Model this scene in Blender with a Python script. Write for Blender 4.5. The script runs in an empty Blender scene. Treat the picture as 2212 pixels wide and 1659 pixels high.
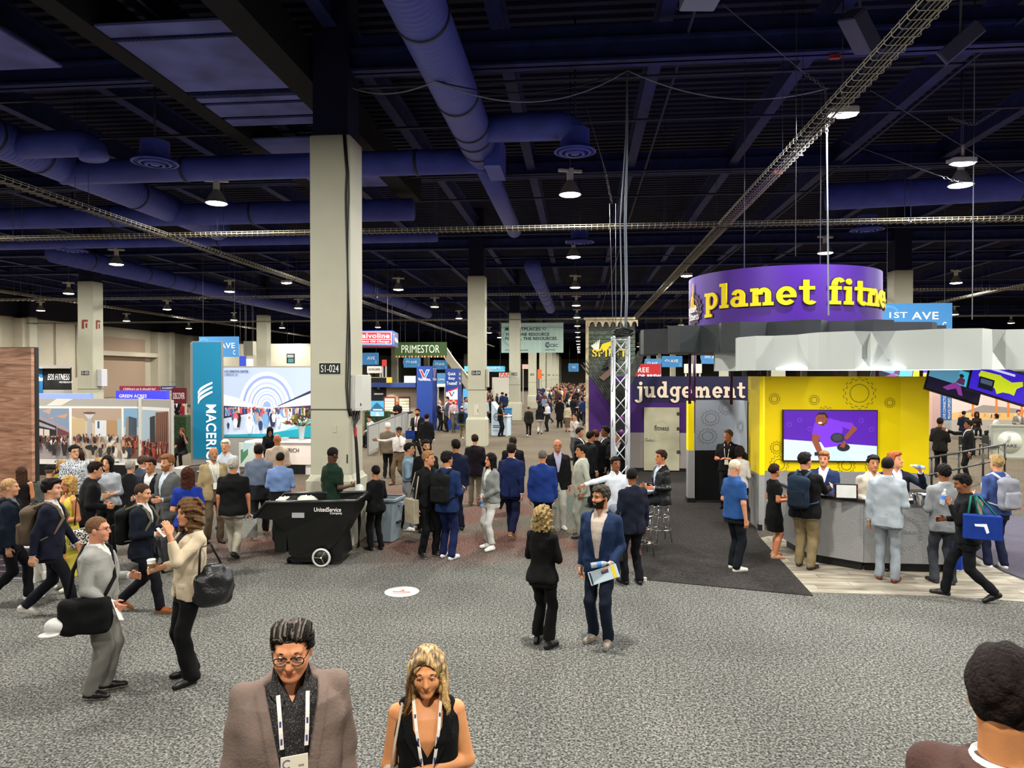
import bpy, math, random
import numpy as np
from math import sin, cos, pi, radians, atan
from mathutils import Vector, Matrix

SC = bpy.context.scene
COL = SC.collection
random.seed(7)
RNG = np.random.default_rng(7)

# ------------------------------------------------------------------ camera
F_PX, CX, CY = 1533.0, 1106.0, 829.5
CAM_H = 3.1
YAW = radians(5.48)
PITCH = -atan(17.5 / F_PX)
_fw = Vector((-sin(YAW) * cos(PITCH), cos(YAW) * cos(PITCH), sin(PITCH)))
_rt = Vector((cos(YAW), sin(YAW), 0))
_up = _rt.cross(_fw)
CAM = Vector((0, 0, CAM_H))
cd = bpy.data.cameras.new('camera')
cd.sensor_fit = 'HORIZONTAL'; cd.sensor_width = 36.0
cd.lens = 36.0 * F_PX / 2212.0
cd.clip_start = 0.05; cd.clip_end = 600
camo = bpy.data.objects.new('camera', cd)
COL.objects.link(camo)
camo.location = CAM
camo.rotation_euler = (pi / 2 + PITCH, 0, YAW)
SC.camera = camo

# ------------------------------------------------------------------ world, exposure
w = bpy.data.worlds.new('world'); SC.world = w; w.use_nodes = True
bg = w.node_tree.nodes['Background']
bg.inputs[0].default_value = (0.55, 0.62, 0.85, 1); bg.inputs[1].default_value = 0.03
SC.view_settings.view_transform = 'Standard'
SC.view_settings.look = 'None'
SC.view_settings.gamma = 1.0
SC.view_settings.use_curve_mapping = False
SC.view_settings.exposure = 0.15
try:
 SC.cycles.use_denoising = True
 SC.cycles.max_bounces = 4
 SC.cycles.diffuse_bounces = 2
 SC.cycles.glossy_bounces = 2
 SC.cycles.adaptive_threshold = 0.03
 SC.cycles.transparent_max_bounces = 6
except Exception:
 pass
LAMP_W = 330.0      # watts of each high bay lamp in the hall
SPOT_W = 240.0      # watts of each booth spotlight

# pixel helpers (pixel gives a direction; distance comes from ground, wall or height)
def ray(px, py): return _fw + _rt * ((px - CX) / F_PX) + _up * ((CY - py) / F_PX)
def G(px, py, z=0.0):
 r = ray(px, py); return CAM + r * ((z - CAM_H) / r.z)
def YP(px, py, Y):
 r = ray(px, py); return CAM + r * (Y / r.y)
def XPl(px, py, X):
 r = ray(px, py); return CAM + r * (X / r.x)
def depth(p): return (Vector(p) - CAM).dot(_fw)

# ------------------------------------------------------------------ materials
_M = {}
def srgb(c):
 if isinstance(c, str):
  c = c.lstrip('#'); c = tuple(int(c[i:i + 2], 16) / 255 for i in (0, 2, 4))
 return tuple(((x / 12.92) if x <= 0.04045 else ((x + 0.055) / 1.055) ** 2.4) for x in c)
def mat(name, col, rough=0.6, metal=0.0, bump=None, var=None, emit=0.0, spec=0.4, alpha=1.0, trans=0.0, coords='Object'):
 """plain principled material; bump=(scale,strength), var=(scale,amount) darkens and lightens the colour by noise"""
 if name in _M: return _M[name]
 m = bpy.data.materials.new(name); m.use_nodes = True
 nt = m.node_tree; b = nt.nodes['Principled BSDF']
 c = srgb(col) if isinstance(col, str) else col
 b.inputs['Base Color'].default_value = (*c, 1)
 b.inputs['Roughness'].default_value = rough
 b.inputs['Metallic'].default_value = metal
 b.inputs['Specular IOR Level'].default_value = spec
 if alpha < 1: b.inputs['Alpha'].default_value = alpha
 if trans > 0: b.inputs['Transmission Weight'].default_value = trans
 if emit > 0:
  b.inputs['Emission Color'].default_value = (*c, 1)
  b.inputs['Emission Strength'].default_value = emit
  m.cycles.emission_sampling = 'NONE'      # every lamp carries its own light
 tc = None
 if bump or var:
  tc = nt.nodes.new('ShaderNodeTexCoord')
 if var:
  n = nt.nodes.new('ShaderNodeTexNoise'); n.inputs['Scale'].default_value = var[0]; n.inputs['Detail'].default_value = 2
  nt.links.new(tc.outputs[coords], n.inputs['Vector'])
  r = nt.nodes.new('ShaderNodeValToRGB')
  a = var[1]
  r.color_ramp.elements[0].position = 0.3; r.color_ramp.elements[1].position = 0.7
  r.color_ramp.elements[0].color = (*[x * (1 - a) for x in c], 1)
  r.color_ramp.elements[1].color = (*[min(1, x * (1 + a)) for x in c], 1)
  nt.links.new(n.outputs[0], r.inputs[0]); nt.links.new(r.outputs[0], b.inputs['Base Color'])
  if emit > 0: nt.links.new(r.outputs[0], b.inputs['Emission Color'])
 if bump:
  n = nt.nodes.new('ShaderNodeTexNoise'); n.inputs['Scale'].default_value = bump[0]; n.inputs['Detail'].default_value = 2
  nt.links.new(tc.outputs[coords], n.inputs['Vector'])
  bp = nt.nodes.new('ShaderNodeBump'); bp.inputs['Strength'].default_value = bump[1]; bp.inputs['Distance'].default_value = 0.02
  nt.links.new(n.outputs[0], bp.inputs['Height']); nt.links.new(bp.outputs[0], b.inputs['Normal'])
 _M[name] = m
 return m
def cloth(c, rough=0.85, amount=0.10):
 k = srgb(c); f = 0.72 if sum(k) < 1.2 else 0.78
 return mat('cloth_' + c.lstrip('#'), tuple(x * f for x in k), rough, bump=(70, 0.22), var=(9, amount), spec=0.2)
def skin(c): return mat('skin_' + c.lstrip('#'), c, 0.5, var=(14, 0.08), bump=(160, 0.05), spec=0.35)
def hairm(c): return mat('hair_' + c.lstrip('#'), c, 0.7, var=(55, 0.35), bump=(90, 0.5), spec=0.12)
def paint(c, rough=0.6, **k): return mat('paint_' + c.lstrip('#') + ('_e%g' % k['emit'] if 'emit' in k else ''), c, rough, **k)

# ------------------------------------------------------------------ objects
def tag(o, label=None, cat=None, group=None, kind=None):
 if label: o['label'] = label
 if cat: o['category'] = cat
 if group: o['group'] = group
 if kind: o['kind'] = kind
 return o
def empty(name, loc=(0, 0, 0), rz=0, label=None, cat=None, group=None, kind=None):
 o = bpy.data.objects.new(name, None); COL.objects.link(o)
 o.location = loc; o.rotation_euler = (0, 0, rz); o.empty_display_size = 0.1
 return tag(o, label, cat, group, kind)
def link(name, me, parent=None, loc=None, rz=None):
 o = bpy.data.objects.new(name, me); COL.objects.link(o)
 if parent is not None: o.parent = parent
 if loc is not None: o.location = loc
 if rz is not None: o.rotation_euler = (0, 0, rz)
 return o
def copy_tree(o, parent=None):
 c = o.copy(); COL.objects.link(c)
 if parent is not None: c.parent = parent
 for ch in list(o.children): copy_tree(ch, c)
 return c

class MB:
 """collects simple solids; build() links them as ONE mesh object"""
 def __init__(s): s.v = []; s.f = []; s.mi = []; s.cur = 0; s.sm = []; s.smooth = False
 def add(s, vs, fs, smooth=None):
  o = len(s.v); s.v += [tuple(v) for v in vs]
  for f in fs:
   s.f.append(tuple(i + o for i in f)); s.mi.append(s.cur); s.sm.append(s.smooth if smooth is None else smooth)
  return s
 def box(s, x0, x1, y0, y1, z0, z1):
  v = [(x0, y0, z0), (x1, y0, z0), (x1, y1, z0), (x0, y1, z0), (x0, y0, z1), (x1, y0, z1), (x1, y1, z1), (x0, y1, z1)]
  return s.add(v, [(0, 3, 2, 1), (4, 5, 6, 7), (0, 1, 5, 4), (1, 2, 6, 5), (2, 3, 7, 6), (3, 0, 4, 7)], False)
 def cbox(s, x0, x1, y0, y1, z0, z1, c=0.01):
  """box with chamfered vertical and top edges"""
  p = [(x0 + c, y0), (x1 - c, y0), (x1, y0 + c), (x1, y1 - c), (x1 - c, y1), (x0 + c, y1), (x0, y1 - c), (x0, y0 + c)]
  q = [(x0 + 2 * c, y0 + c), (x1 - 2 * c, y0 + c), (x1 - c, y0 + 2 * c), (x1 - c, y1 - 2 * c), (x1 - 2 * c, y1 - c), (x0 + 2 * c, y1 - c), (x0 + c, y1 - 2 * c), (x0 + c, y0 + 2 * c)]
  return s.loft([[(*a, z0) for a in p], [(*a, z1 - c) for a in p], [(*a, z1) for a in q]], caps=True, smooth=False)
 def loft(s, rings, caps=True, smooth=True, close=True):
  n = len(rings[0]); vs = [v for r in rings for v in r]; fs = []
  for i in range(len(rings) - 1):
   for j in range(n if close else n - 1):
    a = i * n + j; b = i * n + (j + 1) % n
    fs.append((a, b, b + n, a + n))
  if caps and close:
   fs.append(tuple(range(n - 1, -1, -1))); k = (len(rings) - 1) * n
   fs.append(tuple(range(k, k + n)))
  return s.add(vs, fs, smooth)
 def cyl(s, p, q, r0, r1=None, n=12, caps=True, smooth=True):
  p = Vector(p); q = Vector(q); r1 = r0 if r1 is None else r1
  d = (q - p).normalized(); a = d.orthogonal().normalized(); b = d.cross(a)
  R = lambda c, r: [c + a * (r * cos(2 * pi * i / n)) + b * (r * sin(2 * pi * i / n)) for i in range(n)]
  return s.loft([R(p, r0), R(q, r1)], caps, smooth)
 def tube(s, pts, r, n=8, caps=True, closed=False):
  pts = [Vector(p) for p in pts]; rings = []; N = len(pts); a = None
  for i, p in enumerate(pts):
   if closed: d = (pts[(i + 1) % N] - pts[i - 1]).normalized()
   else: d = (pts[min(i + 1, N - 1)] - pts[max(i - 1, 0)]).normalized()
   if a is None: a = d.orthogonal().normalized()
   else:
    a = (a - d * a.dot(d)); a = a.normalized() if a.length > 1e-6 else d.orthogonal().normalized()
   b = d.cross(a); rr = r[i] if isinstance(r, (list, tuple)) else r
   rings.append([p + a * (rr * cos(2 * pi * j / n)) + b * (rr * sin(2 * pi * j / n)) for j in range(n)])
  if closed: rings.append(rings[0]); caps = False
  return s.loft(rings, caps, True)
 def lathe(s, prof, n=24, c=(0, 0, 0), caps=False):
  rings = [[(c[0] + r * cos(2 * pi * i / n), c[1] + r * sin(2 * pi * i / n), c[2] + z) for i in range(n)] for r, z in prof]
  return s.loft(rings, caps, True)
 def prism(s, poly, h, axis='y', o=0.0):
  """polygon in the xz plane (axis y) or xy plane (axis z), extruded from o to o+h"""
  n = len(poly)
  if axis == 'y': V = [(x, o, z) for x, z in poly] + [(x, o + h, z) for x, z in poly]
  elif axis == 'z': V = [(x, y, o) for x, y in poly] + [(x, y, o + h) for x, y in poly]
  else: V = [(o, y, z) for y, z in poly] + [(o + h, y, z) for y, z in poly]
  fs = [tuple(range(n)), tuple(range(2 * n - 1, n - 1, -1))] + [(i, i + n, (i + 1) % n + n, (i + 1) % n) for i in range(n)]
  return s.add(V, fs, False)
 def sphere(s, c, r, n=12, m=8, sc=(1, 1, 1)):
  prof = [[(c[0] + r * sc[0] * sin(pi * j / m) * cos(2 * pi * i / n), c[1] + r * sc[1] * sin(pi * j / m) * sin(2 * pi * i / n), c[2] - r * sc[2] * cos(pi * j / m)) for i in range(n)] for j in range(1, m)]
  s.loft(prof, False, True)
  o = len(s.v) - len(prof) * n
  s.v.append((c[0], c[1], c[2] - r * sc[2])); s.v.append((c[0], c[1], c[2] + r * sc[2])); k = len(s.v)
  for i in range(n):
   s.f.append((k - 2, o + (i + 1) % n, o + i)); s.mi.append(s.cur); s.sm.append(True)
   t = o + (m - 2) * n
   s.f.append((k - 1, t + i, t + (i + 1) % n)); s.mi.append(s.cur); s.sm.append(True)
  return s
 def xform(s, M):
  s.v = [tuple(M @ Vector(v)) for v in s.v]; return s
 def mesh(s, name, mats):
  me = bpy.data.meshes.new(name); me.from_pydata(s.v, [], s.f)
  for m in (mats if isinstance(mats, (list, tuple)) else [mats]): me.materials.append(m)
  me.polygons.foreach_set('material_index', s.mi); me.polygons.foreach_set('use_smooth', s.sm)
  me.update(); return me
 def build(s, name, mats, parent=None, loc=None, rz=None):
  return link(name, s.mesh(name, mats), parent, loc, rz)

def area(name, loc, size, power, col=(1, 1, 1), rot=(0, 0, 0), parent=None, spread=pi):
 l = bpy.data.lights.new(name, 'AREA'); l.shape = 'DISK'; l.size = size; l.energy = power; l.color = col; l.spread = spread
 o = bpy.data.objects.new(name, l); COL.objects.link(o); o.location = loc; o.rotation_euler = rot
 if parent is not None: o.parent = parent
 return o
def spot(name, loc, target, power, angle=50, blend=0.5, col=(1, 1, 1), r=0.05, parent=None):
 l = bpy.data.lights.new(name, 'SPOT'); l.energy = power; l.spot_size = radians(angle); l.spot_blend = blend; l.color = col; l.shadow_soft_size = r
 o = bpy.data.objects.new(name, l); COL.objects.link(o); o.location = loc
 d = (Vector(target) - Vector(loc)); o.rotation_euler = d.to_track_quat('-Z', 'Y').to_euler()
 return o

# ------------------------------------------------------------------ lettering (built-in font turned into meshes)
_T = {}
def make_texts(keys):
 """keys: (string, bold offset, shear, extrude). meshes are 1 unit high, left aligned on the baseline"""
 objs = []
 for k in keys:
  c = bpy.data.curves.new('lettering', 'FONT'); c.body = k[0]; c.size = 1.0
  c.offset = k[1]; c.shear = k[2]; c.extrude = k[3]; c.resolution_u = 3
  c.align_x = 'LEFT'; c.space_character = 1.0 + k[1] * 5; o = bpy.data.objects.new('lettering', c); COL.objects.link(o); objs.append((k, o))
 bpy.context.view_layer.update()
 dg = bpy.context.evaluated_depsgraph_get()
 for k, o in objs:
  me = bpy.data.meshes.new_from_object(o.evaluated_get(dg))
  xs = [v.co.x for v in me.vertices] or [0]; ys = [v.co.y for v in me.vertices] or [0]
  _T[k] = (me, min(xs), max(xs), min(ys), max(ys))
 for k, o in objs:
  c = o.data; bpy.data.objects.remove(o); bpy.data.curves.remove(c)
_TQ = []
def text(s, m, parent, loc, w=None, h=None, rot=(pi / 2, 0, 0), bold=0.0, shear=0.0, ext=0.004, name='lettering', center=False):
 bold *= 0.5
 """queue a word; w/h = size of the word's box in metres, loc = lower left corner (or centre)"""
 _TQ.append((s, m, parent, loc, w, h, rot, bold, shear, ext, name, center))
def flush_texts():
 make_texts(sorted(set((t[0], t[7], t[8], 0.02) for t in _TQ)))
 for s, m, parent, loc, w, h, rot, bold, shear, ext, name, center in _TQ:
  me0, x0, x1, y0, y1 = _T[(s, bold, shear, 0.02)]
  me = me0.copy(); me.materials.clear(); me.materials.append(m)
  sx = (w / max(x1 - x0, 1e-6)) if w else None; sy = (h / max(y1 - y0, 1e-6)) if h else None
  sx = sx or sy; sy = sy or sx
  ox, oy = (x0, y0) if not center else ((x0 + x1) / 2, (y0 + y1) / 2)
  me.transform(Matrix.Diagonal((sx, sy, ext / 0.02, 1)) @ Matrix.Translation((-ox, -oy, 0)))
  o = link(name, me, parent); o.location = loc; o.rotation_euler = rot
# ================================================================== SETTING
def floor_mat():
 m = bpy.data.materials.new('hall_carpet'); m.use_nodes = True; nt = m.node_tree; L = nt.links; N = nt.nodes
 b = N['Principled BSDF']; b.inputs['Roughness'].default_value = 0.95; b.inputs['Specular IOR Level'].default_value = 0.1
 tc = N.new('ShaderNodeTexCoord')
 def noise(sc, det=3, dist=0.0):
  n = N.new('ShaderNodeTexNoise'); n.inputs['Scale'].default_value = sc; n.inputs['Detail'].default_value = det; n.inputs['Distortion'].default_value = dist
  L.new(tc.outputs['Object'], n.inputs['Vector']); return n
 def ramp(src, stops):
  r = N.new('ShaderNodeValToRGB'); e = r.color_ramp.elements
  while len(e) < len(stops): e.new(0.5)
  for i, (p, c) in enumerate(stops): e[i].position = p; e[i].color = (*srgb(c), 1)
  L.new(src, r.inputs[0]); return r
 def mix(a, bb, fac, mode='MIX'):
  x = N.new('ShaderNodeMix'); x.data_type = 'RGBA'; x.blend_type = mode
  if isinstance(fac, float): x.inputs[0].default_value = fac
  else: L.new(fac, x.inputs[0])
  L.new(a, x.inputs[6]); L.new(bb, x.inputs[7]); return x.outputs[2]
 # two carpets: grey in the front aisle, a mottled red-brown and teal one further in, then tan
 big = noise(0.33, 2, 1.2)
 low = noise(0.45, 2)
 grey = ramp(low.outputs[0], [(0.3, '#82817c'), (0.7, '#989791')])
 mot = ramp(big.outputs[0], [(0.30, '#667169'), (0.44, '#83796c'), (0.56, '#8c675c'), (0.7, '#7c655c')])
 tan = ramp(low.outputs[0], [(0.3, '#857868'), (0.7, '#978974')])
 sep = N.new('ShaderNodeSeparateXYZ'); L.new(tc.outputs['Object'], sep.inputs[0])
 def step(src, a, c, wob):
  ad = N.new('ShaderNodeMath'); ad.operation = 'MULTIPLY_ADD'; L.new(wob.outputs[0], ad.inputs[0]); ad.inputs[1].default_value = 3.0; L.new(src, ad.inputs[2])
  mr = N.new('ShaderNodeMapRange'); mr.inputs[1].default_value = a + 1.5; mr.inputs[2].default_value = c + 1.5; L.new(ad.outputs[0], mr.inputs[0]); return mr.outputs[0]
 c1 = mix(grey.outputs[0], mot.outputs[0], step(sep.outputs[1], 10.8, 12.6, low))
 c2 = mix(c1, tan.outputs[0], step(sep.outputs[1], 17.5, 21.0, low))
 fine = noise(50, 2); fine2 = noise(26, 1)
 sp = ramp(fine.outputs[0], [(0.38, '#383838'), (0.48, '#b4b4b4'), (0.60, '#ffffff')])
 sp2 = ramp(fine2.outputs[0], [(0.35, '#a0a0a0'), (0.65, '#ffffff')])
 c3 = mix(c2, sp.outputs[0], 0.85, 'MULTIPLY'); c4 = mix(c3, sp2.outputs[0], 0.8, 'MULTIPLY')
 L.new(c4, b.inputs['Base Color'])
 bp = N.new('ShaderNodeBump'); bp.inputs['Strength'].default_value = 0.7; bp.inputs['Distance'].default_value = 0.02
 L.new(fine.outputs[0], bp.inputs['Height']); L.new(bp.outputs[0], b.inputs['Normal'])
 return m
def carpet(name, c, sc=60, amt=0.5):
 return mat(name, c, 0.95, bump=(sc, 0.6), var=(sc, amt), spec=0.1)
FLOOR_Y1 = 185
MB().box(-60, 60, -14, FLOOR_Y1, -0.2, 0).build('floor', floor_mat())['kind'] = 'structure'

NAVY = mat('ceiling_paint', (0.0028, 0.0042, 0.032), 0.8, var=(0.8, 0.3))
BEAM = mat('beam_paint', (0.014, 0.020, 0.11), 0.75, var=(3, 0.35), bump=(40, 0.2))
# corrugated roof deck: folded sheet, ribs along x
mb = MB(); vs = []; y = -14.0; i = 0
prof = []
while y < 75:
 prof += [(y, 10.5), (y + 0.14, 10.5), (y + 0.17, 10.58), (y + 0.31, 10.58)]; y += 0.34
prof += [(FLOOR_Y1, 10.5)]
V = [(-60, a, z) for a, z in prof] + [(60, a, z) for a, z in prof]; n = len(prof)
mb.add(V, [(k, k + 1, k + 1 + n, k + n) for k in range(n - 1)])
mb.build('ceiling', NAVY)['kind'] = 'structure'
GR = [12.65 + 0.38 + 18.4 * k for k in range(10)]
GX = [-4.57 - 18.4 * 2, -4.57 - 18.4, -4.57, -4.57 + 18.0, -4.57 + 36.4]
frame = empty('trim_ceiling_steel'); frame['kind'] = 'structure'
for k, yy in enumerate([GR[0] - 18.4 + 9.2 * j for j in range(14)]):
 if yy < -8: continue
 big = (k % 2 == 0)
 mb = MB(); z0 = 8.75 if k % 2 == 0 else 9.3
 mb.box(-60, 60, yy - 0.16, yy + 0.16, z0, z0 + 0.05); mb.box(-60, 60, yy - 0.03, yy + 0.03, z0, z0 + 0.7); mb.box(-60, 60, yy - 0.16, yy + 0.16, z0 + 0.36, z0 + 0.42)
 mb.build('girder', BEAM, frame)
for j in range(-14, 11):
 xx = -4.57 + 3.05 * j
 mb = MB(); mb.box(xx - 0.13, xx + 0.13, -12, 100, 9.5, 9.54); mb.box(xx - 0.02, xx + 0.02, -12, 100, 9.54, 10.0); mb.box(xx - 0.13, xx + 0.13, -12, 100, 10.0, 10.04)
 mb.build('joist', BEAM, frame)
PIPE = mat('pipe_paint', (0.02, 0.024, 0.06), 0.5)
for yy, zz in ((14.6, 9.15), (17.2, 9.2), (20.4, 8.9), (24.0, 9.1), (29.5, 9.0), (36, 9.1), (46, 9)):
 MB().cyl((-58, yy, zz), (58, yy, zz), 0.035, n=8).build('pipe', PIPE, frame)
for xx, zz in ((-6.9, 9.0), (1.9, 9.2), (7.4, 9.1), (-17.5, 9.0)):
 MB().cyl((xx, 2, zz), (xx, 70, zz), 0.03, n=8).build('pipe', PIPE, frame)
# pale soffit panels above the left aisle, the frames between them dark
PAN = mat('soffit_panel_paint', (0.105, 0.12, 0.40), 0.7, var=(1.2, 0.35))
sof = empty('trim_soffit'); sof['kind'] = 'structure'
for (y0, y1) in ((10.55, 10.95), (11.08, 13.15), (13.5, 13.72), (13.86, 14.5), (14.66, 15.05), (15.95, 17.4), (18.3, 20.2)):
 MB().box(-7.62, -5.52, y0, y1, 8.60, 8.64).build('soffit_panel', PAN, sof)
MB().box(-12.0, -9.2, 8.0, 11.9, 8.60, 8.64).build('soffit_panel', PAN, sof)
mb = MB(); mb.box(-8.0, -7.62, 7, 22, 8.58, 9.3); mb.box(-5.52, -4.98, 7, 22, 8.58, 9.3); mb.build('soffit_frame', mat('soffit_black', (.002, .002, .006), .9), sof)
mb = MB()
for y in (11.0, 13.3):
 for k in range(46): mb.box(-7.6 + k * 0.045, -7.575 + k * 0.045, y - .04, y + .04, 8.57, 8.60)
 mb.box(-7.7, -5.45, y - .06, y + .06, 8.60, 8.66)
mb.build('soffit_rack', BEAM, sof)

# ---- walls
WALLM = mat('wall_paint', '#aea694', 0.8, var=(0.6, 0.06))
WDARK = mat('wall_dark', (0.012, 0.013, 0.025), 0.9)
WBR = mat('wall_brown', '#9a8470', 0.8)
wl = empty('wall_left'); wl['kind'] = 'structure'
MB().box(-43, -42, 10, FLOOR_Y1, 0, 7.5).build('wall_face', WALLM, wl)
MB().box(-43, -41.9, 10, FLOOR_Y1, 7.5, 10.5).build('wall_upper', WDARK, wl)
for k, (y0, y1) in enumerate(((49, 50.2), (57, 58), (66, 68), (72, 72.6), (84, 86), (100, 102))):
 MB().box(-42, -41.2, y0, y1, 0, 7.4).build('pilaster', WALLM, wl)
MB().box(-42, -41.9, 59, 65, 1.2, 6.6).build('recess_panel', WBR, wl)
MB().box(-41.95, -41.2, 58, 66, 4.9, 5.3).build('door_head', WALLM, wl)
for yy in (53.2, 55.6, 70, 78): MB().cyl((-41.9, yy, 3), (-41.9, yy, 7.4), 0.04, n=6).build('conduit', paint('#8d8878'), wl)
wf = empty('wall_back'); wf['kind'] = 'structure'
MB().box(-60, 60, FLOOR_Y1, FLOOR_Y1 + 1, 0, 7.5).build('wall_face', WALLM, wf)
MB().box(-60, 60, FLOOR_Y1 - 0.1, FLOOR_Y1 + 1, 7.5, 10.5).build('wall_upper', WDARK, wf)
wr = empty('wall_right'); wr['kind'] = 'structure'
MB().box(49, 50, 10, FLOOR_Y1, 0, 6.0).build('wall_face', WALLM, wr)
MB().box(48.9, 50, 10, FLOOR_Y1, 6.0, 10.5).build('wall_upper', WDARK, wr)
# a slanted stair stringer far behind the green hanging sign
st = MB(); a = YP(963, 750, 62); c = YP(1012, 822, 62)
st.prism([(a.x, a.z), (c.x, c.z), (c.x, c.z - 1.0), (a.x - 0.2, a.z - 0.9)], 0.6, 'y', 62)
st.prism([(a.x - 0.3, a.z + 0.15), (c.x, c.z + 0.35), (c.x, c.z + 0.2), (a.x - 0.3, a.z)], 0.62, 'y', 61.99)
st.build('trim_stair', WALLM)['kind'] = 'structure'

# ---- columns
COLM = mat('column_paint', '#b0ad9a', 0.55, var=(1.5, 0.04), bump=(60, 0.04))
SEAM = mat('column_seam', '#55524a', 0.8)
PLATE = mat('column_plate', '#161a18', 0.5); PLW = paint('#cfd2c8'); PLE = paint('#e2e2dc')
def column(cx, cy, num=None, hw=0.38, marks=False):
 e = empty('trim_column', (cx, cy, 0)); e['kind'] = 'structure'
 MB().cbox(-hw, hw, -hw, hw, 1.2, 7.53, 0.03).build('shaft', COLM, e)
 B = hw + 0.075; mb = MB()
 sq = lambda r, z, c=0.04: [(-r + c, -r, z), (r - c, -r, z), (r, -r + c, z), (r, r - c, z), (r - c, r, z), (-r + c, r, z), (-r, r - c, z), (-r, -r + c, z)]
 mb.loft([sq(B, 0), sq(B, 1.17), sq(B - 0.03, 1.20), sq(hw + 0.005, 1.28)], True, False); mb.build('plinth', COLM, e)
 MB().box(-hw - 0.006, hw + 0.006, -hw - 0.006, hw + 0.006, 2.47, 2.495).build('seam', SEAM, e)
 MB().box(-hw + 0.05, hw - 0.05, -hw + 0.05, hw - 0.05, 7.53, 10.4).build('upper_shaft', NAVY, e)
 if num:
  y = -hw
  MB().box(-0.2, 0.2, y - 0.012, y, 3.135, 3.335).build('number_plate', PLATE, e)
  MB().box(-0.21, 0.21, y - 0.008, y, 3.125, 3.345).build('plate_rim', PLW, e)
  text(num, PLE, e, (0, y - 0.0125, 3.235), w=0.335, h=0.135, center=True, ext=0.002)
 return e
for i, cx in enumerate(GX):
 for k, cy in enumerate(GR):
  if k == 0 and i != 2: continue
  if cy > 175: continue
  num = {2: ['S1-024', 'S1-034', 'S1-044', 'S1-054', 'S1-064'], 1: [None, 'S1-035', None, None]}.get(i, [])
  c = column(cx, cy, num[k] if k < len(num) else ('S1-0%d4' % (k + 2) if i == 2 else None))
  if i == 1 and k == 1:     # red hose-cabinet marks on the left column
   RM = paint('#7a1c1a')
   for (s, ax) in ((0, 'y'), (1, 'x')):
    mb = MB(); P = [(-0.16, 5.3), (-0.05, 5.3), (-0.05, 5.62), (0.14, 5.62), (0.14, 5.72), (-0.12, 5.72), (-0.16, 5.66)]; Q = [(0.03, 5.34), (0.11, 5.34), (0.11, 5.56), (0.03, 5.56)]
    if s == 0: mb.prism(P, 0.01, 'y', -0.39); mb.prism(Q, 0.01, 'y', -0.39)
    else: mb.prism(P, 0.01, 'x', 0.38); mb.prism(Q, 0.01, 'x', 0.38)
    mb.build('hose_mark', RM, c)
   MB().cbox(0.385, 0.62, -0.12, 0.3, 2.62, 3.42, 0.02).build('electrical_box', paint('#c4c4cc'), c)
  if i == 2 and k == 1: # access hatch, switch on the second column
   MB().box(-0.1, 0.12, -0.39, -0.38, 1.35, 1.85).build('hatch', paint('#bdb8a8'), c)
   MB().box(0.06, 0.08, -0.395, -0.39, 1.5, 1.64).build('hatch_latch', PLATE, c)
   MB().cbox(0.385, 0.5, -0.2, 0.3, 2.6, 3.4, 0.02).build('electrical_box', COLM, c)
  if i == 2 and k == 0: C1 = c
# near column details: electrical box, cables, wall plate, slot
MB().cbox(0.385, 0.585, -0.34, 0.26, 2.46, 3.12, 0.015).build('electrical_box', mat('box_paint', '#c9c8c2', 0.4), C1)
MB().box(0.385, 0.592, -0.345, -0.335, 2.5, 3.08).build('box_door', mat('box_paint', '#c9c8c2', 0.4), C1)
MB().box(0.56, 0.575, -0.352, -0.344, 2.55, 2.6).build('box_lock', PLATE, C1)
MB().box(0.05, 0.12, -0.388, -0.38, 2.06, 2.2).build('switch_plate', COLM, C1)
MB().box(-0.16, 0.06, -0.384, -0.38, 1.32, 1.62).build('access_plate', COLM, C1)
MB().box(0.31, 0.33, -0.386, -0.38, 1.5, 1.66).build('slot', PLATE, C1)
CAB = mat('black_cable', '#0b0b0d', 0.5)
random.seed(3)
for k in range(3):
 x0 = 0.325 + 0.022 * k
 pts = [(x0 - 0.06, -0.395, 7.5), (x0, -0.4, 6.8)] + [(x0 + 0.02 * sin(z * 1.7 + k), -0.398, z) for z in np.arange(6.4, 2.7, -0.35)] + [(x0 + 0.01, -0.40, 2.5), (x0 + 0.05, -0.41, 2.36)]
 MB().tube(pts, 0.011, 6).build('cable', CAB, C1)
for k in range(9):
 a = random.uniform(0.42, 0.57)
 pts = [(a, -0.2 - 0.02 * k, 2.47), (a - 0.02, -0.3, 2.32), (0.46 + 0.004 * k, -0.44, 2.2), (0.50 + 0.006 * k, -0.47 - 0.004 * k, 1.9), (0.55 + 0.006 * k, -0.52, 1.2), (0.585 + 0.005 * k, -0.56, 0.45), (0.6, -0.56 - 0.01 * k, 0.015)]
 MB().tube(pts, 0.011, 6).build('cable', CAB, C1)
MB().box(0.50, 0.53, -0.50, -0.46, 2.0, 2.16).build('red_tag', paint('#b3202a'), C1)

# ---- ducts
DUCT = mat('duct_paint', (0.068, 0.092, 0.48), 0.55, var=(2, 0.15))
def duct_mat():
 m = bpy.data.materials.new('spiral_duct_paint'); m.use_nodes = True; nt = m.node_tree; b = nt.nodes['Principled BSDF']
 b.inputs['Base Color'].default_value = (0.068, 0.092, 0.48, 1); b.inputs['Roughness'].default_value = 0.55
 tc = nt.nodes.new('ShaderNodeTexCoord'); wv = nt.nodes.new('ShaderNodeTexWave'); wv.bands_direction = 'Y'; wv.inputs['Scale'].default_value = 2.4; wv.inputs['Distortion'].default_value = 0.3
 nt.links.new(tc.outputs['Object'], wv.inputs[0]); bp = nt.nodes.new('ShaderNodeBump'); bp.inputs['Strength'].default_value = 0.5; bp.inputs['Distance'].default_value = 0.03
 nt.links.new(wv.outputs[1], bp.inputs['Height']); nt.links.new(bp.outputs[0], b.inputs['Normal']); return m
DUCTS = duct_mat(); RIM = mat('duct_collar', (0.02, 0.02, 0.05), 0.5)
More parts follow.
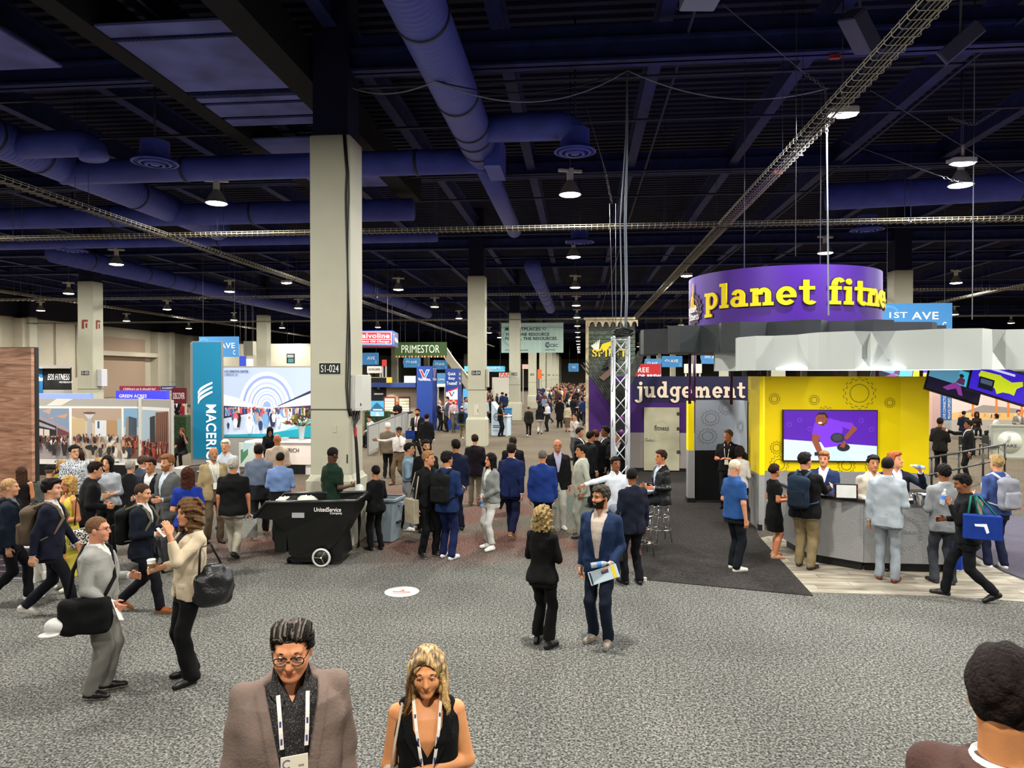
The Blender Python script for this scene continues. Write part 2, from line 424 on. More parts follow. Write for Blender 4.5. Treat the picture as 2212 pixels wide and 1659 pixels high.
def duct(name, p, q, r, label, collars=(), m=None, taper=None):
 e = empty(name, (0, 0, 0), 0, label, 'duct')
 MB().cyl(p, q, r, taper, n=28).build('duct_tube', m or DUCTS, e)
 p = Vector(p); q = Vector(q); d = (q - p).normalized()
 for t in collars:
  c = p + d * t; MB().cyl(c - d * 0.03, c + d * 0.03, r + 0.018, n=28).build('collar', RIM, e)
 return e
dA = duct('spiral_duct', (-2.26, 2.7, 8.26), (-2.26, 16.0, 8.26), 0.40, 'large spiral duct running over the aisle right of the near column', (2.7, 7.3, 10.2, 11.7, 12.3, 13.0))
MB().cyl((-2.26, 15.85, 8.26), (-2.26, 16.55, 8.1), 0.40, 0.27, 28).build('reducer', DUCT, dA)
MB().cyl((-2.26, 16.5, 8.1), (-2.26, 24.4, 8.1), 0.245, n=24).build('duct_tube', DUCTS, dA)
MB().box(-2.13, -1.77, 15.65, 16.9, 7.76, 8.53).build('duct_box', DUCT, dA)
def diffuser(x, y, z, label, parent=None, r=0.46):
 e = empty('air_diffuser', (x, y, z), 0, label, 'diffuser')
 MB().lathe([(0.30, 0.45), (0.30, 0.12), (r, 0.02), (r + 0.02, 0.0), (r - 0.03, -0.01)], 28).build('outer_cone', DUCT, e)
 MB().lathe([(0.30, 0.05), (0.34, -0.02), (0.28, -0.03)], 24).build('cone_ring', DUCT, e)
 MB().lathe([(0.17, 0.05), (0.21, -0.05), (0.15, -0.06)], 24).build('cone_ring', DUCT, e)
 MB().lathe([(0.0, -0.05), (0.09, -0.055), (0.1, -0.02)], 20).build('cone_core', DUCT, e)
 MB().cyl((0, 0, -.02), (0, 0, 10.52 - z), .02, n=8).build('riser', PIPE, e)
 return e
def branch(x0, x1, y, z, label):
 e = empty('branch_duct', (0, 0, 0), 0, label, 'duct'); s = 1 if x1 > x0 else -1
 pts = [(x0, y, z)] + [(x1 - s * 0.35, y, z)] + [(x1 - s * 0.35 + s * 0.35 * sin(a), y, z - 0.35 + 0.35 * cos(a)) for a in np.linspace(0.2, pi / 2, 6)]
 MB().tube(pts, 0.29, 20).build('duct_tube', DUCT, e)
branch(-2.26, -0.11, 14.85, 8.3, 'short branch duct feeding the round diffuser above the aisle')
diffuser(-0.11, 14.85, 7.75, 'round air diffuser above the nearest aisle lamp', r=0.42)
duct('cross_duct', (-12.7, 16.4, 8.1), (-2.0, 16.4, 8.1), 0.29, 'cross duct passing behind the top of the near column', (3.2, 8.9), DUCT)
dC = duct('spiral_duct', (-12.6, 5.4, 8.26), (-12.6, 23.8, 8.26), 0.415, 'large spiral duct at the far left of the ceiling', (5.6, 8.7, 10.1, 13.7), DUCTS)
branch(-12.6, -10.6, 14.65, 8.2, 'short branch duct off the left spiral duct')
p = G(335, 352, 7.7); diffuser(p.x, p.y, 7.7, 'round air diffuser between the left spiral duct and the near column')
duct('cross_duct', (-36, 21, 8.1), (-5, 21, 8.1), 0.33, 'long cross duct spanning the left half of the hall', (7, 16, 21.5, 26), DUCT)
duct('cross_duct', (-36, 24.6, 8.0), (-5, 24.6, 8.0), 0.2, 'thin cross duct behind the long left one', (11, 23), DUCT)
duct('cross_duct', (7.2, 21.7, 8.35), (32.6, 18.1, 8.35), 0.38, 'duct crossing the upper right corner behind the bright lamp', (5, 11), DUCT)
duct('spiral_duct', (-2.26, 33.5, 8.26), (-2.26, 54.3, 8.26), 0.39, 'distant spiral duct above the text banner', (3, 6, 8, 10, 12, 15), DUCTS)
duct('spiral_duct', (-12.6, 34.4, 8.26), (-12.6, 58, 8.26), 0.41, 'distant spiral duct behind the near column', (2, 7, 11, 15), DUCTS)
duct('spiral_duct', (-21.3, 27, 8.1), (-21.3, 56, 8.1), 0.41, 'distant spiral duct behind the left column', (2, 6, 8, 10, 15), DUCTS)
p = G(1252, 524, 7.8); diffuser(p.x, p.y, 7.8, 'round air diffuser above the second aisle lamp', r=0.5)
p = G(1873, 497, 7.8); diffuser(p.x, p.y, 7.8, 'round air diffuser right of the purple sign lamp', r=0.5)
p = G(157, 542, 7.8); diffuser(p.x, p.y, 7.8, 'dark round diffuser left of the left lamp', r=0.5)

# ---- high bay lamps
LENS = mat('lamp_lens', (1.0, 0.97, 0.90), 0.4, emit=14.0)
REFL = mat('lamp_reflector', (0.30, 0.28, 0.26), 0.3, spec=0.6)
WHT = mat('lamp_ballast', (0.62, 0.60, 0.55), 0.5)
def make_lamp():
 e = empty('high_bay_lamp')
 MB().lathe([(0.055, 0.36), (0.09, 0.34), (0.15, 0.25), (0.235, 0.10), (0.275, 0.01), (0.285, 0.0), (0.262, 0.004), (0.22, 0.10), (0.14, 0.24)], 24).build('reflector', REFL, e)
 MB().lathe([(0.0, -0.035), (0.16, -0.028), (0.24, -0.012), (0.262, 0.012), (0.0, 0.02)], 24).build('lens', LENS, e)
 mb = MB(); mb.cbox(-0.07, 0.07, -0.07, 0.07, 0.35, 0.56, 0.015); mb.box(-0.045, 0.045, -0.045, 0.045, 0.3, 0.36); mb.build('ballast_box', WHT, e)
 mb = MB(); mb.cbox(-0.3, 0.3, -0.05, 0.05, 0.56, 0.625, 0.01); mb.cbox(-0.05, 0.05, -0.12, 0.12, 0.56, 0.64, 0.01); mb.build('bracket_arm', WHT, e)
 MB().cyl((0, 0, 0.62), (0, 0, 3.02), 0.012, n=6).build('stem', PIPE, e)
 return e
LP = make_lamp(); first = True
warm = (1.0, 0.975, 0.89)
lamp_names = {(0, 0): 'nearest high bay lamp over the aisle, below the round diffuser', (-1, 0): 'high bay lamp hanging left of the near column',
(0, 1): 'second high bay lamp down the aisle, under the cable tray', (1, 1): 'high bay lamp just above the purple round sign', (-2, 1): 'high bay lamp above the left column',
(2, 2): 'high bay lamp above the blue avenue sign at right', (-2, 2): 'high bay lamp left of the near column, above the mall screen', (-1, 2): 'high bay lamp just right of the near column',
(0, 2): 'third high bay lamp down the aisle'}
for n in range(-5, 5):
 for m_ in range(-2, 14):
  x = -0.25 + 9.12 * n; y = 17.6 + 9.23 * m_
  if y > 70 and (m_ % 1 or n < -2 or n > 2): continue
  if x < -41 or x > 48: continue
  if y < 8 and abs(n) > 2: continue
  if y > 70 and n not in (0, -1, 1): continue
  if (n, m_) == (0, -1): y = 7.6
  if first: o = LP; first = False
  else: o = copy_tree(LP)
  o.location = (x, y, 7.56); o.rotation_euler = (0, 0, random.uniform(-0.4, 0.4))
  if (n, m_) in lamp_names: tag(o, lamp_names[(n, m_)], 'lamp', 'high bay lamps')
  elif y < 8: tag(o, 'high bay lamp of the row above the camera', 'lamp', 'high bay lamps')
  else: tag(o, 'small distant high bay lamp in the rows receding down the hall', 'lamp', 'high bay lamps')
  if y < 150:
   l = bpy.data.lights.get('lamp_light') or bpy.data.lights.new('lamp_light', 'AREA')
   l.shape = 'DISK'; l.size = 0.5; l.energy = LAMP_W; l.color = warm
   lo = bpy.data.objects.new('lamp_light', l); COL.objects.link(lo); lo.parent = o; lo.location = (0, 0, -0.06)
# emergency floods on the trays
FLD = mat('flood_lens', (0.92, 0.97, 1.0), 0.4, emit=50.0)
for px, py, z, lab in ((1820, 250, 7.45, 'bright flood light clamped to the nearest cable tray'), (2080, 355, 7.5, 'bright flood light hanging by chains at upper right'), (1483, 597, 7.4, 'small flood light on the far part of the right cable tray'), (619, 612, 7.4, 'small flood light left of the near column top')):
 p = G(px, py, z); e = empty('flood_light', p, 0, lab, 'lamp')
 MB().cbox(-0.24, 0.24, -0.11, 0.11, 0.02, 0.14, 0.02).build('housing', WHT, e)
 MB().lathe([(0, -0.03), (0.12, -0.025), (0.2, 0.0), (0.2, 0.02)], 20).xform(Matrix.Diagonal((1.15, 0.55, 1, 1))).build('lens', FLD, e)
 MB().box(-0.02, 0.02, -0.02, 0.02, 0.12, 0.4).build('yoke', WHT, e); MB().cyl((0, 0, .35), (0, 0, 10.55 - z), .01, n=6).build('hanger', PIPE, e)
 area('flood_glow', (0, 0, -0.05), 0.35, 260, (0.9, 0.96, 1), parent=e)

# ---- cable trays (wire baskets)
WIRE = mat('tray_wire', (0.30, 0.27, 0.21), 0.5, metal=0.3)
def rung_mesh(hw=0.16, hgt=0.10, r=0.007):
 mb = MB(); mb.tube([(-hw, 0, hgt), (-hw, 0, 0.02), (-hw + 0.02, 0, 0), (hw - 0.02, 0, 0), (hw, 0, 0.02), (hw, 0, hgt)], r, 4); return mb
RUNG = rung_mesh().mesh('rung', WIRE)
def tray(p0, p1, label, near=0, sp=0.15):
 p0 = Vector(p0); p1 = Vector(p1); d = p1 - p0; Ln = d.length
 e = empty('cable_tray', p0, math.atan2(-d.x, d.y), label, 'cable tray')
 mb = MB()
 for x, z in ((-0.15, 0.09), (-0.15, 0.045), (-0.05, 0.004), (0, 0.004), (0.05, 0.004), (0.15, 0.045), (0.15, 0.09)):
  mb.cyl((x, 0, z), (x, Ln, z), 0.007, n=4)
 mb.build('rails', WIRE, e)
 for k in range(near): link('rung', RUNG, e, (0, k * sp, 0))
 rv = rung_mesh(); V0 = np.array(rv.v); F0 = rv.f; out = MB(); t = near * sp
 while t < Ln:
  out.add([(v[0], v[1] + t, v[2]) for v in V0], F0, True); t += sp if depth(e.location + d.normalized() * t) < 35 else sp * 2
 tag(out.build('rungs', WIRE, e), kind='stuff')
 # cables lying in the tray
 mb = MB()
 for x in (-0.09, -0.03, 0.06): mb.cyl((x, 0, 0.02), (x + 0.02, Ln, 0.02), 0.014, n=5)
 mb.build('tray_cables', CAB, e)
 for t in np.arange(1.5, Ln, 6.1):
  mb = MB()
  for x in (-0.17, 0.17): mb.cyl((x, t, 0), (x, t, 3.52), 0.006, n=4)
  mb.box(-0.18, 0.18, t - 0.02, t + 0.02, -0.02, 0.0); mb.build('hanger', PIPE, e)
 return e
tray((3.73, 5.4, 7.0), (3.73, 95, 7.0), 'wire cable tray running away above the right side', near=80, sp=.2)
tray((-11.6, 8, 7.0), (-11.6, 95, 7.0), 'wire cable tray running away above the left side', near=60, sp=.2)
tray((-26.9, 18, 7.0), (-26.9, 95, 7.0), 'far left wire cable tray running down the hall')
tray((19.2, 16, 7.0), (19.2, 80, 7.0), 'far right wire cable tray running down the hall')
tray((-42, 19.0, 7.0), (42, 19.0, 7.0), 'nearest wire cable tray crossing the whole hall', near=0)
tray((-42, 34.2, 7.0), (42, 34.2, 7.0), 'second wire cable tray crossing the hall')
tray((-42, 49.5, 7.0), (42, 49.5, 7.0), 'third wire cable tray crossing the hall')

# ---- rigging
STEEL = mat('rig_steel', (0.12, 0.12, 0.14), 0.5); WCAB = mat('grey_cable', (0.22, 0.25, 0.31), 0.6)
def cable(name, pts, r, m, label, cat='cable', sag=0):
 P = [Vector(p) for p in pts]
 if sag:
  a, b = P; P = [a.lerp(b, t) - Vector((0, 0, sag * 4 * t * (1 - t))) for t in np.linspace(0, 1, 16)]
 o = MB().tube(P, r, 6).build(name, m); tag(o, label, cat); return o
def chain(p, q, label, n=14):
 p = Vector(p); q = Vector(q); d = (q - p); e = empty('rigging_chain', p, 0, label, 'chain')
 L = d.length / n; u = d.normalized(); a = u.orthogonal().normalized(); b = u.cross(a)
 mb = MB()
 for k in range(n):
  c = u * (L * (k + 0.5)); s = a if k % 2 else b
  mb.tube([c + u * (L * 0.62 * cos(t)) + s * (0.025 * sin(t)) for t in np.linspace(0, 2 * pi, 9)[:-1]], 0.007, 4, closed=True)
 mb.build('links', STEEL, e); return e
ZT = 8.72
A = G(940, 175, 7.84); B = G(1355, 152, 8.75); Cc = G(1790, 190, 8.3)
cable('grey_cable', [A, B], 0.012, WCAB, 'grey cable sagging from the spiral duct to the girder', sag=0.45)
cable('grey_cable', [A + Vector((0, 0.05, 0.02)), B + Vector((0, 0, 0.02))], 0.012, CAB, 'dark cable sagging beside the grey one', sag=0.30)
cable('grey_cable', [G(760, 190, 8.4), A], 0.012, WCAB, 'grey cable from the near column top to the spiral duct', sag=0.15)
cable('grey_cable', [B, Cc], 0.012, WCAB, 'grey cable sagging from the girder towards the right tray', sag=0.35)
TR = Vector((0.77, 13.76, 0))     # truss tower foot
for k, (dx, r) in enumerate(((0.03, 0.012), (-0.08, 0.012), (0.0, 0.012))):
 mid = Vector((B.x * 0.6 + TR.x * 0.4 + dx, B.y * 0.6 + TR.y * 0.4, 6.0))
 cable('power_cable', [B, B + Vector((dx * 0.3, 0, -1.2)), mid, (TR.x + 0.1 + dx, TR.y, 4.6), (TR.x + 0.08 + dx, TR.y, 3.9)], r, WCAB, ['grey power cable dropping straight to the truss tower', 'second grey power cable dropping to the truss tower', 'third power cable dropping to the truss tower'][k])
q0 = G(1322, 440, 6.8)
for k, dx in enumerate((-0.05, 0.08)):
 cable('steel_wire', [(q0.x + dx, q0.y, q0.z), (TR.x - 0.14 + 0.05 * k, TR.y, 3.95)], 0.006, STEEL, ['left thin steel wire above the truss tower', 'right thin steel wire above the truss tower'][k])
chain(G(1305, 360, 7.4), q0 + Vector((0, 0, 0)), 'dark rigging chain above the truss tower')
cable('steel_wire', [G(1262, 215, 8.7), G(1305, 360, 7.4)], 0.008, STEEL, 'slanted steel wire from the girder to the dark chain')
h1 = G(1783, 190, 8.0); h2 = G(1786, 292, 7.2)
chain(h1, h2, 'bright rigging chain beside the nearest cable tray', 18)
chain(G(1740, 160, 8.2), h1, 'slanting rigging chain meeting the tray chain', 8)
cable('steel_wire', [G(1560, 8, 8.75), G(1740, 160, 8.2)], 0.008, STEEL, 'steel wire rising from the slanting chain to the roof')
bc = G(1790, 690, 3.85)
cable('hanging_cable', [h2, (bc.x, bc.y, 3.9)], 0.012, WCAB, 'grey hanging cable in front of the purple round sign')
cable('steel_wire', [(bc.x + 0.3, bc.y + 2.5, 10.5), (bc.x + 0.3, bc.y + 2.5, 5.1)], 0.006, STEEL, 'thin steel wire behind the hanging cable')
k1 = G(2104, 270, 7.6)
chain(G(2050, 255, 7.8), k1, 'rusty chain at upper right, left arm', 8); chain(G(2160, 235, 7.8), k1, 'rusty chain at upper right, right arm', 8)
cable('steel_wire', [k1, G(2100, 690, 3.9)], 0.008, STEEL, 'vertical steel wire at upper right')
cable('steel_wire', [k1, (k1.x, k1.y, 10.4)], 0.008, STEEL, 'steel wire from the rusty chains up to the roof')
chain(G(2092, 400, 7.0), G(2030, 380, 7.0), 'bright short chain below the upper right lamp', 8)
cable('steel_wire', [G(1880, 195, 8.6), G(2210, 395, 7.3)], 0.008, STEEL, 'steel wire slanting down to the right edge')
cable('steel_wire', [G(1820, 305, 8.0), G(2030, 380, 7.0)], 0.008, STEEL, 'steel wire slanting to the bright short chain')
# loudspeakers by the tray
SPK = mat('speaker_grey', (0.10, 0.10, 0.18), 0.6)
for px, py, z, ry, rx, sx, lab in ((1857, 68, 8.6, -0.75, 0.5, 1, 'grey loudspeaker left of the cable tray at upper right'), (2075, 92, 8.6, 0.85, 0.5, 1, 'grey loudspeaker right of the cable tray at upper right')):
 p = G(px, py, z); e = empty('loudspeaker', p, 0, lab, 'loudspeaker')
 e.rotation_euler = (rx, ry, 0)
 MB().cbox(-0.13, 0.13, -0.2, 0.2, -0.33, 0.33, 0.02).build('cabinet', SPK, e)
 MB().box(-0.11, 0.11, -0.21, -0.2, -0.3, 0.3).build('grille', mat('speaker_grille', (0.05, 0.05, 0.09), 0.8, bump=(200, 0.5)), e)
 MB().cyl((0, 0, 0), e.rotation_euler.to_matrix().inverted() @ Vector((0, 0, 10.52 - z)), 0.02, n=6).build('bracket', STEEL, e)
p = G(1512, 5, 8.6); e = empty('projector_box', p, 0.1, 'pale grey box hanging at the top edge', 'box')
MB().cbox(-0.26, 0.26, -0.2, 0.2, -0.03, 0.3, 0.02).build('case', mat('box_blue', (0.22, 0.25, 0.36), 0.6), e); MB().cyl((0, 0, 0.3), (0, 0, 1.6), 0.02, n=6).build('hanger', PIPE, e)
text('S1W', mat('ceiling_letter', (0.4, 0.4, 0.42), 0.7), frame, YP(2062, 303, 13.2 + 9.2 - 0.2), w=0.27, h=0.1)
text('312', mat('ceiling_letter', (0.4, 0.4, 0.42), 0.7), frame, YP(2062, 313, 13.2 + 9.2 - 0.2), w=0.24, h=0.1)
for px, py, lab in ((1803, 122, 'small red clamp on the near girder'), (1680, 372, 'small red clamp on the right cable tray')):
 p = G(px, py, 8.7 if py < 200 else 7.1); tag(MB().cbox(-0.09, 0.09, -0.04, 0.04, -0.04, 0.04, 0.01).build('beam_clamp', mat('clamp_red', '#a02f2a', 0.5), None, p), lab, 'clamp')
# ================================================================== BOOTHS, SIGNS, FURNITURE
def R4(px0, py0, px1, py1, Y):
 pm, qm = (py0 + py1) / 2, (px0 + px1) / 2
 return YP(px0, pm, Y).x, YP(px1, pm, Y).x, YP(qm, py1, Y).z, YP(qm, py0, Y).z      # x0,x1,z0,z1
def Yd(px, py, dep): return (CAM + ray(px, py) * dep).y
class Art:
 """flat print: coloured shapes in a w x h rectangle, thin layers on the face y=0 looking to -y"""
 def __init__(s, w, h): s.mb = MB(); s.w, s.h = w, h; s.mats = []; s.k = 0
 def _m(s, c, emit=0):
  m = paint(c, .7, emit=emit) if emit else paint(c, .7)
  if m not in s.mats: s.mats.append(m)
  s.mb.cur = s.mats.index(m)
 def poly(s, pts, c, emit=0):
  s._m(c, emit); s.k += 1; y = -.0006 * s.k
  s.mb.add([(u * s.w, y, v * s.h) for u, v in pts], [tuple(range(len(pts)))], False)
 def rect(s, u0, v0, u1, v1, c, emit=0): s.poly([(u0, v0), (u1, v0), (u1, v1), (u0, v1)], c, emit)
 def disc(s, u, v, r, c, ru=None, n=14, emit=0): ru = ru or r; s.poly([(u + ru * cos(2 * pi * i / n), v + r * sin(2 * pi * i / n)) for i in range(n)], c, emit)
 def ring(s, u, v, ru, rv, t, c, a0=0, a1=2 * pi, n=24, emit=0):
  s._m(c, emit); s.k += 1; y = -.0006 * s.k; P = []
  for i in range(n + 1):
   a = a0 + (a1 - a0) * i / n; P += [((u + ru * cos(a)) * s.w, y, (v + rv * sin(a)) * s.h), ((u + (ru - t) * cos(a)) * s.w, y, (v + (rv - t * rv / ru) * sin(a)) * s.h)]
  s.mb.add(P, [(2 * i, 2 * i + 1, 2 * i + 3, 2 * i + 2) for i in range(n)], False)
 def folk(s, u0, u1, v0, v1, n, hgt, cols, emit=0, seed=1):
  r = random.Random(seed)
  for i in range(n):
   u = r.uniform(u0, u1); t = r.random(); v = v0 + (v1 - v0) * t; h = hgt * (1.25 - .8 * t); wd = h * .22 * s.h / s.w; c = r.choice(cols)
   s.poly([(u - wd * .5, v), (u - wd, v + h * .55), (u - wd * .6, v + h * .82), (u + wd * .6, v + h * .82), (u + wd, v + h * .55), (u + wd * .5, v)], c, emit); s.disc(u, v + h * .91, h * .09, '#c08a6a', h * .09 * s.h / s.w, 6, emit)
 def build(s, name, parent, loc, rz=0): return s.mb.build(name, s.mats, parent, loc, rz)
def hangsign(name, px0, py0, px1, py1, Y, col, label, cat='sign', th=0.06, wires=True, emit=0, rz=0):
 x0, x1, z0, z1 = R4(px0, py0, px1, py1, Y); e = empty(name, ((x0 + x1) / 2, Y, z0), rz, label, cat); w_, h_ = x1 - x0, z1 - z0
 MB().box(-w_ / 2, w_ / 2, 0, th, 0, h_).build('sign_panel', paint(col, .6, emit=emit) if emit else paint(col, .6), e)
 if wires:
  for s in (-.4, .4): MB().cyl((s * w_, th / 2, h_), (s * w_, th / 2, 10.53 - z0), .008, n=5).build('hanging_wire', STEEL, e)
 return e, w_, h_
def avesign(px0, py0, px1, py1, Y, txt, sup, label, tx=.5):
 e, w_, h_ = hangsign('avenue_sign', px0, py0, px1, py1, Y, '#3f86c4', label); W = paint('#e6ecf0')
 a = Art(w_, h_); a.ring(.12, .55, .16, .38, .03, '#5a9ad0', .5, 5.0); a.ring(.90, .22, .035, .11, .012, '#dfe8ee', .8, 5.6); a.build('print', e, (-w_ / 2, -.002, 0))
 if sup: text(sup, W, e, (-w_ * .37, -.006, h_ * .48), w=w_ * .25, h=h_ * .21, bold=.02)
 if txt: text(txt, W, e, (w_ * (tx - .58), -.006, h_ * .42), w=w_ * .37, h=h_ * .27, bold=.03)
 return e
WHITE = paint('#e9e6df', .5); GREYP = mat('booth_grey', '#a7a39d', .6); BLK = mat('booth_black', '#0c0c0e', .5)

# ---- slab serif letters
def _rc(x0, x1, y0, y1): return [[(x0, y0), (x1, y0), (x1, y1), (x0, y1)]]
def _rg(cx, cy, ro, so, ri, si, a0=0, a1=360, n=18):
 P = [];
 for i in range(n):
  A, B = radians(a0 + (a1 - a0) * i / n), radians(a0 + (a1 - a0) * (i + 1) / n)
  P.append([(cx + ri * cos(A), cy + si * sin(A)), (cx + ro * cos(A), cy + so * sin(A)), (cx + ro * cos(B), cy + so * sin(B)), (cx + ri * cos(B), cy + si * sin(B))])
 return P
SLAB = {
'p': (1.06, _rc(.12, .42, -.45, 1) + _rc(0, .58, -.45, -.26) + _rc(0, .2, .81, 1) + _rg(.58, .5, .44, .51, .18, .30)),
'l': (.60, _rc(.13, .45, 0, 1.45) + _rc(0, .58, 0, .19) + _rc(0, .2, 1.26, 1.45)),
'a': (1.0, _rg(.38, .31, .38, .32, .13, .12) + _rc(.52, .82, 0, .65) + _rg(.45, .63, .37, .38, .09, .17, 0, 165) + _rc(.52, .98, 0, .19)),
'n': (1.2, _rc(.12, .42, 0, 1) + _rc(0, .55, 0, .19) + _rc(0, .2, .81, 1) + _rg(.70, .62, .36, .39, .06, .15, 0, 180) + _rc(.76, 1.06, 0, .63) + _rc(.64, 1.18, 0, .19)),
'e': (1.0, _rg(.49, .5, .49, .52, .20, .28, 0, 320, 26) + _rc(.15, .97, .40, .56)),
't': (.82, _rc(.2, .5, .25, 1.35) + _rc(0, .78, .81, 1) + _rg(.54, .28, .34, .30, .05, .10, 180, 330)),
'f': (.78, _rc(.18, .48, 0, 1.1) + _rc(0, .72, .81, 1) + _rc(.02, .68, 0, .19) + _rg(.56, 1.08, .38, .40, .08, .20, 30, 180)),
'i': (.60, _rc(.13, .45, 0, 1) + _rc(0, .58, 0, .19) + _rc(0, .2, .81, 1) + _rg(.28, 1.27, .17, .17, 0, 0, 0, 360, 12)),
's': (.86, _rg(.42, .73, .36, .29, .10, .12, 20, 265) + _rg(.42, .29, .40, .31, .12, .12, 195, 450)),
'j': (.62, _rc(.26, .56, -.18, 1) + _rc(.08, .3, .81, 1) + _rg(.41, 1.27, .17, .17, 0, 0, 0, 360, 12) + _rg(.18, -.16, .38, .32, .08, .12, 190, 360)),
'u': (1.2, _rc(.12, .42, .37, 1) + _rc(0, .2, .81, 1) + _rg(.48, .37, .36, .39, .06, .16, 180, 360) + _rc(.72, 1.02, 0, 1) + _rc(.60, .8, .81, 1) + _rc(.72, 1.16, 0, .19)),
'd': (1.16, _rg(.46, .5, .45, .52, .17, .30) + _rc(.66, .96, 0, 1.45) + _rc(.52, .7, 1.26, 1.45) + _rc(.7, 1.12, 0, .19)),
'g': (1.1, _rg(.46, .55, .44, .46, .17, .26) + _rc(.64, .94, -.1, .9) + _rc(.7, 1.08, .82, 1) + _rg(.50, -.1, .44, .36, .14, .16, 185, 360)),
'm': (1.78, _rc(.12, .42, 0, 1) + _rc(0, .52, 0, .19) + _rc(0, .2, .81, 1) + _rg(.64, .63, .30, .38, .02, .16, 0, 180) + _rc(.66, .94, 0, .63) + _rc(.60, 1.04, 0, .19) + _rg(1.22, .63, .32, .38, .04, .16, 0, 180) + _rc(1.26, 1.56, 0, .63) + _rc(1.16, 1.68, 0, .19))}
def slab_word(word, fmap, m, parent, sx, sy, gap=.10, ext=.03, name='letter', outline=None):
 x = 0
 for ch in word:
  if ch == ' ': x += .55; continue
  wd, polys = SLAB[ch]
  for grow, mm, dep in (([(.045, outline, .0)] if outline else []) + [(0, m, ext)]):
   mb = MB()
   for P in polys:
    cx = sum(p[0] for p in P) / len(P); cy = sum(p[1] for p in P) / len(P)
    if grow: P = [(p[0] + grow * (1 if p[0] > cx else -1), p[1] + grow * (1 if p[1] > cy else -1)) for p in P]
    n = len(P); a = [fmap((x + p[0]) * sx, p[1] * sy, 0) for p in P]; q_ = mb.q = getattr(mb, 'q', 0) + .0005; b = [fmap((x + p[0]) * sx, p[1] * sy, dep + .008 + q_ * (0 if grow else 1) + (q_ * .3 if grow else 0)) for p in P]
    mb.add(a + b, [tuple(range(n, 2 * n))] + [(i, (i + 1) % n, (i + 1) % n + n, i + n) for i in range(n)], False)
   mb.build(name if not grow else 'letter_outline', mm, parent)
  x += wd + gap
def gear(u, v, r, fmap, m, parent, teeth=14, t=.012, inner=True):
 """outline of a cog as a thin printed line"""
 P = []
 for i in range(teeth):
  for q, rr in ((0, .86), (.25, .86), (.32, 1.0), (.68, 1.0), (.75, .86)):
   a = 2 * pi * (i + q) / teeth; P.append((u + r * rr * cos(a), v + r * rr * sin(a)))
 mb = MB(); n = len(P)
 def loop(P):
  n = len(P); c = (u, v); V = []
  for p in P:
   d = math.hypot(p[0] - u, p[1] - v) or 1; k = (d - t) / d; V += [fmap(p[0], p[1], .003), fmap(u + (p[0] - u) * k, v + (p[1] - v) * k, .003)]
  mb.add(V, [(2 * i, 2 * i + 1, 2 * ((i + 1) % n) + 1, 2 * ((i + 1) % n)) for i in range(n)], False)
 loop(P)
 if inner: loop([(u + r * .58 * cos(2 * pi * i / 28), v + r * .58 * sin(2 * pi * i / 28)) for i in range(28)])
 mb.build('gear_print', m, parent)

# ------------------------------------------------------------------ left side
def wood_mat(name, a, b, c, sc=(1, 1, 7)):
 m = bpy.data.materials.new(name); m.use_nodes = True; nt = m.node_tree; bs = nt.nodes['Principled BSDF']; bs.inputs['Roughness'].default_value = .5
 tc = nt.nodes.new('ShaderNodeTexCoord'); mp = nt.nodes.new('ShaderNodeMapping'); mp.inputs['Scale'].default_value = sc; nt.links.new(tc.outputs['Object'], mp.inputs[0])
 n = nt.nodes.new('ShaderNodeTexNoise'); n.inputs['Scale'].default_value = 1.3; n.inputs['Detail'].default_value = 6; n.inputs['Distortion'].default_value = 1.2; nt.links.new(mp.outputs[0], n.inputs[0])
 r = nt.nodes.new('ShaderNodeValToRGB'); e = r.color_ramp.elements; e.new(.5)
 for i, (p, cc) in enumerate(((.3, a), (.5, b), (.7, c))): e[i].position = p; e[i].color = (*srgb(cc), 1)
 nt.links.new(n.outputs[0], r.inputs[0]); nt.links.new(r.outputs[0], bs.inputs['Base Color']); return m
x0, x1, z0, z1 = R4(-150, 752, 68, 1000, 15.2)
e = empty('wood_partition', (x1, 15.2, 0), 0, 'tall wood-grain booth wall at the left edge', 'partition')
MB().box(x0 - x1, 0, 0, .10, 0, z1).build('wood_face', wood_mat('walnut_print', '#6e4a38', '#9a7058', '#b58d72'), e); MB().box(x0 - x1, 0.01, .10, .22, 0, z1 + .02).build('back_panel', BLK, e)
# brick-printed counter
p0 = G(30, 1257); x0, x1, z0, z1 = R4(-60, 1178, 72, 1257, p0.y)
e = empty('brick_counter', (x1, p0.y, 0), 0, 'low white counter with a brick pattern front at the left edge', 'counter')
W_ = x1 - x0; Hh = .55
MB().box(-W_, 0, .03, .5, 0, Hh).build('counter_body', paint('#cfd2d0'), e); MB().box(-W_, 0, 0, .03, .04, Hh - .02).build('mortar_panel', paint('#d6d4d2'), e)
BRK = mat('brick_print', '#4a3a46', .6, var=(5, .3)); brick = MB().cbox(0, .225, -.012, 0, 0, .075, .004).mesh('brick', BRK)
for r in range(5):
 for c in range(4):
  xx = -.235 * (c + 1) - (.1 if r % 2 else .0)
  if xx < -W_: continue
  link('brick', brick, e, (xx, 0, .08 + r * .09))
mb = MB(); mb.cbox(.0, .05, -.03, .5, 0, Hh + .02, .01); mb.build('corner_post', WHITE, e)
for z in (.12, .30): MB().box(.05, .22, .05, .08, z, z + .03).build('side_rail', WHITE, e)
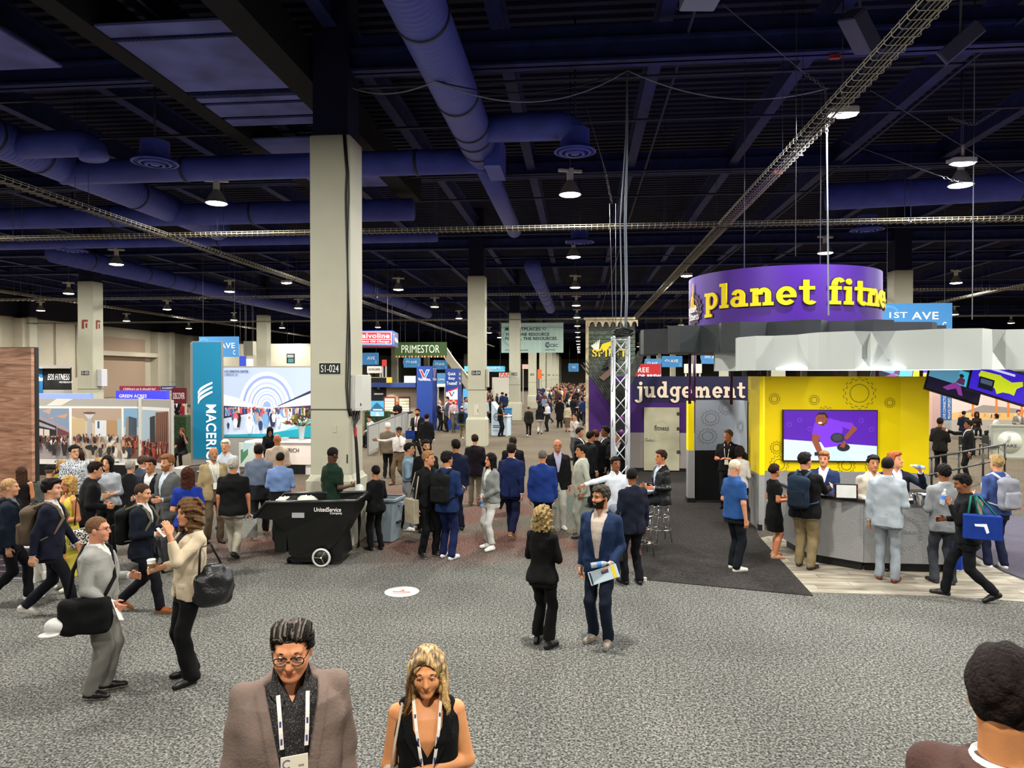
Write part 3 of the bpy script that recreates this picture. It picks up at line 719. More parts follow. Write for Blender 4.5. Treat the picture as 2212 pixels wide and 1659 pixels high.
# poster wall of the mall booth
Yw = Yd(200, 900, 22.0); PW = empty('poster_wall', (0, Yw, 0), 0, 'white exhibition wall with three large city and mall photographs', 'partition')
x0, x1, z0, z1 = R4(20, 861, 305, 1000, Yw); TOPZ = z1
xa, xb = x1, YP(370, 930, Yw - 1.0).x; dx, dy = xb - xa, -1.0; Lw = math.hypot(dx, dy); AN = math.atan2(dy, dx)
MB().box(x0, x1, 0, .08, 0, z1).build('wall_panel', GREYP, PW)
o = MB().box(0, Lw, 0, .08, 0, z1).build('wall_panel', GREYP, PW, (xa, 0, 0), AN)
MB().box(xa - .05, xa + .05, -.06, .06, 0, z1 + .03).build('corner_post', paint('#c9c6bc'), PW)
zb, zt = YP(200, 1005, Yw).z, YP(200, 878, Yw).z
MB().box(x0, x1 - .04, -.012, 0, zb, zt).build('white_band', WHITE, PW); MB().box(.04, Lw - .12, -.012, 0, zb, zt).build('white_band', WHITE, PW, (xa, 0, 0), AN)
mb = MB(); q0 = YP(100, 870, Yw).x; mb.prism([(q0, zt + .02), (q0 + .5, zt + .02), (q0 + .9, z1 - .01), (q0 + .35, z1 - .01)], -.004, 'y', 0); mb.build('white_stripe', paint('#d8d4cc'), PW)
SK = ['#1c1a1c', '#4a3a34', '#7a2a28', '#d8d0c4', '#2c3550', '#8a6a58', '#302a2a']
def poster(px0, px1, fn, ang=False):
 x0, x1, z0, z1 = R4(px0, 882, px1, 990, Yw); a = Art(x1 - x0, z1 - z0); fn(a)
 a.build('photograph', PW, (x0, -.014, z0))
def pa(a):
 a.rect(0, 0, 1, 1, '#8e8698'); a.poly([(0, .62), (1, .42), (1, 1), (0, 1)], '#7f90a8'); a.poly([(.3, .95), (.55, 1), (.5, .88)], '#c49a80'); a.poly([(.66, .84), (.98, .9), (.9, .8)], '#c89878'); a.poly([(.46, .8), (.62, .83), (.58, .78)], '#c09880')
 a.poly([(0, .94), (1, .60), (1, .40), (0, .40)], '#9a8f9a'); a.poly([(.03, .84), (.68, .64), (.68, .42), (.03, .42)], '#231f26'); a.poly([(.06, .78), (.65, .61), (.65, .57), (.06, .68)], '#a09aa2'); a.poly([(.06, .62), (.5, .57), (.5, .45), (.06, .45)], '#cfc6ba')
 for u in (.2, .34): a.rect(u, .44, u + .02, .63, '#231f26')
 a.poly([(.7, .62), (1, .52), (1, .44), (.7, .44)], '#6a3a40'); a.rect(0, 0, 1, .40, '#a89ca0'); a.folk(.02, .98, .30, .42, 46, .12, SK, seed=2); a.folk(.04, .96, .05, .3, 14, .22, SK, seed=3)
def pb(a):
 a.rect(0, 0, 1, 1, '#c9b8a4'); a.poly([(0, 1), (1, 1), (1, .78), (.45, .70), (0, .84)], '#b09a88'); a.rect(0, .45, .26, .80, '#c7ae86'); a.rect(.47, .42, .7, .76, '#d8dce0'); a.rect(.7, .44, .92, .76, '#b08a64'); a.rect(.92, .42, 1, .8, '#9fb2b8'); a.rect(.52, .6, .56, .74, '#41506a'); a.rect(0, 0, 1, .44, '#bfae9e')
 a.poly([(.24, .9), (.48, .9), (.40, .80), (.40, .24), (.32, .24), (.32, .80)], '#c4c6cc'); a.disc(.36, .905, .025, '#6a5040', .13)
 for i in range(22): a.rect(.32, .26 + i * .025, .40, .266 + i * .025, '#8c909a')
 a.disc(.40, .22, .05, '#2c2220', .13); a.poly([(.5, .08), (.8, .36), (.9, .36), (.62, .06)], '#d8cdb8'); a.folk(.05, .95, .3, .46, 40, .11, SK + ['#b0703a'], seed=4); a.folk(.1, .98, .03, .25, 12, .18, SK, seed=5)
def pc(a):
 a.rect(0, 0, 1, 1, '#7fa6c4'); a.rect(0, .3, 1, .62, '#b9c4cc'); a.poly([(.1, .42), (.18, .82), (.38, .84), (.38, .40)], '#8f8478'); a.poly([(.33, .38), (.35, .84), (.88, .80), (.88, .40)], '#3c4654')
 for i in range(9): a.rect(.40 + i * .05, .42, .415 + i * .05, .8, '#5c6a7a')
 a.rect(0, 0, 1, .4, '#8a6050'); a.poly([(0, .34), (.6, .46), (.6, .40), (0, .26)], '#b07a40'); a.folk(0, 1, .18, .42, 50, .13, ['#8a3a30', '#a0483c', '#c89878', '#502820'], seed=6); a.folk(.02, .98, .0, .18, 12, .2, SK, seed=7)
poster(66, 150, pa); poster(156, 263, pb); poster(268, 300, pc)
a = Art(Lw - .22, YP(200, 884, Yw).z - YP(200, 992, Yw).z)
a.rect(0, 0, 1, 1, '#a8bccb'); a.poly([(.30, .35), (.30, .86), (.5, .9), (.5, .35)], '#2c3038'); a.poly([(.5, .35), (.52, .96), (1, 1), (1, .3)], '#8a5a44')
for i in range(6): a.poly([(.55 + i * .07, .4), (.57 + i * .07, .97), (.59 + i * .07, .97), (.58 + i * .07, .4)], '#4a2e26')
a.rect(0, 0, 1, .38, '#7a4a42'); a.folk(0, 1, .05, .38, 44, .15, ['#7a2a28', '#a0483c', '#c89878', '#402020', '#b04038'], seed=8); a.build('photograph', PW, (xa + .10 * cos(AN) + .014 * sin(AN), .10 * sin(AN) - .014, YP(200, 992, Yw).z), AN)
DK = paint('#2a2826')
text('ATLAS PLACE', DK, PW, (YP(118, 995, Yw).x, -.015, YP(118, 999, Yw).z), h=.07); text('SCOTTSDALE FASHION SQUARE', DK, PW, (YP(194, 995, Yw).x, -.015, YP(118, 999, Yw).z), w=.98, h=.07); text('SCOTTSDALE, AZ', DK, PW, (YP(235, 999, Yw).x, -.015, YP(118, 1006, Yw).z), h=.05)
MB().box(x0, x1, -.02, 0, 0, .35).build('skirting', BLK, PW)
BLG = mat('blue_glow', '#3838d8', .5, emit=.6)
for px0, px1, py0, py1, t, lab in ((60, 193, 850, 861, '', 'pale blue header strip on top of the poster wall'), (250, 358, 844, 861, 'GREEN ACRES', 'blue lit header reading green acres above the poster wall')):
 x0, x1, z0, z1 = R4(px0, py0, px1, py1, Yw + .3); e = empty('header_sign', (x0, Yw + .3, z0), 0, lab, 'sign'); MB().box(0, x1 - x0, 0, .2, -.02 - (z0 - TOPZ) * 0, z1 - z0).build('light_box', BLG if t else mat('blue_glow_pale', '#8094e6', .5, emit=.4), e)
 MB().box(0, .06, .05, .15, -z0, 0).build('leg', GREYP, e); MB().box(x1 - x0 - .06, x1 - x0, .05, .15, -z0, 0).build('leg', GREYP, e)
 if t: text(t, paint('#f4f4ff'), e, (.12, -.006, .03), h=.10, bold=.02)
# far left booths
Yf = 36
e, w_, h_ = hangsign('fitness_booth', 68, 794, 152, 842, Yf, '#0d0e10', 'black booth wall with a white fitness logo and spotlights, far left', 'booth', .1, False)
MB().box(-w_ / 2, w_ / 2, -.7, .1, h_ - .05, h_ + .12).build('header_beam', WHITE, e); text('EOS', WHITE, e, (-w_ * .08, -.01, h_ * .44), w=w_ * .17, h=.34, bold=.03, shear=.3); text('FITNESS', WHITE, e, (w_ * .11, -.01, h_ * .44), w=w_ * .38, h=.34, bold=.02, shear=.3); text('MEMBERSHIP', WHITE, e, (w_ * .22, -.01, h_ * .3), h=.1)
MB().box(-w_ / 2 - .3, w_ / 2, 0, .12, -e.location.z, 0).build('wall_base', GREYP, e)
a = Art(w_ * .3, h_ * 1.1); a.rect(0, 0, 1, 1, '#1f6fa6'); a.poly([(0, .52), (.2, .56), (.35, .66), (.5, .6), (.7, .68), (.85, .6), (1, .64), (1, .5), (0, .5)], '#eef2f4'); a.rect(.05, .38, .5, .43, '#dfe9ee'); a.build('poster', e, (-w_ / 2, -.03, -h_ * .15))
for t in (-.3, 0, .3): spot('booth_spot', (e.location.x + t * w_, Yf - .9, e.location.z + h_), (e.location.x + t * w_, Yf, e.location.z + .2), 60, 60)
hs = (('maroon_sign', 258, 834, 345, 846, 40, '#7c1230', 'maroon banner with handwritten childcare slogan behind the poster wall', 'Childcare as it should be!'), ('navy_sign', 347, 834, 378, 843, 41, '#1d2c5c', 'small navy sign right of the maroon banner', 'ACADEMY'), ('maroon_booth_sign', 371, 838, 402, 872, 33, '#5e1020', 'dark maroon booth panel left of the teal tower', 'DISCOVER'))
for nm, a0, b0, a1, b1, Y, c, lab, t in hs:
 e, w_, h_ = hangsign(nm, a0, b0, a1, b1, Y, c, lab, 'sign', .08, False); text(t, paint('#e8d8dc'), e, (-w_ * .4, -.008, h_ * .3), w=w_ * .8, h=h_ * .4, shear=.2 if 'slogan' in lab else 0)
 for s in (-.45, .45): MB().box(s * w_ - .04, s * w_ + .04, .0, .08, -e.location.z, 0).build('post', GREYP, e)
# hedge wall and cafe behind the teal tower
LEAF = mat('hedge_leaf', '#27401f', .8, var=(30, .5), bump=(60, 1.0))
def hedge(px0, py0, px1, py1, Y, dep, label):
 x0, x1, z0, z1 = R4(px0, py0, px1, py1, Y); e = empty('hedge', (x0, Y, 0), 0, label, 'hedge'); w_ = x1 - x0
 V, Q = None, None
 mb = MB(); mb.box(.03, w_ - .03, .03, dep - .03, 0, z1 - .03); mb.build('hedge_core', LEAF, e)
 r = random.Random(5); lv = MB()
 for i in range(900):
  f = r.random(); x, y, z = (r.uniform(0, w_), r.uniform(-.02, .03), r.uniform(.05, z1)) if f < .75 else (r.uniform(0, w_), r.uniform(0, dep), z1 - .02)
  d = Vector((r.uniform(-1, 1), r.uniform(-1, .2), r.uniform(-.5, 1))).normalized() * r.uniform(.03, .06); q = d.orthogonal().normalized() * .02
  c = Vector((x, y, z)); lv.add([c - q, c + d * .5 - q * .2, c + d, c + d * .5 + q * 1.2], [(0, 1, 2, 3)], False)
 tag(lv.build('leaves', LEAF, e), kind='stuff')
hedge(370, 898, 402, 925, 27, .5, 'clipped green hedge behind the teal tower')
# teal tower
Yt = Yd(447, 860, 21.8); x0, x1, z0, z1 = R4(416, 739, 478, 990, Yt); TT = empty('banner_tower', ((x0 + x1) / 2, Yt, 0), 0, 'tall teal light box tower with vertical white lettering', 'sign tower'); w_ = x1 - x0
MB().box(-w_ / 2 - .03, w_ / 2 + .03, .02, .09, 0, z1 + .03).build('frame', mat('alu_frame', '#8d8c8c', .4, metal=.3), TT)
MB().box(-w_ / 2 + .01, w_ / 2 - .01, -.0, .03, z0, z1).build('teal_face', mat('teal_glow', '#076f93', .5, emit=.12), TT)
MB().box(-w_ / 2 - .26, -w_ / 2 - .12, .35, .55, 0, z1).build('side_panel', paint('#0b4652'), TT); MB().box(-w_ / 2 - .12, -w_ / 2 - .03, .1, .5, 0, z1).build('side_frame', paint('#8d8480'), TT)
text('MACERICH', paint('#f4f8fa', .5, emit=.5), TT, (-.02, -.012, YP(447, 874, Yt).z), w=z1 * .47, h=.32, rot=(pi / 2, pi / 2, 0), bold=.02, ext=.01)
mb = MB()
for i, (u, r0) in enumerate(((0, .0), (.13, .08), (.27, .16))):
 P = []; zc = YP(447, 872, Yt).z - .03; X0 = -.34 + .06 + .0
 for t in np.linspace(0, 1, 9): P.append((X0 + t * .46, zc + .12 + .16 * i + .30 * (t ** .55) - (.02 * i)))
 Q = [(x, z - .055 - .05 * (1 - k / 8)) for k, (x, z) in enumerate(P)][::-1]
 mb.prism(P + Q, -.01, 'y', -.004)
mb.build('logo_stripes', paint('#f4f8fa', .5, emit=.5), TT)
MB().cbox(-w_ / 2 - .6, w_ / 2 + .12, -.35, .4, 0, .28, .01).build('plinth', paint('#d8d6d0'), TT)
# backlit mall picture
Ym = Yd(576, 870, 24.0); x0, x1, z0, z1 = R4(481, 794, 674, 944, Ym); e = empty('mall_light_box', (x0, Ym, 0), 0, 'large backlit picture of a vaulted shopping mall', 'light box'); w_, h_ = x1 - x0, z1 - z0; E = .3
MB().box(-.05, w_ + .05, .01, .25, 0, z1 + .05).build('frame', GREYP, e)
a = Art(w_, h_); a.rect(0, 0, 1, 1, '#c4d0ec', E); a.poly([(0, 1), (1, 1), (1, .62), (.5, .46), (0, .62)], '#b4c2e6', E)
for k in range(9):
 q = .80 ** k; a.poly([(.5 + .31 * q * cos(t), .44 + .50 * q * sin(t)) for t in np.linspace(0, pi, 20)], ['#8fa2d6', '#b2c0e4'][k % 2], E); a.ring(.5, .44, .31 * q, .50 * q, .035 * q, '#eef4ff', 0, pi, 26, E)
a.poly([(0, .62), (.42, .44), (.42, .38), (0, .30)], '#d4d8ee', E); a.poly([(1, .66), (.58, .44), (.58, .38), (1, .30)], '#c8cee8', E); a.poly([(0, .45), (.42, .42), (.42, .36), (0, .22)], '#2e3048', E); a.poly([(1, .46), (.58, .42), (.58, .36), (1, .22)], '#30304a', E); a.poly([(1, .68), (.62, .45), (.62, .44), (1, .64)], '#2a2c48', E)
for i in range(10): a.rect(.03 + i * .036, .3 + i * .006, .05 + i * .036, .42 + i * .002, ['#e8d8c0', '#c04858', '#6878c8', '#f0f0f8'][i % 4], E); a.rect(.62 + i * .036, .36 - i * .006, .64 + i * .036, .42, ['#e8d8c0', '#4858c0', '#f0f0f8', '#8890b0'][i % 4], E)
a.poly([(0, .26), (.42, .37), (.58, .37), (1, .26), (1, 0), (0, 0)], '#cbd8ee', E); a.poly([(.35, 0), (.7, .10), (1, .26), (1, .18), (.78, .02), (.75, 0)], '#6fc4d8', E); a.poly([(.0, 0), (.0, .03), (.5, .05), (.85, .12), (1, .2), (1, 0)], '#1e9aae', E)
MC = ['#2a2c48', '#46527c', '#d05868', '#f4f0f0', '#3458a8', '#1c1c28', '#b89880', '#70a0d0']; a.folk(.04, .96, .29, .37, 70, .11, MC, E, 11); a.folk(.1, .7, .14, .26, 12, .2, MC, E, 12)
for u, v, h in ((.08, .12, .26), (.16, .13, .24), (.32, .06, .28), (.44, .10, .25), (.64, .16, .22)): a.folk(u, u + .01, v, v + .001, 1, h / 1.25, ['#2c3c68', '#d8d8e0', '#385090'], E, int(u * 100))
a.build('picture', e, (0, 0, z0)); text('LOS CERRITOS CENTER', paint('#1c2a58'), e, (w_ * .03, -.06, z1 - .16), w=w_ * .27, h=.07, bold=.02); text('CERRITOS, CA', paint('#1c2a58'), e, (w_ * .03, -.06, z1 - .27), h=.06)
# reception desk
Yk = Yd(600, 970, 22.3); x0, x1, z0, z1 = R4(520, 948, 674, 1003, Yk); e = empty('reception_desk', (x0, Yk, 0), 0, 'white reception desk with black company lettering', 'desk'); w_ = x1 - x0
MB().cbox(.45, w_ + .6, 0, .05, .32, 1.05, .008).build('front_panel', paint('#e6d8d0'), e); MB().cbox(.2, w_ + .6, .05, .75, .0, 1.0, .01).build('desk_body', paint('#cfc8c2'), e); MB().cbox(-.02, .5, -.1, .0, .25, 1.0, .01).build('side_panel', paint('#d8d4cc'), e); MB().cbox(.15, w_ + .6, -.05, .8, 1.0, 1.05, .01).build('worktop', WHITE, e)
a = Art(.4, .75); a.rect(0, 0, 1, 1, '#cfdcd2'); a.poly([(0, .1), (.6, .5), (.6, .8), (0, .7)], '#4f8a66'); a.poly([(.2, .6), (1, .9), (1, 1), (.2, 1)], '#b8d4e0'); a.build('print', e, (.05, -.103, .25))
MB().box(w_ * .55, w_ * .9, .02, .5, .02, .3).build('dark_base', BLK, e); text('MACERICH', DK, e, (w_ * .5, -.006, .70), w=.74, h=.13, bold=.01)
# vase of flowers on the desk
pv = Vector((YP(650, 930, Yk + .3).x, Yk + .35, 1.05)); e = empty('flower_vase', pv, 0, 'glass vase with yellow and red flowers on the desk', 'vase')
MB().lathe([(.0, 0), (.07, 0), (.075, .1), (.11, .42), (.12, .46), (.105, .44), (.06, .03)], 18).build('vase', mat('vase_glass', (.8, .88, .92), .1, trans=.5), e)
r = random.Random(9)
for i in range(34):
 an, el_ = r.uniform(0, 2 * pi), r.uniform(.25, 1.35); L = r.uniform(.25, .62); d = Vector((cos(an) * cos(el_), sin(an) * cos(el_), sin(el_))); b0 = Vector((0, 0, .42)); tip = b0 + d * L
 mb = MB(); mb.cyl(b0, tip, .006, .004, 5); s = d.orthogonal().normalized() * r.uniform(.04, .08)
 if i % 3 == 0:
  mb.cur = 1
  for k in range(6):
   v = Matrix.Rotation(k * pi / 3, 3, d) @ s; mb.add([tip, tip + v * .7 + d * .05, tip + v * 1.3 + d * .02, tip + (Matrix.Rotation(.5, 3, d) @ v) * .8], [(0, 1, 2, 3)], False)
 else:
  mb.cur = 2; mb.add([tip - d * .16, tip - d * .06 + s, tip + d * .10, tip - d * .06 - s], [(0, 1, 2, 3)], False)
 mb.build('flower' if i % 3 == 0 else 'leaf', [paint('#3e5428'), paint(['#c8a83a', '#b8892e', '#8e2438', '#d8c050'][i % 4]), paint(['#4a5a28', '#6a6a2a', '#8a7a30', '#7a2834'][i % 4])], e)
e = empty('glass_bowl', (pv.x - .5, pv.y - .1, 1.05), 0, 'small glass bowl on the reception desk', 'bowl'); MB().lathe([(.0, .0), (.06, 0), (.13, .10), (.12, .10), (.055, .015)], 18).build('bowl', mat('vase_glass', (.8, .88, .92), .1, trans=.5), e)
# column-side hanging signs on the far left
avesign(430, 727, 515, 771, 30, 'AVE', '', 'blue avenue sign left of the near column', .62)
e, w_, h_ = hangsign('loud_box', 526, 737, 546, 768, 44, '#8a8878', 'grey box on a wall bracket beside the second left column', 'box', .5, True)
for px0, py0, px1, py1, Y, c, lab in ((517, 769, 530, 793, 40, '#2a3fae', 'narrow royal blue panel behind the mall picture'), (530, 775, 546, 795, 41, '#e6ebee', 'small white lit panel behind the mall picture')):
 e, w_, h_ = hangsign('far_sign', px0, py0, px1, py1, Y, c, lab, 'sign', .1, True)
e, w_, h_ = hangsign('clock_screen', 619, 764, 636, 785, 60, '#14181c', 'small wall screen on the far beige wall', 'screen', .1, True); a = Art(w_, h_); a.rect(.1, .6, .9, .9, '#c8d0d0'); a.rect(.2, .1, .9, .5, '#58a0a8'); a.build('print', e, (-w_ / 2, -.004, 0))
MB().box(-36, YP(745, 780, 66).x, 66, 66.4, 0, 6.2).build('wall_mid', WALLM)['kind'] = 'structure'
# ------------------------------------------------------------------ centre: oil brand booth, hanging signs, kiosks
BLU = mat('brand_blue', '#1c3c8c', .5); RED = paint('#c8202c', .5)
def vlogo(a, u, v, s, asp):
 """two-tone V mark; asp = height/width of the art"""
 a.poly([(u - s, v + s * .8 / asp), (u - s * .45, v + s * .8 / asp), (u + .08 * s, v - s * .35 / asp), (u - .25 * s, v - s * .85 / asp)], '#e8eaee'); a.poly([(u + s, v + s * .8 / asp), (u + s * .35, v + s * .8 / asp), (u - .25 * s, v - s * .85 / asp), (u + .15 * s, v - s * .85 / asp)], '#e8eaee')
 a.poly([(u - s * .88, v + s * .7 / asp), (u - s * .5, v + s * .7 / asp), (u + .02 * s, v - s * .35 / asp), (u - .2 * s, v - s * .72 / asp)], '#c8202c'); a.poly([(u + s * .86, v + s * .7 / asp), (u + s * .42, v + s * .7 / asp), (u - .15 * s, v - s * .75 / asp), (u + .1 * s, v - s * .75 / asp)], '#2f7cc4')
# hanging oil sign
Yv = Yd(850, 730, 38); xr = YP(848, 735, Yv).x; zt, zb = YP(848, 714, Yv).z, YP(848, 748, Yv).z; h_ = zt - zb
e = empty('hanging_oil_sign', (xr, Yv, zb), radians(8), 'blue hanging box sign with red oil change panel', 'sign'); Lx = 3.0
MB().box(-Lx, 0, 0, 2.6, .02, h_).build('sign_box', BLU, e); MB().box(-Lx, 0, 0, 2.6, 0, .02).build('sign_bottom', paint('#8e1c26'), e)
a = Art(Lx, h_); a.rect(.0, .12, .985, .92, '#e6e8ec'); a.rect(.35, .16, .975, .89, '#c0202e'); a.rect(.35, .42, .975, .45, '#e6e8ec'); a.build('panel_print', e, (-Lx, -.004, 0))
text('Valvoline', paint('#f2f2f2'), e, (-Lx * .635, -.012, h_ * .52), w=Lx * .58, h=h_ * .30, bold=.03); text('Instant Oil Change', paint('#f2f2f2'), e, (-Lx * .62, -.012, h_ * .2), w=Lx * .56, h=h_ * .16, shear=.2, bold=.01)
a = Art(2.6, h_); vlogo(a, .22, .5, .14, h_ / 2.6); o = a.build('side_print', e, (.004, 0, 0), pi / 2); text('Valvoline', paint('#f2f2f2'), e, (.01, 1.05, h_ * .32), w=1.4, h=h_ * .3, rot=(pi / 2, 0, pi / 2), bold=.03)
for q in ((-.3, .3), (-.3, 2.3), (-2.6, .3)): MB().cyl((q[0], q[1], h_), (q[0], q[1], 10.53 - zb), .01, n=5).build('hanging_wire', STEEL, e)
# towers
def tower(px0, px1, pxs, top, foot, label, name, fn, side):
 p = G((px0 + px1) / 2, foot); Y = p.y; x0, x1 = YP(px0, 860, Y).x, YP(px1, 860, Y).x; z1 = YP((px0 + px1) / 2, top, Y).z
 e = empty(name, (x0, Y, 0), 0, label, 'sign tower'); w_ = x1 - x0; MB().box(0, w_, 0, 1.2, 0, z1).build('tower_body', BLU, e); fn(e, w_, z1); side(e, w_, z1); return e
def f1(e, w_, z1):
 a = Art(w_, z1); vlogo(a, .5, .88, .34, z1 / w_); a.build('logo_print', e, (0, -.004, 0)); text('Valvoline.', paint('#f2f2f2'), e, (w_ * .1, -.01, z1 * .775), w=w_ * .8, h=.17, bold=.03)
def s1(e, w_, z1):
 a = Art(1.2, z1); vlogo(a, .5, .88, .34, z1 / 1.2); a.build('logo_print', e, (w_ + .004, 0, 0), pi / 2); text('Valvoline', paint('#f2f2f2'), e, (w_ + .01, .1, z1 * .775), w=1.0, h=.17, rot=(pi / 2, 0, pi / 2), bold=.03)
tower(900, 934, 943, 791, 931, 'tall navy tower with a red and blue V logo', 'oil_tower', f1, s1)
def f2(e, w_, z1):
 for i, t in enumerate(('Quick', 'Easy', 'Trusted!')): text(t, paint('#f2f2f2'), e, (w_ * .5, -.008, z1 * (.91 - i * .075)), h=.2, w=w_ * (.6, .5, .8)[i], center=True, bold=.03)
 a = Art(w_ * .9, z1 * .32); a.poly([(.0, .15), (.0, .78), (1, 1), (1, .15)], '#e4e4e8'); a.poly([(.02, .8), (.98, 1.0), (.98, .93), (.02, .73)], '#c8202c'); vlogo(a, .5, .66, .3, z1 * .32 / (w_ * .9)); a.rect(0, 0, 1, .38, '#c8202c'); a.build('logo_print', e, (w_ * .05, -.006, z1 * .37)); text('Valvoline', paint('#f2f2f2'), e, (w_ * .1, -.014, z1 * .43), w=w_ * .75, h=.15, bold=.02)
def s2(e, w_, z1):
 for i, t in enumerate(('Quick', 'Easy', 'Trust')): text(t, paint('#f2f2f2'), e, (w_ + .008, .5, z1 * (.91 - i * .075)), h=.18, w=.6, center=True, rot=(pi / 2, 0, pi / 2), bold=.02)
tower(962, 990, 997, 796, 928, 'blue tower listing quick easy trusted beside the second column', 'slogan_tower', f2, s2)
e, w_, h_ = hangsign('green_sign', 853, 739, 964, 768, 50, '#2c4a16', 'green hanging sign with tall white letters', 'sign', .3); text('PRIMESTOR', paint('#e6e8dc'), e, (-w_ * .37, -.01, h_ * .2), w=w_ * .74, h=h_ * .58)
for i in range(40): MB().box(-w_ / 2 + i * w_ / 40, -w_ / 2 + (i + .8) * w_ / 40, 0, .1, -.14, -.01).build('fringe_tile', paint(['#8a3a24', '#c8a05a', '#3a4a20', '#d8c8a0', '#5a2018'][i % 5]), e)
avesign(772, 762, 817, 788, 44, 'AVE', '', 'blue avenue sign under the oil box sign', .55)
avesign(872, 773, 908, 794, 55, 'AVE', '4TH', 'blue fourth avenue sign under the green sign', .5)
avesign(936, 778, 966, 798, 64, 'AVE', '5TH', 'blue fifth avenue sign beside the second column', .5)
avesign(1430, 769, 1474, 793, 52, 'AVE', '4TH', 'blue fourth avenue sign above the navy wall', .5)
avesign(1393, 775, 1428, 797, 60, 'AVE', '5TH', 'partly hidden blue fifth avenue sign above the red panel', .5)
avesign(1515, 760, 1568, 786, 42, 'AVE', '3RD', 'blue third avenue sign left of the white canopy', .5)
avesign(1901, 655, 2057, 716, 22.5, 'AVE', '1ST', 'large blue first avenue sign behind the canopy', .52)
avesign(1228, 785, 1250, 803, 110, 'HALL', '', 'tiny blue sign at the far end of the aisle', .45)
# text banner
Yb = 52.5; x0, x1, z0, z1 = R4(1083, 697, 1217, 762, Yb); w_, h_ = x1 - x0, z1 - z0
e = empty('fabric_banner', (x0, Yb, z0), 0, 'pale green fabric banner with marketplaces lettering', 'banner'); mb = MB(); n = 60; V = []
for i in range(n + 1):
 u = i / n; V += [(u * w_, .025 * sin(u * 70) * (0.3 + .7 * abs(sin(u * 9))), 0), (u * w_, .01 * sin(u * 70), h_)]
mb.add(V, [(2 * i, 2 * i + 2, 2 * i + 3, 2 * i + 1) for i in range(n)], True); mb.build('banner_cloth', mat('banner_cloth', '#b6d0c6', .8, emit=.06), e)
DN = paint('#1a2434')
for t, u, v, hh, c in (('MARKETPLACES', .065, .735, .105, DN), ('IQ', .665, .735, .105, paint('#2a70b0')), ('YOUR ONE RESOURCE', .065, .56, .105, DN), ('FOR ALL THE RESOURCES.', .065, .42, .105, DN), ('ICSC.com/marketplacesIQ', .065, .06, .05, DN), ('ICSC', .77, .19, .10, DN), ('MARKETPLACES', .71, .08, .035, DN)):
 text(t, c, e, (w_ * u, -.04, h_ * v), h=h_ * hh, w={'MARKETPLACES': w_ * (.57 if v > .5 else .16), 'YOUR ONE RESOURCE': w_ * .71, 'FOR ALL THE RESOURCES.': w_ * .84, 'ICSC.com/marketplacesIQ': w_ * .37, 'ICSC': w_ * .145}.get(t), bold=.03 if hh > .09 else 0)
a = Art(w_, h_); a.ring(.15, .55, .14, .34, .03, '#a6c4bc', .6, 5.4); a.ring(.75, .26, .04, .09, .012, '#1a2434', .9, 5.4); a.ring(.755, .25, .025, .055, .01, '#2a70b0', .9, 5.0); a.build('print', e, (0, -.036, 0))
MB().cyl((-.1, 0, h_), (w_ + .1, 0, h_), .03, n=8).build('top_rod', STEEL, e)
for s in (.1, .9): MB().cyl((s * w_, 0, h_), (s * w_, 0, 10.53 - z0), .01, n=5).build('hanging_wire', STEEL, e)
# oil booth interior: tan back wall, window, cars' counter
Yo = Yd(860, 870, 41); x0, x1, z0, z1 = R4(800, 836, 905, 900, Yo); e = empty('oil_booth_wall', (x0, Yo, 0), 0, 'tan booth wall with two windows behind the oil tower', 'booth'); w_ = x1 - x0
MB().box(0, w_, 0, .1, 0, z1).build('wall_panel', paint('#a08c76'), e); MB().box(0, w_, -.8, .1, z1, z1 + .25).build('header', paint('#2a3f7c'), e)
for u in (.28, .58):
 MB().box(w_ * u, w_ * (u + .24), -.02, 0, .9, 1.9).build('window_frame', paint('#6e2028'), e); a = Art(w_ * .2, .85); a.rect(0, 0, 1, 1, '#d8d4b4', .5)
 for k in range(4): a.rect(0, .2 + k * .2, 1, .23 + k * .2, '#5a5444', .0)
 a.build('window_pane', e, (w_ * (u + .02), -.024, .95))
spot('booth_spot', (x0 + w_ * .4, Yo - .8, z1), (x0 + w_ * .45, Yo, z1 - 1.6), 160, 80, col=(1, .85, .6))
a = Art(.9, 1.5); a.rect(0, 0, 1, 1, '#101318'); vlogo(a, .5, .66, .2, 1.6); a.rect(.2, .34, .8, .4, '#d0d0d4'); a.build('poster', e, (.05, -.01, 1.5))
e = empty('bar_counter', (x0, Yo, 0), 0, 'cream bar counter with a black top in the oil booth', 'counter'); MB().cbox(w_ * .35, w_ * .98, -2.2, -1.5, 0, 1.05, .02).build('counter_body', paint('#d2cdc0'), e); MB().cbox(w_ * .33, w_, -2.3, -1.4, 1.05, 1.12, .02).build('bar_top', BLK, e)
fl = YP(845, 905, Yd(845, 905, 33)); hedge(786, 888, 838, 925, Yd(830, 900, 34.6), .6, 'dark boxwood hedge behind the low railing')
x0, x1, z0, z1 = R4(800, 866, 829, 899, Yd(815, 880, 32)); e = empty('lake_poster', (x0, Yd(815, 880, 32), 0), 0, 'blue mountain lake poster on a stand', 'poster'); a = Art(x1 - x0, z1 - z0); a.rect(0, 0, 1, 1, '#3f9ccc', .3); a.poly([(0, .4), (.3, .75), (.5, .9), (.75, .7), (1, .5), (1, .3), (0, .3)], '#2a5a80', .2); a.rect(0, 0, 1, .32, '#86b8d0', .2); a.poly([(.4, 0), (.5, .3), (.7, 0)], '#c8d8e0', .2); a.rect(.2, .38, .9, .46, '#eef4f8', .3); a.build('print', e, (0, -.004, z0)); MB().box(0, x1 - x0, 0, .03, z0, z1).build('board', GREYP, e); MB().box((x1 - x0) * .45, (x1 - x0) * .55, 0, .03, 0, z0).build('stand', BLK, e)
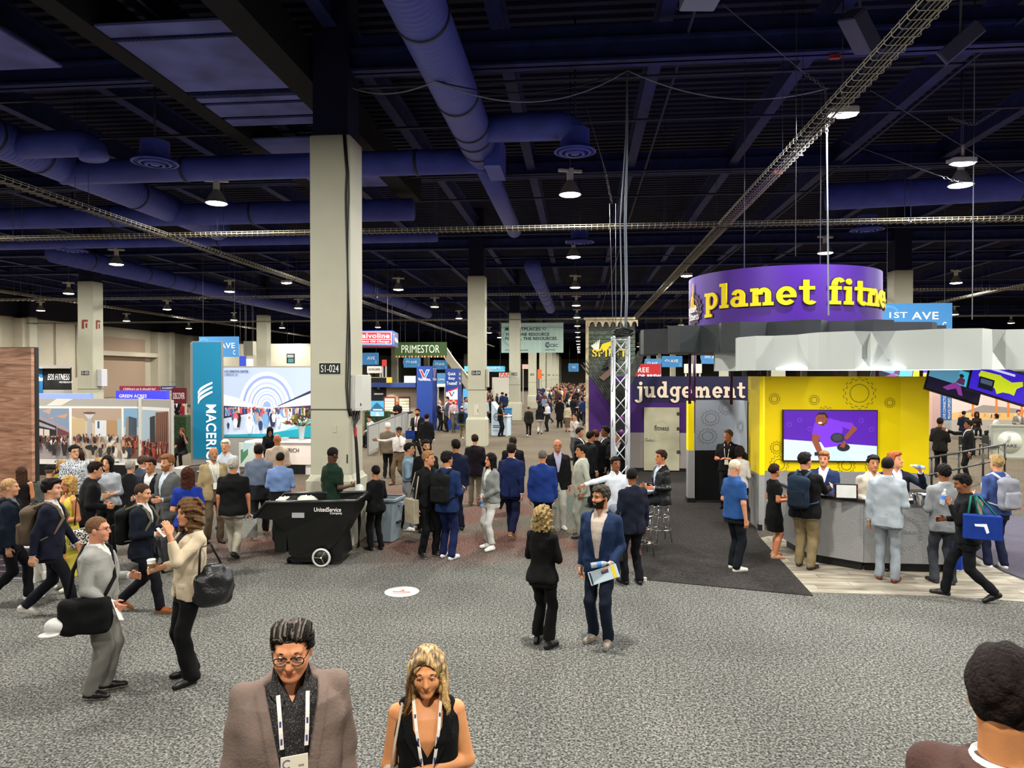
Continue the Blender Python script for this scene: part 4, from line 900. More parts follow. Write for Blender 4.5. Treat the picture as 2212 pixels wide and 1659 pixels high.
# low grey railing panels receding along the aisle
a0 = G(795, 985); b0 = G(880, 935); RP = empty('low_partition', a0, math.atan2(b0.y - a0.y, b0.x - a0.x), 'low grey panel fence receding behind the near column', 'partition'); Lr = (b0 - a0).length
nP = 5
for k in range(nP):
 MB().box(k * Lr / nP + .03, (k + 1) * Lr / nP - .03, -.02, .02, .12, 1.12).build('fence_panel', paint('#b2b2ae'), RP); MB().box(k * Lr / nP - .03, k * Lr / nP + .03, -.03, .03, 0, 1.18).build('post', mat('alu_frame', '#8d8c8c', .4, metal=.3), RP)
MB().box(0, Lr, -.03, .03, 1.12, 1.18).build('top_rail', mat('alu_frame', '#8d8c8c', .4, metal=.3), RP)
# association kiosk and bins
pk = G(1078, 941); e = empty('info_kiosk', (pk.x, pk.y, 0), radians(-12), 'pale blue information kiosk with a round arc logo', 'kiosk'); KB = paint('#b8cad8')
mb = MB(); mb.prism([(-.42, 0), (.35, 0), (.35, .9), (.1, 1.05), (-.42, 1.75)], .7, 'y', 0); mb.build('kiosk_body', KB, e); MB().cbox(.12, .48, -.15, .55, 0, 1.0, .01).build('podium', paint('#c4d4e0'), e); MB().cbox(.08, .52, -.2, .6, 1.0, 1.05, .01).build('podium_top', WHITE, e)
a = Art(.8, 1.4); a.ring(.4, .62, .26, .15, .05, '#4a5a78', .7, 5.6); a.ring(.42, .62, .18, .10, .03, '#8aa0b8', .7, 5.0); a.rect(.1, .28, .8, .31, '#3a4a5c'); a.rect(.1, .22, .7, .25, '#3a4a5c'); a.rect(.1, .1, .5, .12, '#5a6a7c'); a.build('print', e, (-.42, -.004, .1)); text('ICSC', DN, e, (-.2, -.01, .93), h=.08)
for px, py, c, lab in ((1098, 917, '#3a78b0', 'mid blue bin beside the kiosk'), (1110, 904, '#1c2c78', 'navy recycling bin behind the kiosk')):
 q = G(px, py); e = empty('bin', (q.x, q.y, 0), 0, lab, 'bin'); MB().cbox(-.22, .22, -.25, .25, 0, 1.0, .03).build('bin_body', paint(c), e); MB().cbox(-.25, .25, -.28, .28, 1.0, 1.08, .03).build('bin_lid', paint(c), e); MB().box(-.1, .1, -.262, -.25, .5, .7).build('arrow_mark', WHITE, e)
# academy header and far signs
e, w_, h_ = hangsign('academy_sign', 1003, 791, 1087, 803, 48, '#58b4d8', 'light blue academy sign behind the second column', 'sign', 1.2); text('ACADEMY.', WHITE, e, (w_ * .08, -.01, h_ * .48), w=w_ * .36, h=h_ * .38, bold=.02); text('& Cafe', WHITE, e, (w_ * .08, -.01, h_ * .1), h=h_ * .26)
e, w_, h_ = hangsign('red_letters', 1078, 805, 1106, 814, 62, '#d8d6d0', 'red letters sign far behind the kiosk', 'sign', .1, False); text('PAN', paint('#d82828', .5, emit=.4), e, (-w_ * .4, -.02, h_ * .05), w=w_ * .8, h=h_ * 1.0, bold=.05)
MB().box(-w_ * .9, w_ * .6, .1, 1.2, -e.location.z, -.05).build('booth_wall', paint('#cfc9be'), e)
for nm, a0, b0, a1, b1, Y, c, lab, em in (('red_lamp_sign', 1161, 798, 1170, 818, 80, '#e05a2a', 'orange lit figure sign far down the aisle', .6), ('cppa_sign', 944, 806, 963, 835, 46, '#4a86b8', 'blue sign with white letters between the two navy towers', 0), ('white_light_box', 873, 812, 897, 830, 58, '#eceae4', 'bright white panel behind the navy tower', .5), ('gold_light_box', 801, 815, 822, 829, 60, '#e0b43a', 'glowing yellow panel under the avenue sign, left one', .6), ('gold_light_box', 824, 815, 846, 829, 60, '#e8a82a', 'glowing yellow panel under the avenue sign, right one', .6), ('developer_sign', 793, 791, 824, 806, 56, '#c8c4bc', 'pale sign with brown letters under the avenue sign', 0), ('red_flag', 825, 777, 834, 791, 50, '#c83030', 'small red hanging flag left of the green sign', 0), ('pink_header_sign', 1128, 787, 1146, 797, 75, '#c8a8a0', 'dusty pink header right of the third column', 0), ('red_letter_sign', 1366, 786, 1427, 812, 40, '#b02026', 'red panel with white letters above the navy wall', .1), ('navy_screen', 1160, 840, 1178, 862, 70, '#1a2050', 'navy sign board amid the distant crowd', 0), ('white_booth', 1063, 815, 1103, 862, 64, '#d6d2c8', 'white booth wall behind the kiosk', 0), ('beige_booth', 1478, 786, 1516, 806, 48, '#c4beb0', 'beige booth block above the navy wall', 0), ('blue_light_box', 1000, 840, 1013, 862, 44, '#58a8d8', 'small lit blue panel left of the second column', .4)):
 e, w_, h_ = hangsign(nm, a0, b0, a1, b1, Y, c, lab, 'sign', .15, False, em)
 for s in (-.4, .4): MB().box(s * w_ - .05, s * w_ + .05, .03, .12, -e.location.z, 0).build('post', GREYP, e)
 if nm == 'red_letter_sign': text('FREE', WHITE, e, (-w_ * .42, -.01, h_ * .3), h=h_ * .4, bold=.03); text('OR BREW', paint('#ffffff', .5, emit=.8), e, (-w_ * .3, -.01, -.12), h=.2, bold=.04)
 if nm == 'cppa_sign': text('CPPA', WHITE, e, (-w_ * .35, -.01, h_ * .45), w=w_ * .7, h=h_ * .14, bold=.03); MB().box(-w_ / 2, w_ / 2, -.02, 0, -.02, h_ * .2).build('white_band', WHITE, e)
 if nm == 'developer_sign': text('DEVELOPER', paint('#6a4a3c'), e, (-w_ * .4, -.01, h_ * .4), w=w_ * .8, h=h_ * .3)
# striped shelf edge beneath the gold panels
e, w_, h_ = hangsign('striped_fascia', 800, 829, 902, 836, 46, '#d8d2c4', 'long fascia with a multicoloured tile edge behind the oil booth', 'sign', .1, False)
for i in range(44): MB().box(-w_ / 2 + i * w_ / 44, -w_ / 2 + (i + .8) * w_ / 44, -.03, 0, 0, h_ * .6).build('fringe_tile', paint(['#8a3a24', '#c8a05a', '#3a4a20', '#d8c8a0', '#5a2018'][i % 5]), e)
for s in (-.45, 0, .45): MB().box(s * w_ - .05, s * w_ + .05, .03, .12, -e.location.z, 0).build('post', GREYP, e)

# ------------------------------------------------------------------ waste truck and bins
pd = G(655, 1222); e = empty('tilt_truck', (pd.x, pd.y + .35, 0), radians(4), 'black plastic tilt truck with white rimmed wheel', 'waste cart')
TB = mat('truck_plastic', '#0b0c0c', .35, var=(2.5, .5), bump=(30, .15), spec=.5); Wt = .42
def sec(y, sc): return None
prof_o = [(-.80, .80), (-.72, .93), (-.60, 1.05), (.86, 1.08), (.80, .84), (.56, .42), (.30, .16), (-.12, .12), (-.26, .18), (-.30, .55), (-.46, .58), (-.50, .76)]
mb = MB(); n = len(prof_o); V = [(x, -Wt * (1.0 if z > .7 else .82), z) for x, z in prof_o] + [(x, Wt * (1.0 if z > .7 else .82), z) for x, z in prof_o]
fs = [tuple(range(n))[::-1], tuple(range(n, 2 * n))] + [(i, (i + 1) % n, (i + 1) % n + n, i + n) for i in range(n) if i not in (1, 2)]
fs = [tuple(range(n)), tuple(range(2 * n - 1, n - 1, -1))] + [(i, i + n, (i + 1) % n + n, (i + 1) % n) for i in range(n) if i not in (1, 2)]
mb.add(V, fs, False); mb.build('hopper', TB, e)
mb = MB(); mb.add([(-.6, -Wt + .03, .86), (.78, -Wt + .03, .9), (.78, Wt - .03, .9), (-.6, Wt - .03, .86)], [(0, 1, 2, 3)], False); mb.build('hopper_floor', TB, e)
rim = [(-.80, .80), (-.60, 1.05), (.86, 1.08)]
for s in (-1, 1): MB().tube([(x, s * (Wt + .015), z) for x, z in rim], .026, 8).build('rim', mat('truck_rim', '#1d1f1f', .3, spec=.6), e)
MB().tube([(.86, -Wt, 1.08), (.88, 0, 1.08), (.86, Wt, 1.08)], .026, 8).build('rim', mat('truck_rim', '#1d1f1f', .3, spec=.6), e)
MB().tube([(-.80, -Wt, .80), (-.82, 0, .79), (-.80, Wt, .80)], .026, 8).build('rim', mat('truck_rim', '#1d1f1f', .3, spec=.6), e)
mb = MB(); mb.box(-.5, -.3, -Wt * .8, Wt * .8, .22, .6); mb.prism([(-.24, .05), (-.24, .2), (.58, .46), (.62, .12), (.5, .05)], Wt * 1.5, 'y', -Wt * .75); mb.build('undercarriage', TB, e)
for s in (-1, 1):
 w = empty('wheel', (.30, s * (Wt + .02), .155)); w.parent = e; pts = [(.135 * cos(t), 0, .135 * sin(t)) for t in np.linspace(0, 2 * pi, 25)[:-1]]
 MB().tube(pts, .020, 8, closed=True).build('tyre', paint('#c4c4bc', .5), w); MB().cyl((0, -.01, 0), (0, .03, 0), .125, n=22).build('hub', BLK, w)
 for k in range(3): MB().tube([(0, -.015, 0), (.11 * cos(k * 2.1 + 1), -.015, .11 * sin(k * 2.1 + 1))], .004, 4).build('spoke', paint('#b0a890'), w)
 MB().sphere((0, -.02, 0), .016, 8, 6).build('hub_cap', paint('#d0d0c8'), w)
for x in (-.3,): MB().cyl((x, -.2, .05), (x, -.15, .05), .05, n=12).build('caster', BLK, e)
for x in (-.3,): MB().cyl((x, .15, .05), (x, .2, .05), .05, n=12).build('caster', BLK, e)
MB().box(-.18, .02, -Wt * 1.0 - .012, -Wt, .80, .88).build('maker_plate', paint('#9c9e9c'), e); text('UnitedService', WHITE, e, (.18, -Wt - .006, .90), w=.44, h=.07, shear=.1, bold=.01); text('Company', WHITE, e, (.44, -Wt - .006, .85), w=.2, h=.045, shear=.1)
for k, (x, c, r) in enumerate(((-.46, '#d8d6d0', .14), (-.28, '#101010', .15), (-.08, '#d4d2c8', .17))):
 V, Q = (None, None); o = MB(); o.sphere((0, 0, 0), r, 14, 10, (1.1, 1.2, .75)); o.v = [(v[0] + .02 * sin(v[1] * 60 + k), v[1], v[2] + .02 * sin(v[0] * 70 + v[1] * 50)) for v in o.v]
 tag(o.build('rubbish_bag', cloth(c), None, Vector((pd.x, pd.y + .35, 0)) + Matrix.Rotation(radians(4), 3, 'Z') @ Vector((x, 0, .96))), ['white rubbish bag at the open end of the tilt truck', 'black rubbish bag in the tilt truck', 'rounded white rubbish bag in the middle of the tilt truck'][k], 'rubbish bag')
pb_ = G(828, 1172); e = empty('rubbish_bin', (pb_.x, pb_.y + .2, 0), radians(-8), 'grey rectangular rubbish bin beside the cleaner in black', 'bin'); GB = mat('bin_grey', '#7d8a92', .45)
rg = lambda a, b, z: [(-a + .04, -b, z), (a - .04, -b, z), (a, -b + .04, z), (a, b - .04, z), (a - .04, b, z), (-a + .04, b, z), (-a, b - .04, z), (-a, -b + .04, z)]
mb = MB(); mb.loft([rg(.21, .2, .02), rg(.27, .25, .80), rg(.25, .23, .80), rg(.2, .18, .1)], False, False); mb.add(rg(.21, .2, .02), [tuple(range(7, -1, -1))]); mb.add(rg(.2, .18, .1), [tuple(range(8))]); mb.build('bin_body', GB, e)
mb = MB(); mb.loft([rg(.285, .265, .76), rg(.30, .28, .78), rg(.30, .28, .82), rg(.26, .24, .82)], False, False); mb.build('bin_rim', GB, e)
for x in (-.30, .30): MB().cbox(x - .05, x + .05, -.06, .06, .68, .74, .01).build('grip', GB, e)
MB().cbox(.2, .29, -.1, .1, .35, .38, .005).build('grip', BLK, e)
for px, py, w_, lab in ((866, 1140, .36, 'black bag standing behind the grey bin'), (905, 1140, .34, 'black rucksack on the floor by the pale trousers')):
 q = G(px, py); V, Q = (None, None); tag(MB().sphere((0, 0, .26), .22, 14, 10, (.8, .6, 1.2)).build('floor_bag', cloth('#0c0d0e'), None, q), lab, 'bag')
# oval floor sticker
q = G(868, 1279); e = empty('floor_sticker', (q.x, q.y, 0.004), 0, 'white oval sticker on the carpet', 'sticker'); MB().cyl((0, 0, 0), (0, 0, .004), .29, n=32).xform(Matrix.Diagonal((.85, .85, 1, 1))).build('disc', paint('#efe9e0', .5), e)
MB().box(-.13, .13, -.04, .0, .004, .006).build('red_print', paint('#c8583c'), e); MB().prism([(-.04, .02), (.04, .02), (0, .10)], .002, 'z', .004).build('arrow_print', paint('#c8583c'), e); MB().box(-.1, .1, -.1, -.07, .004, .006).build('grey_print', paint('#8a8684'), e)
# ------------------------------------------------------------------ truss tower, bar table, stools
CH = mat('chrome', (.75, .76, .8), .12, metal=1.0); AL = mat('truss_alu', (.62, .64, .68), .35, metal=.55)
e = empty('truss_tower', TR, radians(6), 'silver box truss tower in the middle of the stand', 'truss'); TZ = 3.83; hw = .14
MB().cbox(-.35, .35, -.35, .35, 0, .025, .005).build('base_plate', AL, e)
for x in (-hw, hw):
 for y in (-hw, hw): MB().cyl((x, y, .02), (x, y, TZ), .025, n=10).build('chord', AL, e); MB().sphere((x, y, TZ), .03, 8, 6).build('end_ball', AL, e)
nb = 11; dz = (TZ - .1) / nb
for k in range(nb):
 z0 = .06 + k * dz
 for f in range(4):
  s = 1 if (k + f) % 2 else -1; a = (-hw * s, -hw, z0) if f == 0 else (-hw * s, hw, z0) if f == 1 else (-hw, -hw * s, z0) if f == 2 else (hw, -hw * s, z0); b = (hw * s, a[1], z0 + dz) if f < 2 else (a[0], hw * s, z0 + dz)
  MB().cyl(a, b, .010, n=6).build('brace', AL, e)
for k in (0, nb):
 z = .06 + k * dz
 for a, b in (((-hw, -hw, z), (hw, -hw, z)), ((hw, -hw, z), (hw, hw, z)), ((hw, hw, z), (-hw, hw, z)), ((-hw, hw, z), (-hw, -hw, z))): MB().cyl(a, b, .012, n=6).build('brace', AL, e)
PK = mat('pink_lamp', '#5a1a60', .4, emit=.15)
for z in (2.02, 2.28): tag(MB().sphere((0, 0, 0), .05, 12, 8).build('pink_light', PK, None, TR + Vector((.03, 0, z))), 'small magenta lamp inside the truss, %s' % ('lower one' if z < 2.1 else 'upper one'), 'lamp')
e = empty('cable_coil', TR + Vector((0.05, 0, TZ + .02)), 0, 'coil of black cable on top of the truss tower', 'cable')
for k in range(6): MB().tube([((.17 + .02 * sin(k * 2)) * cos(t), (.15 + .02 * cos(k)) * sin(t), .02 + k * .024 + .012 * sin(t * 2 + k)) for t in np.linspace(0, 2 * pi, 21)[:-1]], .014, 6, closed=True).build('loop', CAB, e)
def stool(pos, label, col='#2a3038'):
 e = empty('bar_stool', pos, .3, label, 'stool'); MB().lathe([(0, .70), (.17, .70), (.185, .72), (.185, .765), (.16, .785), (0, .79)], 24).build('seat', mat('stool_vinyl', col, .35), e); MB().lathe([(.17, .67), (.188, .68), (.188, .715), (.17, .715)], 24).build('seat_band', CH, e)
 for k in range(4):
  a = k * pi / 2 + pi / 4; MB().tube([(.12 * cos(a), .12 * sin(a), .70), (.14 * cos(a), .14 * sin(a), .5), (.21 * cos(a), .21 * sin(a), 0.012)], .012, 8).build('leg', CH, e)
 for z, r in ((.24, .183), (.48, .148)): MB().tube([(r * cos(t), r * sin(t), z) for t in np.linspace(0, 2 * pi, 21)[:-1]], .010, 6, closed=True).build('foot_ring', CH, e)
 return e
ST1 = G(1428, 1170); ST2 = G(1388, 1200)
stool(ST1, 'chrome bar stool under the man in the leather jacket'); stool(ST2, 'chrome bar stool partly hidden by the navy suit')
qt = G(1392, 1170); e = empty('bar_table', (qt.x - .1, qt.y - .05, 0), 0, 'round high table between the stools', 'table'); MB().cyl((0, 0, .98), (0, 0, 1.01), .32, n=28).build('table_top', mat('glass_top', (.35, .45, .6), .1, spec=.6), e); MB().cyl((0, 0, .02), (0, 0, .98), .03, n=12).build('stem', CH, e); MB().lathe([(.25, 0), (.24, .02), (.04, .05)], 24).build('base', CH, e)
tag(MB().cbox(-.07, .07, -.02, .02, 0, .06, .01).build('light_fixture', mat('fixture_grey', '#b8b8b4', .4), None, G(1387, 1255)), 'small grey floor light behind the navy suit shoe', 'lamp')
# ================================================================== PEOPLE (signed distance bodies turned into meshes)
f32 = np.float32
def A3(p): return np.array(p, dtype=np.float64)
I3 = np.eye(3)
def rotx(a): c, s = cos(a), sin(a); return np.array([[1, 0, 0], [0, c, -s], [0, s, c]])
def rotz(a): c, s = cos(a), sin(a); return np.array([[c, -s, 0], [s, c, 0], [0, 0, 1]])
def roty(a): c, s = cos(a), sin(a); return np.array([[c, 0, s], [0, 1, 0], [-s, 0, c]])
class Fr:
 """frame: world = R @ local + t"""
 def __init__(s, R=I3, t=(0, 0, 0)): s.R = np.array(R); s.t = A3(t)
 def __call__(s, p): return s.R @ A3(p) + s.t
 def dir(s, d): return s.R @ A3(d)
ID = Fr()
# primitives: (kind, frame, params, k)
def cap(a, b, ra, rb, k=0.03): return ('cap', ID, (A3(a), A3(b), ra, rb), k)
def ell(c, r, fr=ID, k=0.02): return ('ell', fr, (A3(c), A3(r)), k)
def loft(tab, fr=ID, k=0.03, ex=2.4): return ('loft', fr, (np.array(tab, dtype=np.float64), ex), k)
def rbox(c, h, r, fr=ID, k=0.01): return ('rbox', fr, (A3(c), A3(h), r), k)
def _bbox(p):
 kind, fr, q, k = p
 if kind == 'cap':
  r = max(q[2], q[3]); return np.minimum(q[0], q[1]) - r, np.maximum(q[0], q[1]) + r
 if kind == 'ell': lo, hi = q[0] - q[1], q[0] + q[1]
 elif kind == 'rbox': lo, hi = q[0] - q[1], q[0] + q[1]
 else:
  t = q[0]; a = t[:, 1].max(); lo = np.array([-a, (t[:, 3] - t[:, 2]).min(), t[:, 0].min()]); hi = np.array([a, (t[:, 3] + t[:, 2]).max(), t[:, 0].max()])
 cs = np.array([[(lo, hi)[i][0], (lo, hi)[j][1], (lo, hi)[l][2]] for i in (0, 1) for j in (0, 1) for l in (0, 1)]) @ fr.R.T + fr.t
 return cs.min(0), cs.max(0)
def _eval(p, X, Y, Z):
 kind, fr, q, k = p
 if kind == 'cap':
  a, b, ra, rb = q; ba = b - a; L2 = max(ba @ ba, 1e-9)
  x, y, z = X - f32(a[0]), Y - f32(a[1]), Z - f32(a[2])
  h = np.clip((x * f32(ba[0]) + y * f32(ba[1]) + z * f32(ba[2])) * f32(1 / L2), 0, 1)
  x = x - h * f32(ba[0]); y = y - h * f32(ba[1]); z = z - h * f32(ba[2])
  return np.sqrt(x * x + y * y + z * z) - (f32(ra) + h * f32(rb - ra))
 if fr is not ID:
  R = fr.R.astype(f32); t = fr.t.astype(f32); x, y, z = X - t[0], Y - t[1], Z - t[2]
  X = x * R[0, 0] + y * R[1, 0] + z * R[2, 0]; Y_ = x * R[0, 1] + y * R[1, 1] + z * R[2, 1]; Z_ = x * R[0, 2] + y * R[1, 2] + z * R[2, 2]; Y, Z = Y_, Z_
 if kind == 'ell':
  c, r = q; x, y, z = (X - f32(c[0])) / f32(r[0]), (Y - f32(c[1])) / f32(r[1]), (Z - f32(c[2])) / f32(r[2])
  return (np.sqrt(x * x + y * y + z * z) - 1) * f32(r.min())
 if kind == 'rbox':
  c, h, r = q; x, y, z = np.abs(X - f32(c[0])) - f32(h[0] - r), np.abs(Y - f32(c[1])) - f32(h[1] - r), np.abs(Z - f32(c[2])) - f32(h[2] - r)
  o = np.sqrt(np.maximum(x, 0) ** 2 + np.maximum(y, 0) ** 2 + np.maximum(z, 0) ** 2)
  return o + np.minimum(np.maximum(np.maximum(x, y), z), 0) - f32(r)
 tab, ex = q; zz = tab[:, 0]
 a = np.interp(Z, zz, tab[:, 1]).astype(f32); b = np.interp(Z, zz, tab[:, 2]).astype(f32); cy = np.interp(Z, zz, tab[:, 3]).astype(f32)
 u = np.abs(X) / a; v = np.abs(Y - cy) / b
 d = ((u ** f32(ex) + v ** f32(ex)) ** f32(1 / ex) - 1) * np.minimum(a, b)
 return np.maximum(d, np.maximum(f32(zz[0]) - Z, Z - f32(zz[-1])))
def nets(F, org, cell):
 S = F < 0
 c = S.astype(np.int8)
 n8 = c[:-1, :-1, :-1] + c[1:, :-1, :-1] + c[:-1, 1:, :-1] + c[:-1, :-1, 1:] + c[1:, 1:, :-1] + c[1:, :-1, 1:] + c[:-1, 1:, 1:] + c[1:, 1:, 1:]
 act = (n8 > 0) & (n8 < 8)
 ijk = np.argwhere(act)
 if len(ijk) == 0: return np.zeros((0, 3)), np.zeros((0, 4), int)
 idx = np.full(act.shape, -1, np.int32); idx[act] = np.arange(len(ijk))
 acc = np.zeros((len(ijk), 3)); cnt = np.zeros(len(ijk))
 cor = [(i, j, k) for i in (0, 1) for j in (0, 1) for k in (0, 1)]
 val = {q: F[ijk[:, 0] + q[0], ijk[:, 1] + q[1], ijk[:, 2] + q[2]] for q in cor}
 for q in cor:
  for ax in range(3):
   if q[ax]: continue
   r = list(q); r[ax] = 1; r = tuple(r)
   a, b = val[q], val[r]; m = (a < 0) != (b < 0)
   t = np.where(m, a / np.where(m, a - b, 1), 0)
   for x in range(3): acc[:, x] += np.where(m, q[x] + (t if x == ax else 0), 0)
   cnt += m
 V = org + cell * (ijk + acc / cnt[:, None])
 Q = []
 for ax in range(3):
  o = [(1, 2), (2, 0), (0, 1)][ax]
  sl0 = [slice(None)] * 3; sl1 = [slice(None)] * 3; sl0[ax] = slice(0, -1); sl1[ax] = slice(1, None)
  for x in o: sl0[x] = slice(1, -1); sl1[x] = slice(1, -1)
  s0, s1 = S[tuple(sl0)], S[tuple(sl1)]
  e = np.argwhere(s0 != s1)
  if len(e) == 0: continue
  flip = s0[e[:, 0], e[:, 1], e[:, 2]]
  base = e.copy(); base[:, o[0]] += 1; base[:, o[1]] += 1
  def at(d0, d1):
   b = base.copy(); b[:, o[0]] += d0; b[:, o[1]] += d1; return idx[b[:, 0], b[:, 1], b[:, 2]]
  q = np.stack([at(-1, -1), at(0, -1), at(0, 0), at(-1, 0)], 1)
  q[~flip] = q[~flip][:, ::-1]
  Q.append(q)
 return V, np.concatenate(Q)
def sdf(prims, cell, cuts=(), wr=0.0, seed=0, wf=1.0, sub=(), lo=None, hi=None, post=None):
 B = [_bbox(p) for p in prims]
 l = np.min([b[0] for b in B], 0) - 2.5 * cell - wr * 2; h = np.max([b[1] for b in B], 0) + 2.5 * cell + wr * 2
 if lo is not None: l = np.maximum(l, lo)
 if hi is not None: h = np.minimum(h, hi)
 n = np.maximum(np.ceil((h - l) / cell).astype(int) + 1, 3)
 ax = [(l[i] + cell * np.arange(n[i])).astype(f32) for i in range(3)]
 F = np.full(tuple(n), 0.2, f32)
 for p, b in zip(prims, B):
  m = p[3] + 3 * cell + wr * 2
  i0 = np.clip(np.floor((b[0] - m - l) / cell).astype(int), 0, n); i1 = np.clip(np.ceil((b[1] + m - l) / cell).astype(int) + 1, 0, n)
  if (i1 <= i0).any(): continue
  sl = tuple(slice(i0[i], i1[i]) for i in range(3))
  d = _eval(p, ax[0][sl[0]][:, None, None], ax[1][sl[1]][None, :, None], ax[2][sl[2]][None, None, :])
  a = F[sl]; k = f32(max(p[3], 1e-4)); hh = np.maximum(k - np.abs(a - d), 0)
  F[sl] = np.minimum(a, d) - hh * hh * f32(0.25) / k
 X, Y, Z = ax[0][:, None, None], ax[1][None, :, None], ax[2][None, None, :]
 if wr > 0:
  r = np.random.default_rng(seed); ph = r.uniform(0, 6.28, 6)
  F = F + f32(wr) * (np.sin(f32(wf) * (23 * Z + 14 * X + 4 * np.sin(9 * Y + ph[0])) + ph[1]) + np.sin(f32(wf) * (37 * Z - 25 * X + 9 * Y) + ph[2]) * f32(0.6) + np.sin(f32(wf) * (17 * Y + 31 * X) + ph[3]) * f32(0.5)).astype(f32)
 if post is not None: F = post(F, X, Y, Z)
 for c in cuts:
  if callable(c): F = np.maximum(F, np.asarray(c(X, Y, Z), dtype=f32))
  else:
   nrm, pt = A3(c[0]), A3(c[1]); F = np.maximum(F, X * f32(nrm[0]) + Y * f32(nrm[1]) + Z * f32(nrm[2]) - f32(nrm @ pt))
 for p in sub: F = np.maximum(F, -_eval(p, X, Y, Z))
 F = F.copy(); F[0] = F[-1] = 1; F[:, 0] = F[:, -1] = 1; F[:, :, 0] = F[:, :, -1] = 1
 return nets(F, l, cell)
def np_mesh(name, V, Q, mats, mi=None, scale=1.0):
 me = bpy.data.meshes.new(name); nv, nq = len(V), len(Q)
 me.vertices.add(nv); me.vertices.foreach_set('co', (np.asarray(V) * scale).astype(f32).ravel())
 me.loops.add(nq * 4); me.loops.foreach_set('vertex_index', np.asarray(Q, np.int32).ravel())
 me.polygons.add(nq); me.polygons.foreach_set('loop_start', np.arange(nq, dtype=np.int32) * 4)
 try: me.polygons.foreach_set('loop_total', np.full(nq, 4, np.int32))
 except Exception: pass
 for m in mats: me.materials.append(m)
 if mi is not None: me.polygons.foreach_set('material_index', np.asarray(mi, np.int32))
 me.polygons.foreach_set('use_smooth', np.ones(nq, bool)); me.update(calc_edges=True); me.validate()
 return me
def merge(parts):
 """[(V,Q,mi)] -> one"""
 Vs, Qs, Ms, o = [], [], [], 0
 for V, Q, m in parts:
  if len(V) == 0: continue
  Vs.append(V); Qs.append(Q + o); Ms.append(np.full(len(Q), m) if np.isscalar(m) else m); o += len(V)
 return np.concatenate(Vs), np.concatenate(Qs), np.concatenate(Ms)

# arm presets: (upper dir, fore dir) for the arm at +x; x is mirrored for the other arm. body faces -y
ARMS = {'down': ((.16, .03, -1), (.04, -.14, -1)), 'bent': ((.18, .05, -1), (-.22, -1, .02)), 'bentlow': ((.18, .08, -1), (-.12, -.8, -.55)), 'phone': ((.14, -.10, -1), (-.3, -.75, .55)),
  'cross': ((.22, -.12, -1), (-1, -.5, .12)), 'up': ((.25, -.75, -.5), (-.25, -.15, 1)), 'pocket': ((.34, .22, -1), (-.16, -.38, -1)), 'fwd': ((.1, -.7, -.75), (-.05, -1, .1)),
  'out': ((.95, -.25, -.25), (.8, -.5, .1)), 'clasp': ((.2, -.05, -1), (-.62, -.55, -.45)), 'back': ((.22, .3, -1), (-.3, .35, -.9)), 'point': ((.3, -.8, -.1), (-.1, -.9, .35)),
  'swing': ((.14, -.35, -1), (-.02, -.55, -.9)), 'swingb': ((.14, .38, -1), (.04, .12, -1)), 'chin': ((.15, -.45, -.9), (-.35, -.35, 1)), 'hip': ((.5, .25, -.9), (-.6, -.5, -.35)),
  'bottle': ((.45, -.6, -.35), (-.35, -.35, .75)), 'desk': ((.15, -.45, -.9), (-.35, -.85, -.25))}
NRM = lambda v: A3(v) / np.linalg.norm(A3(v))
class Skel: pass
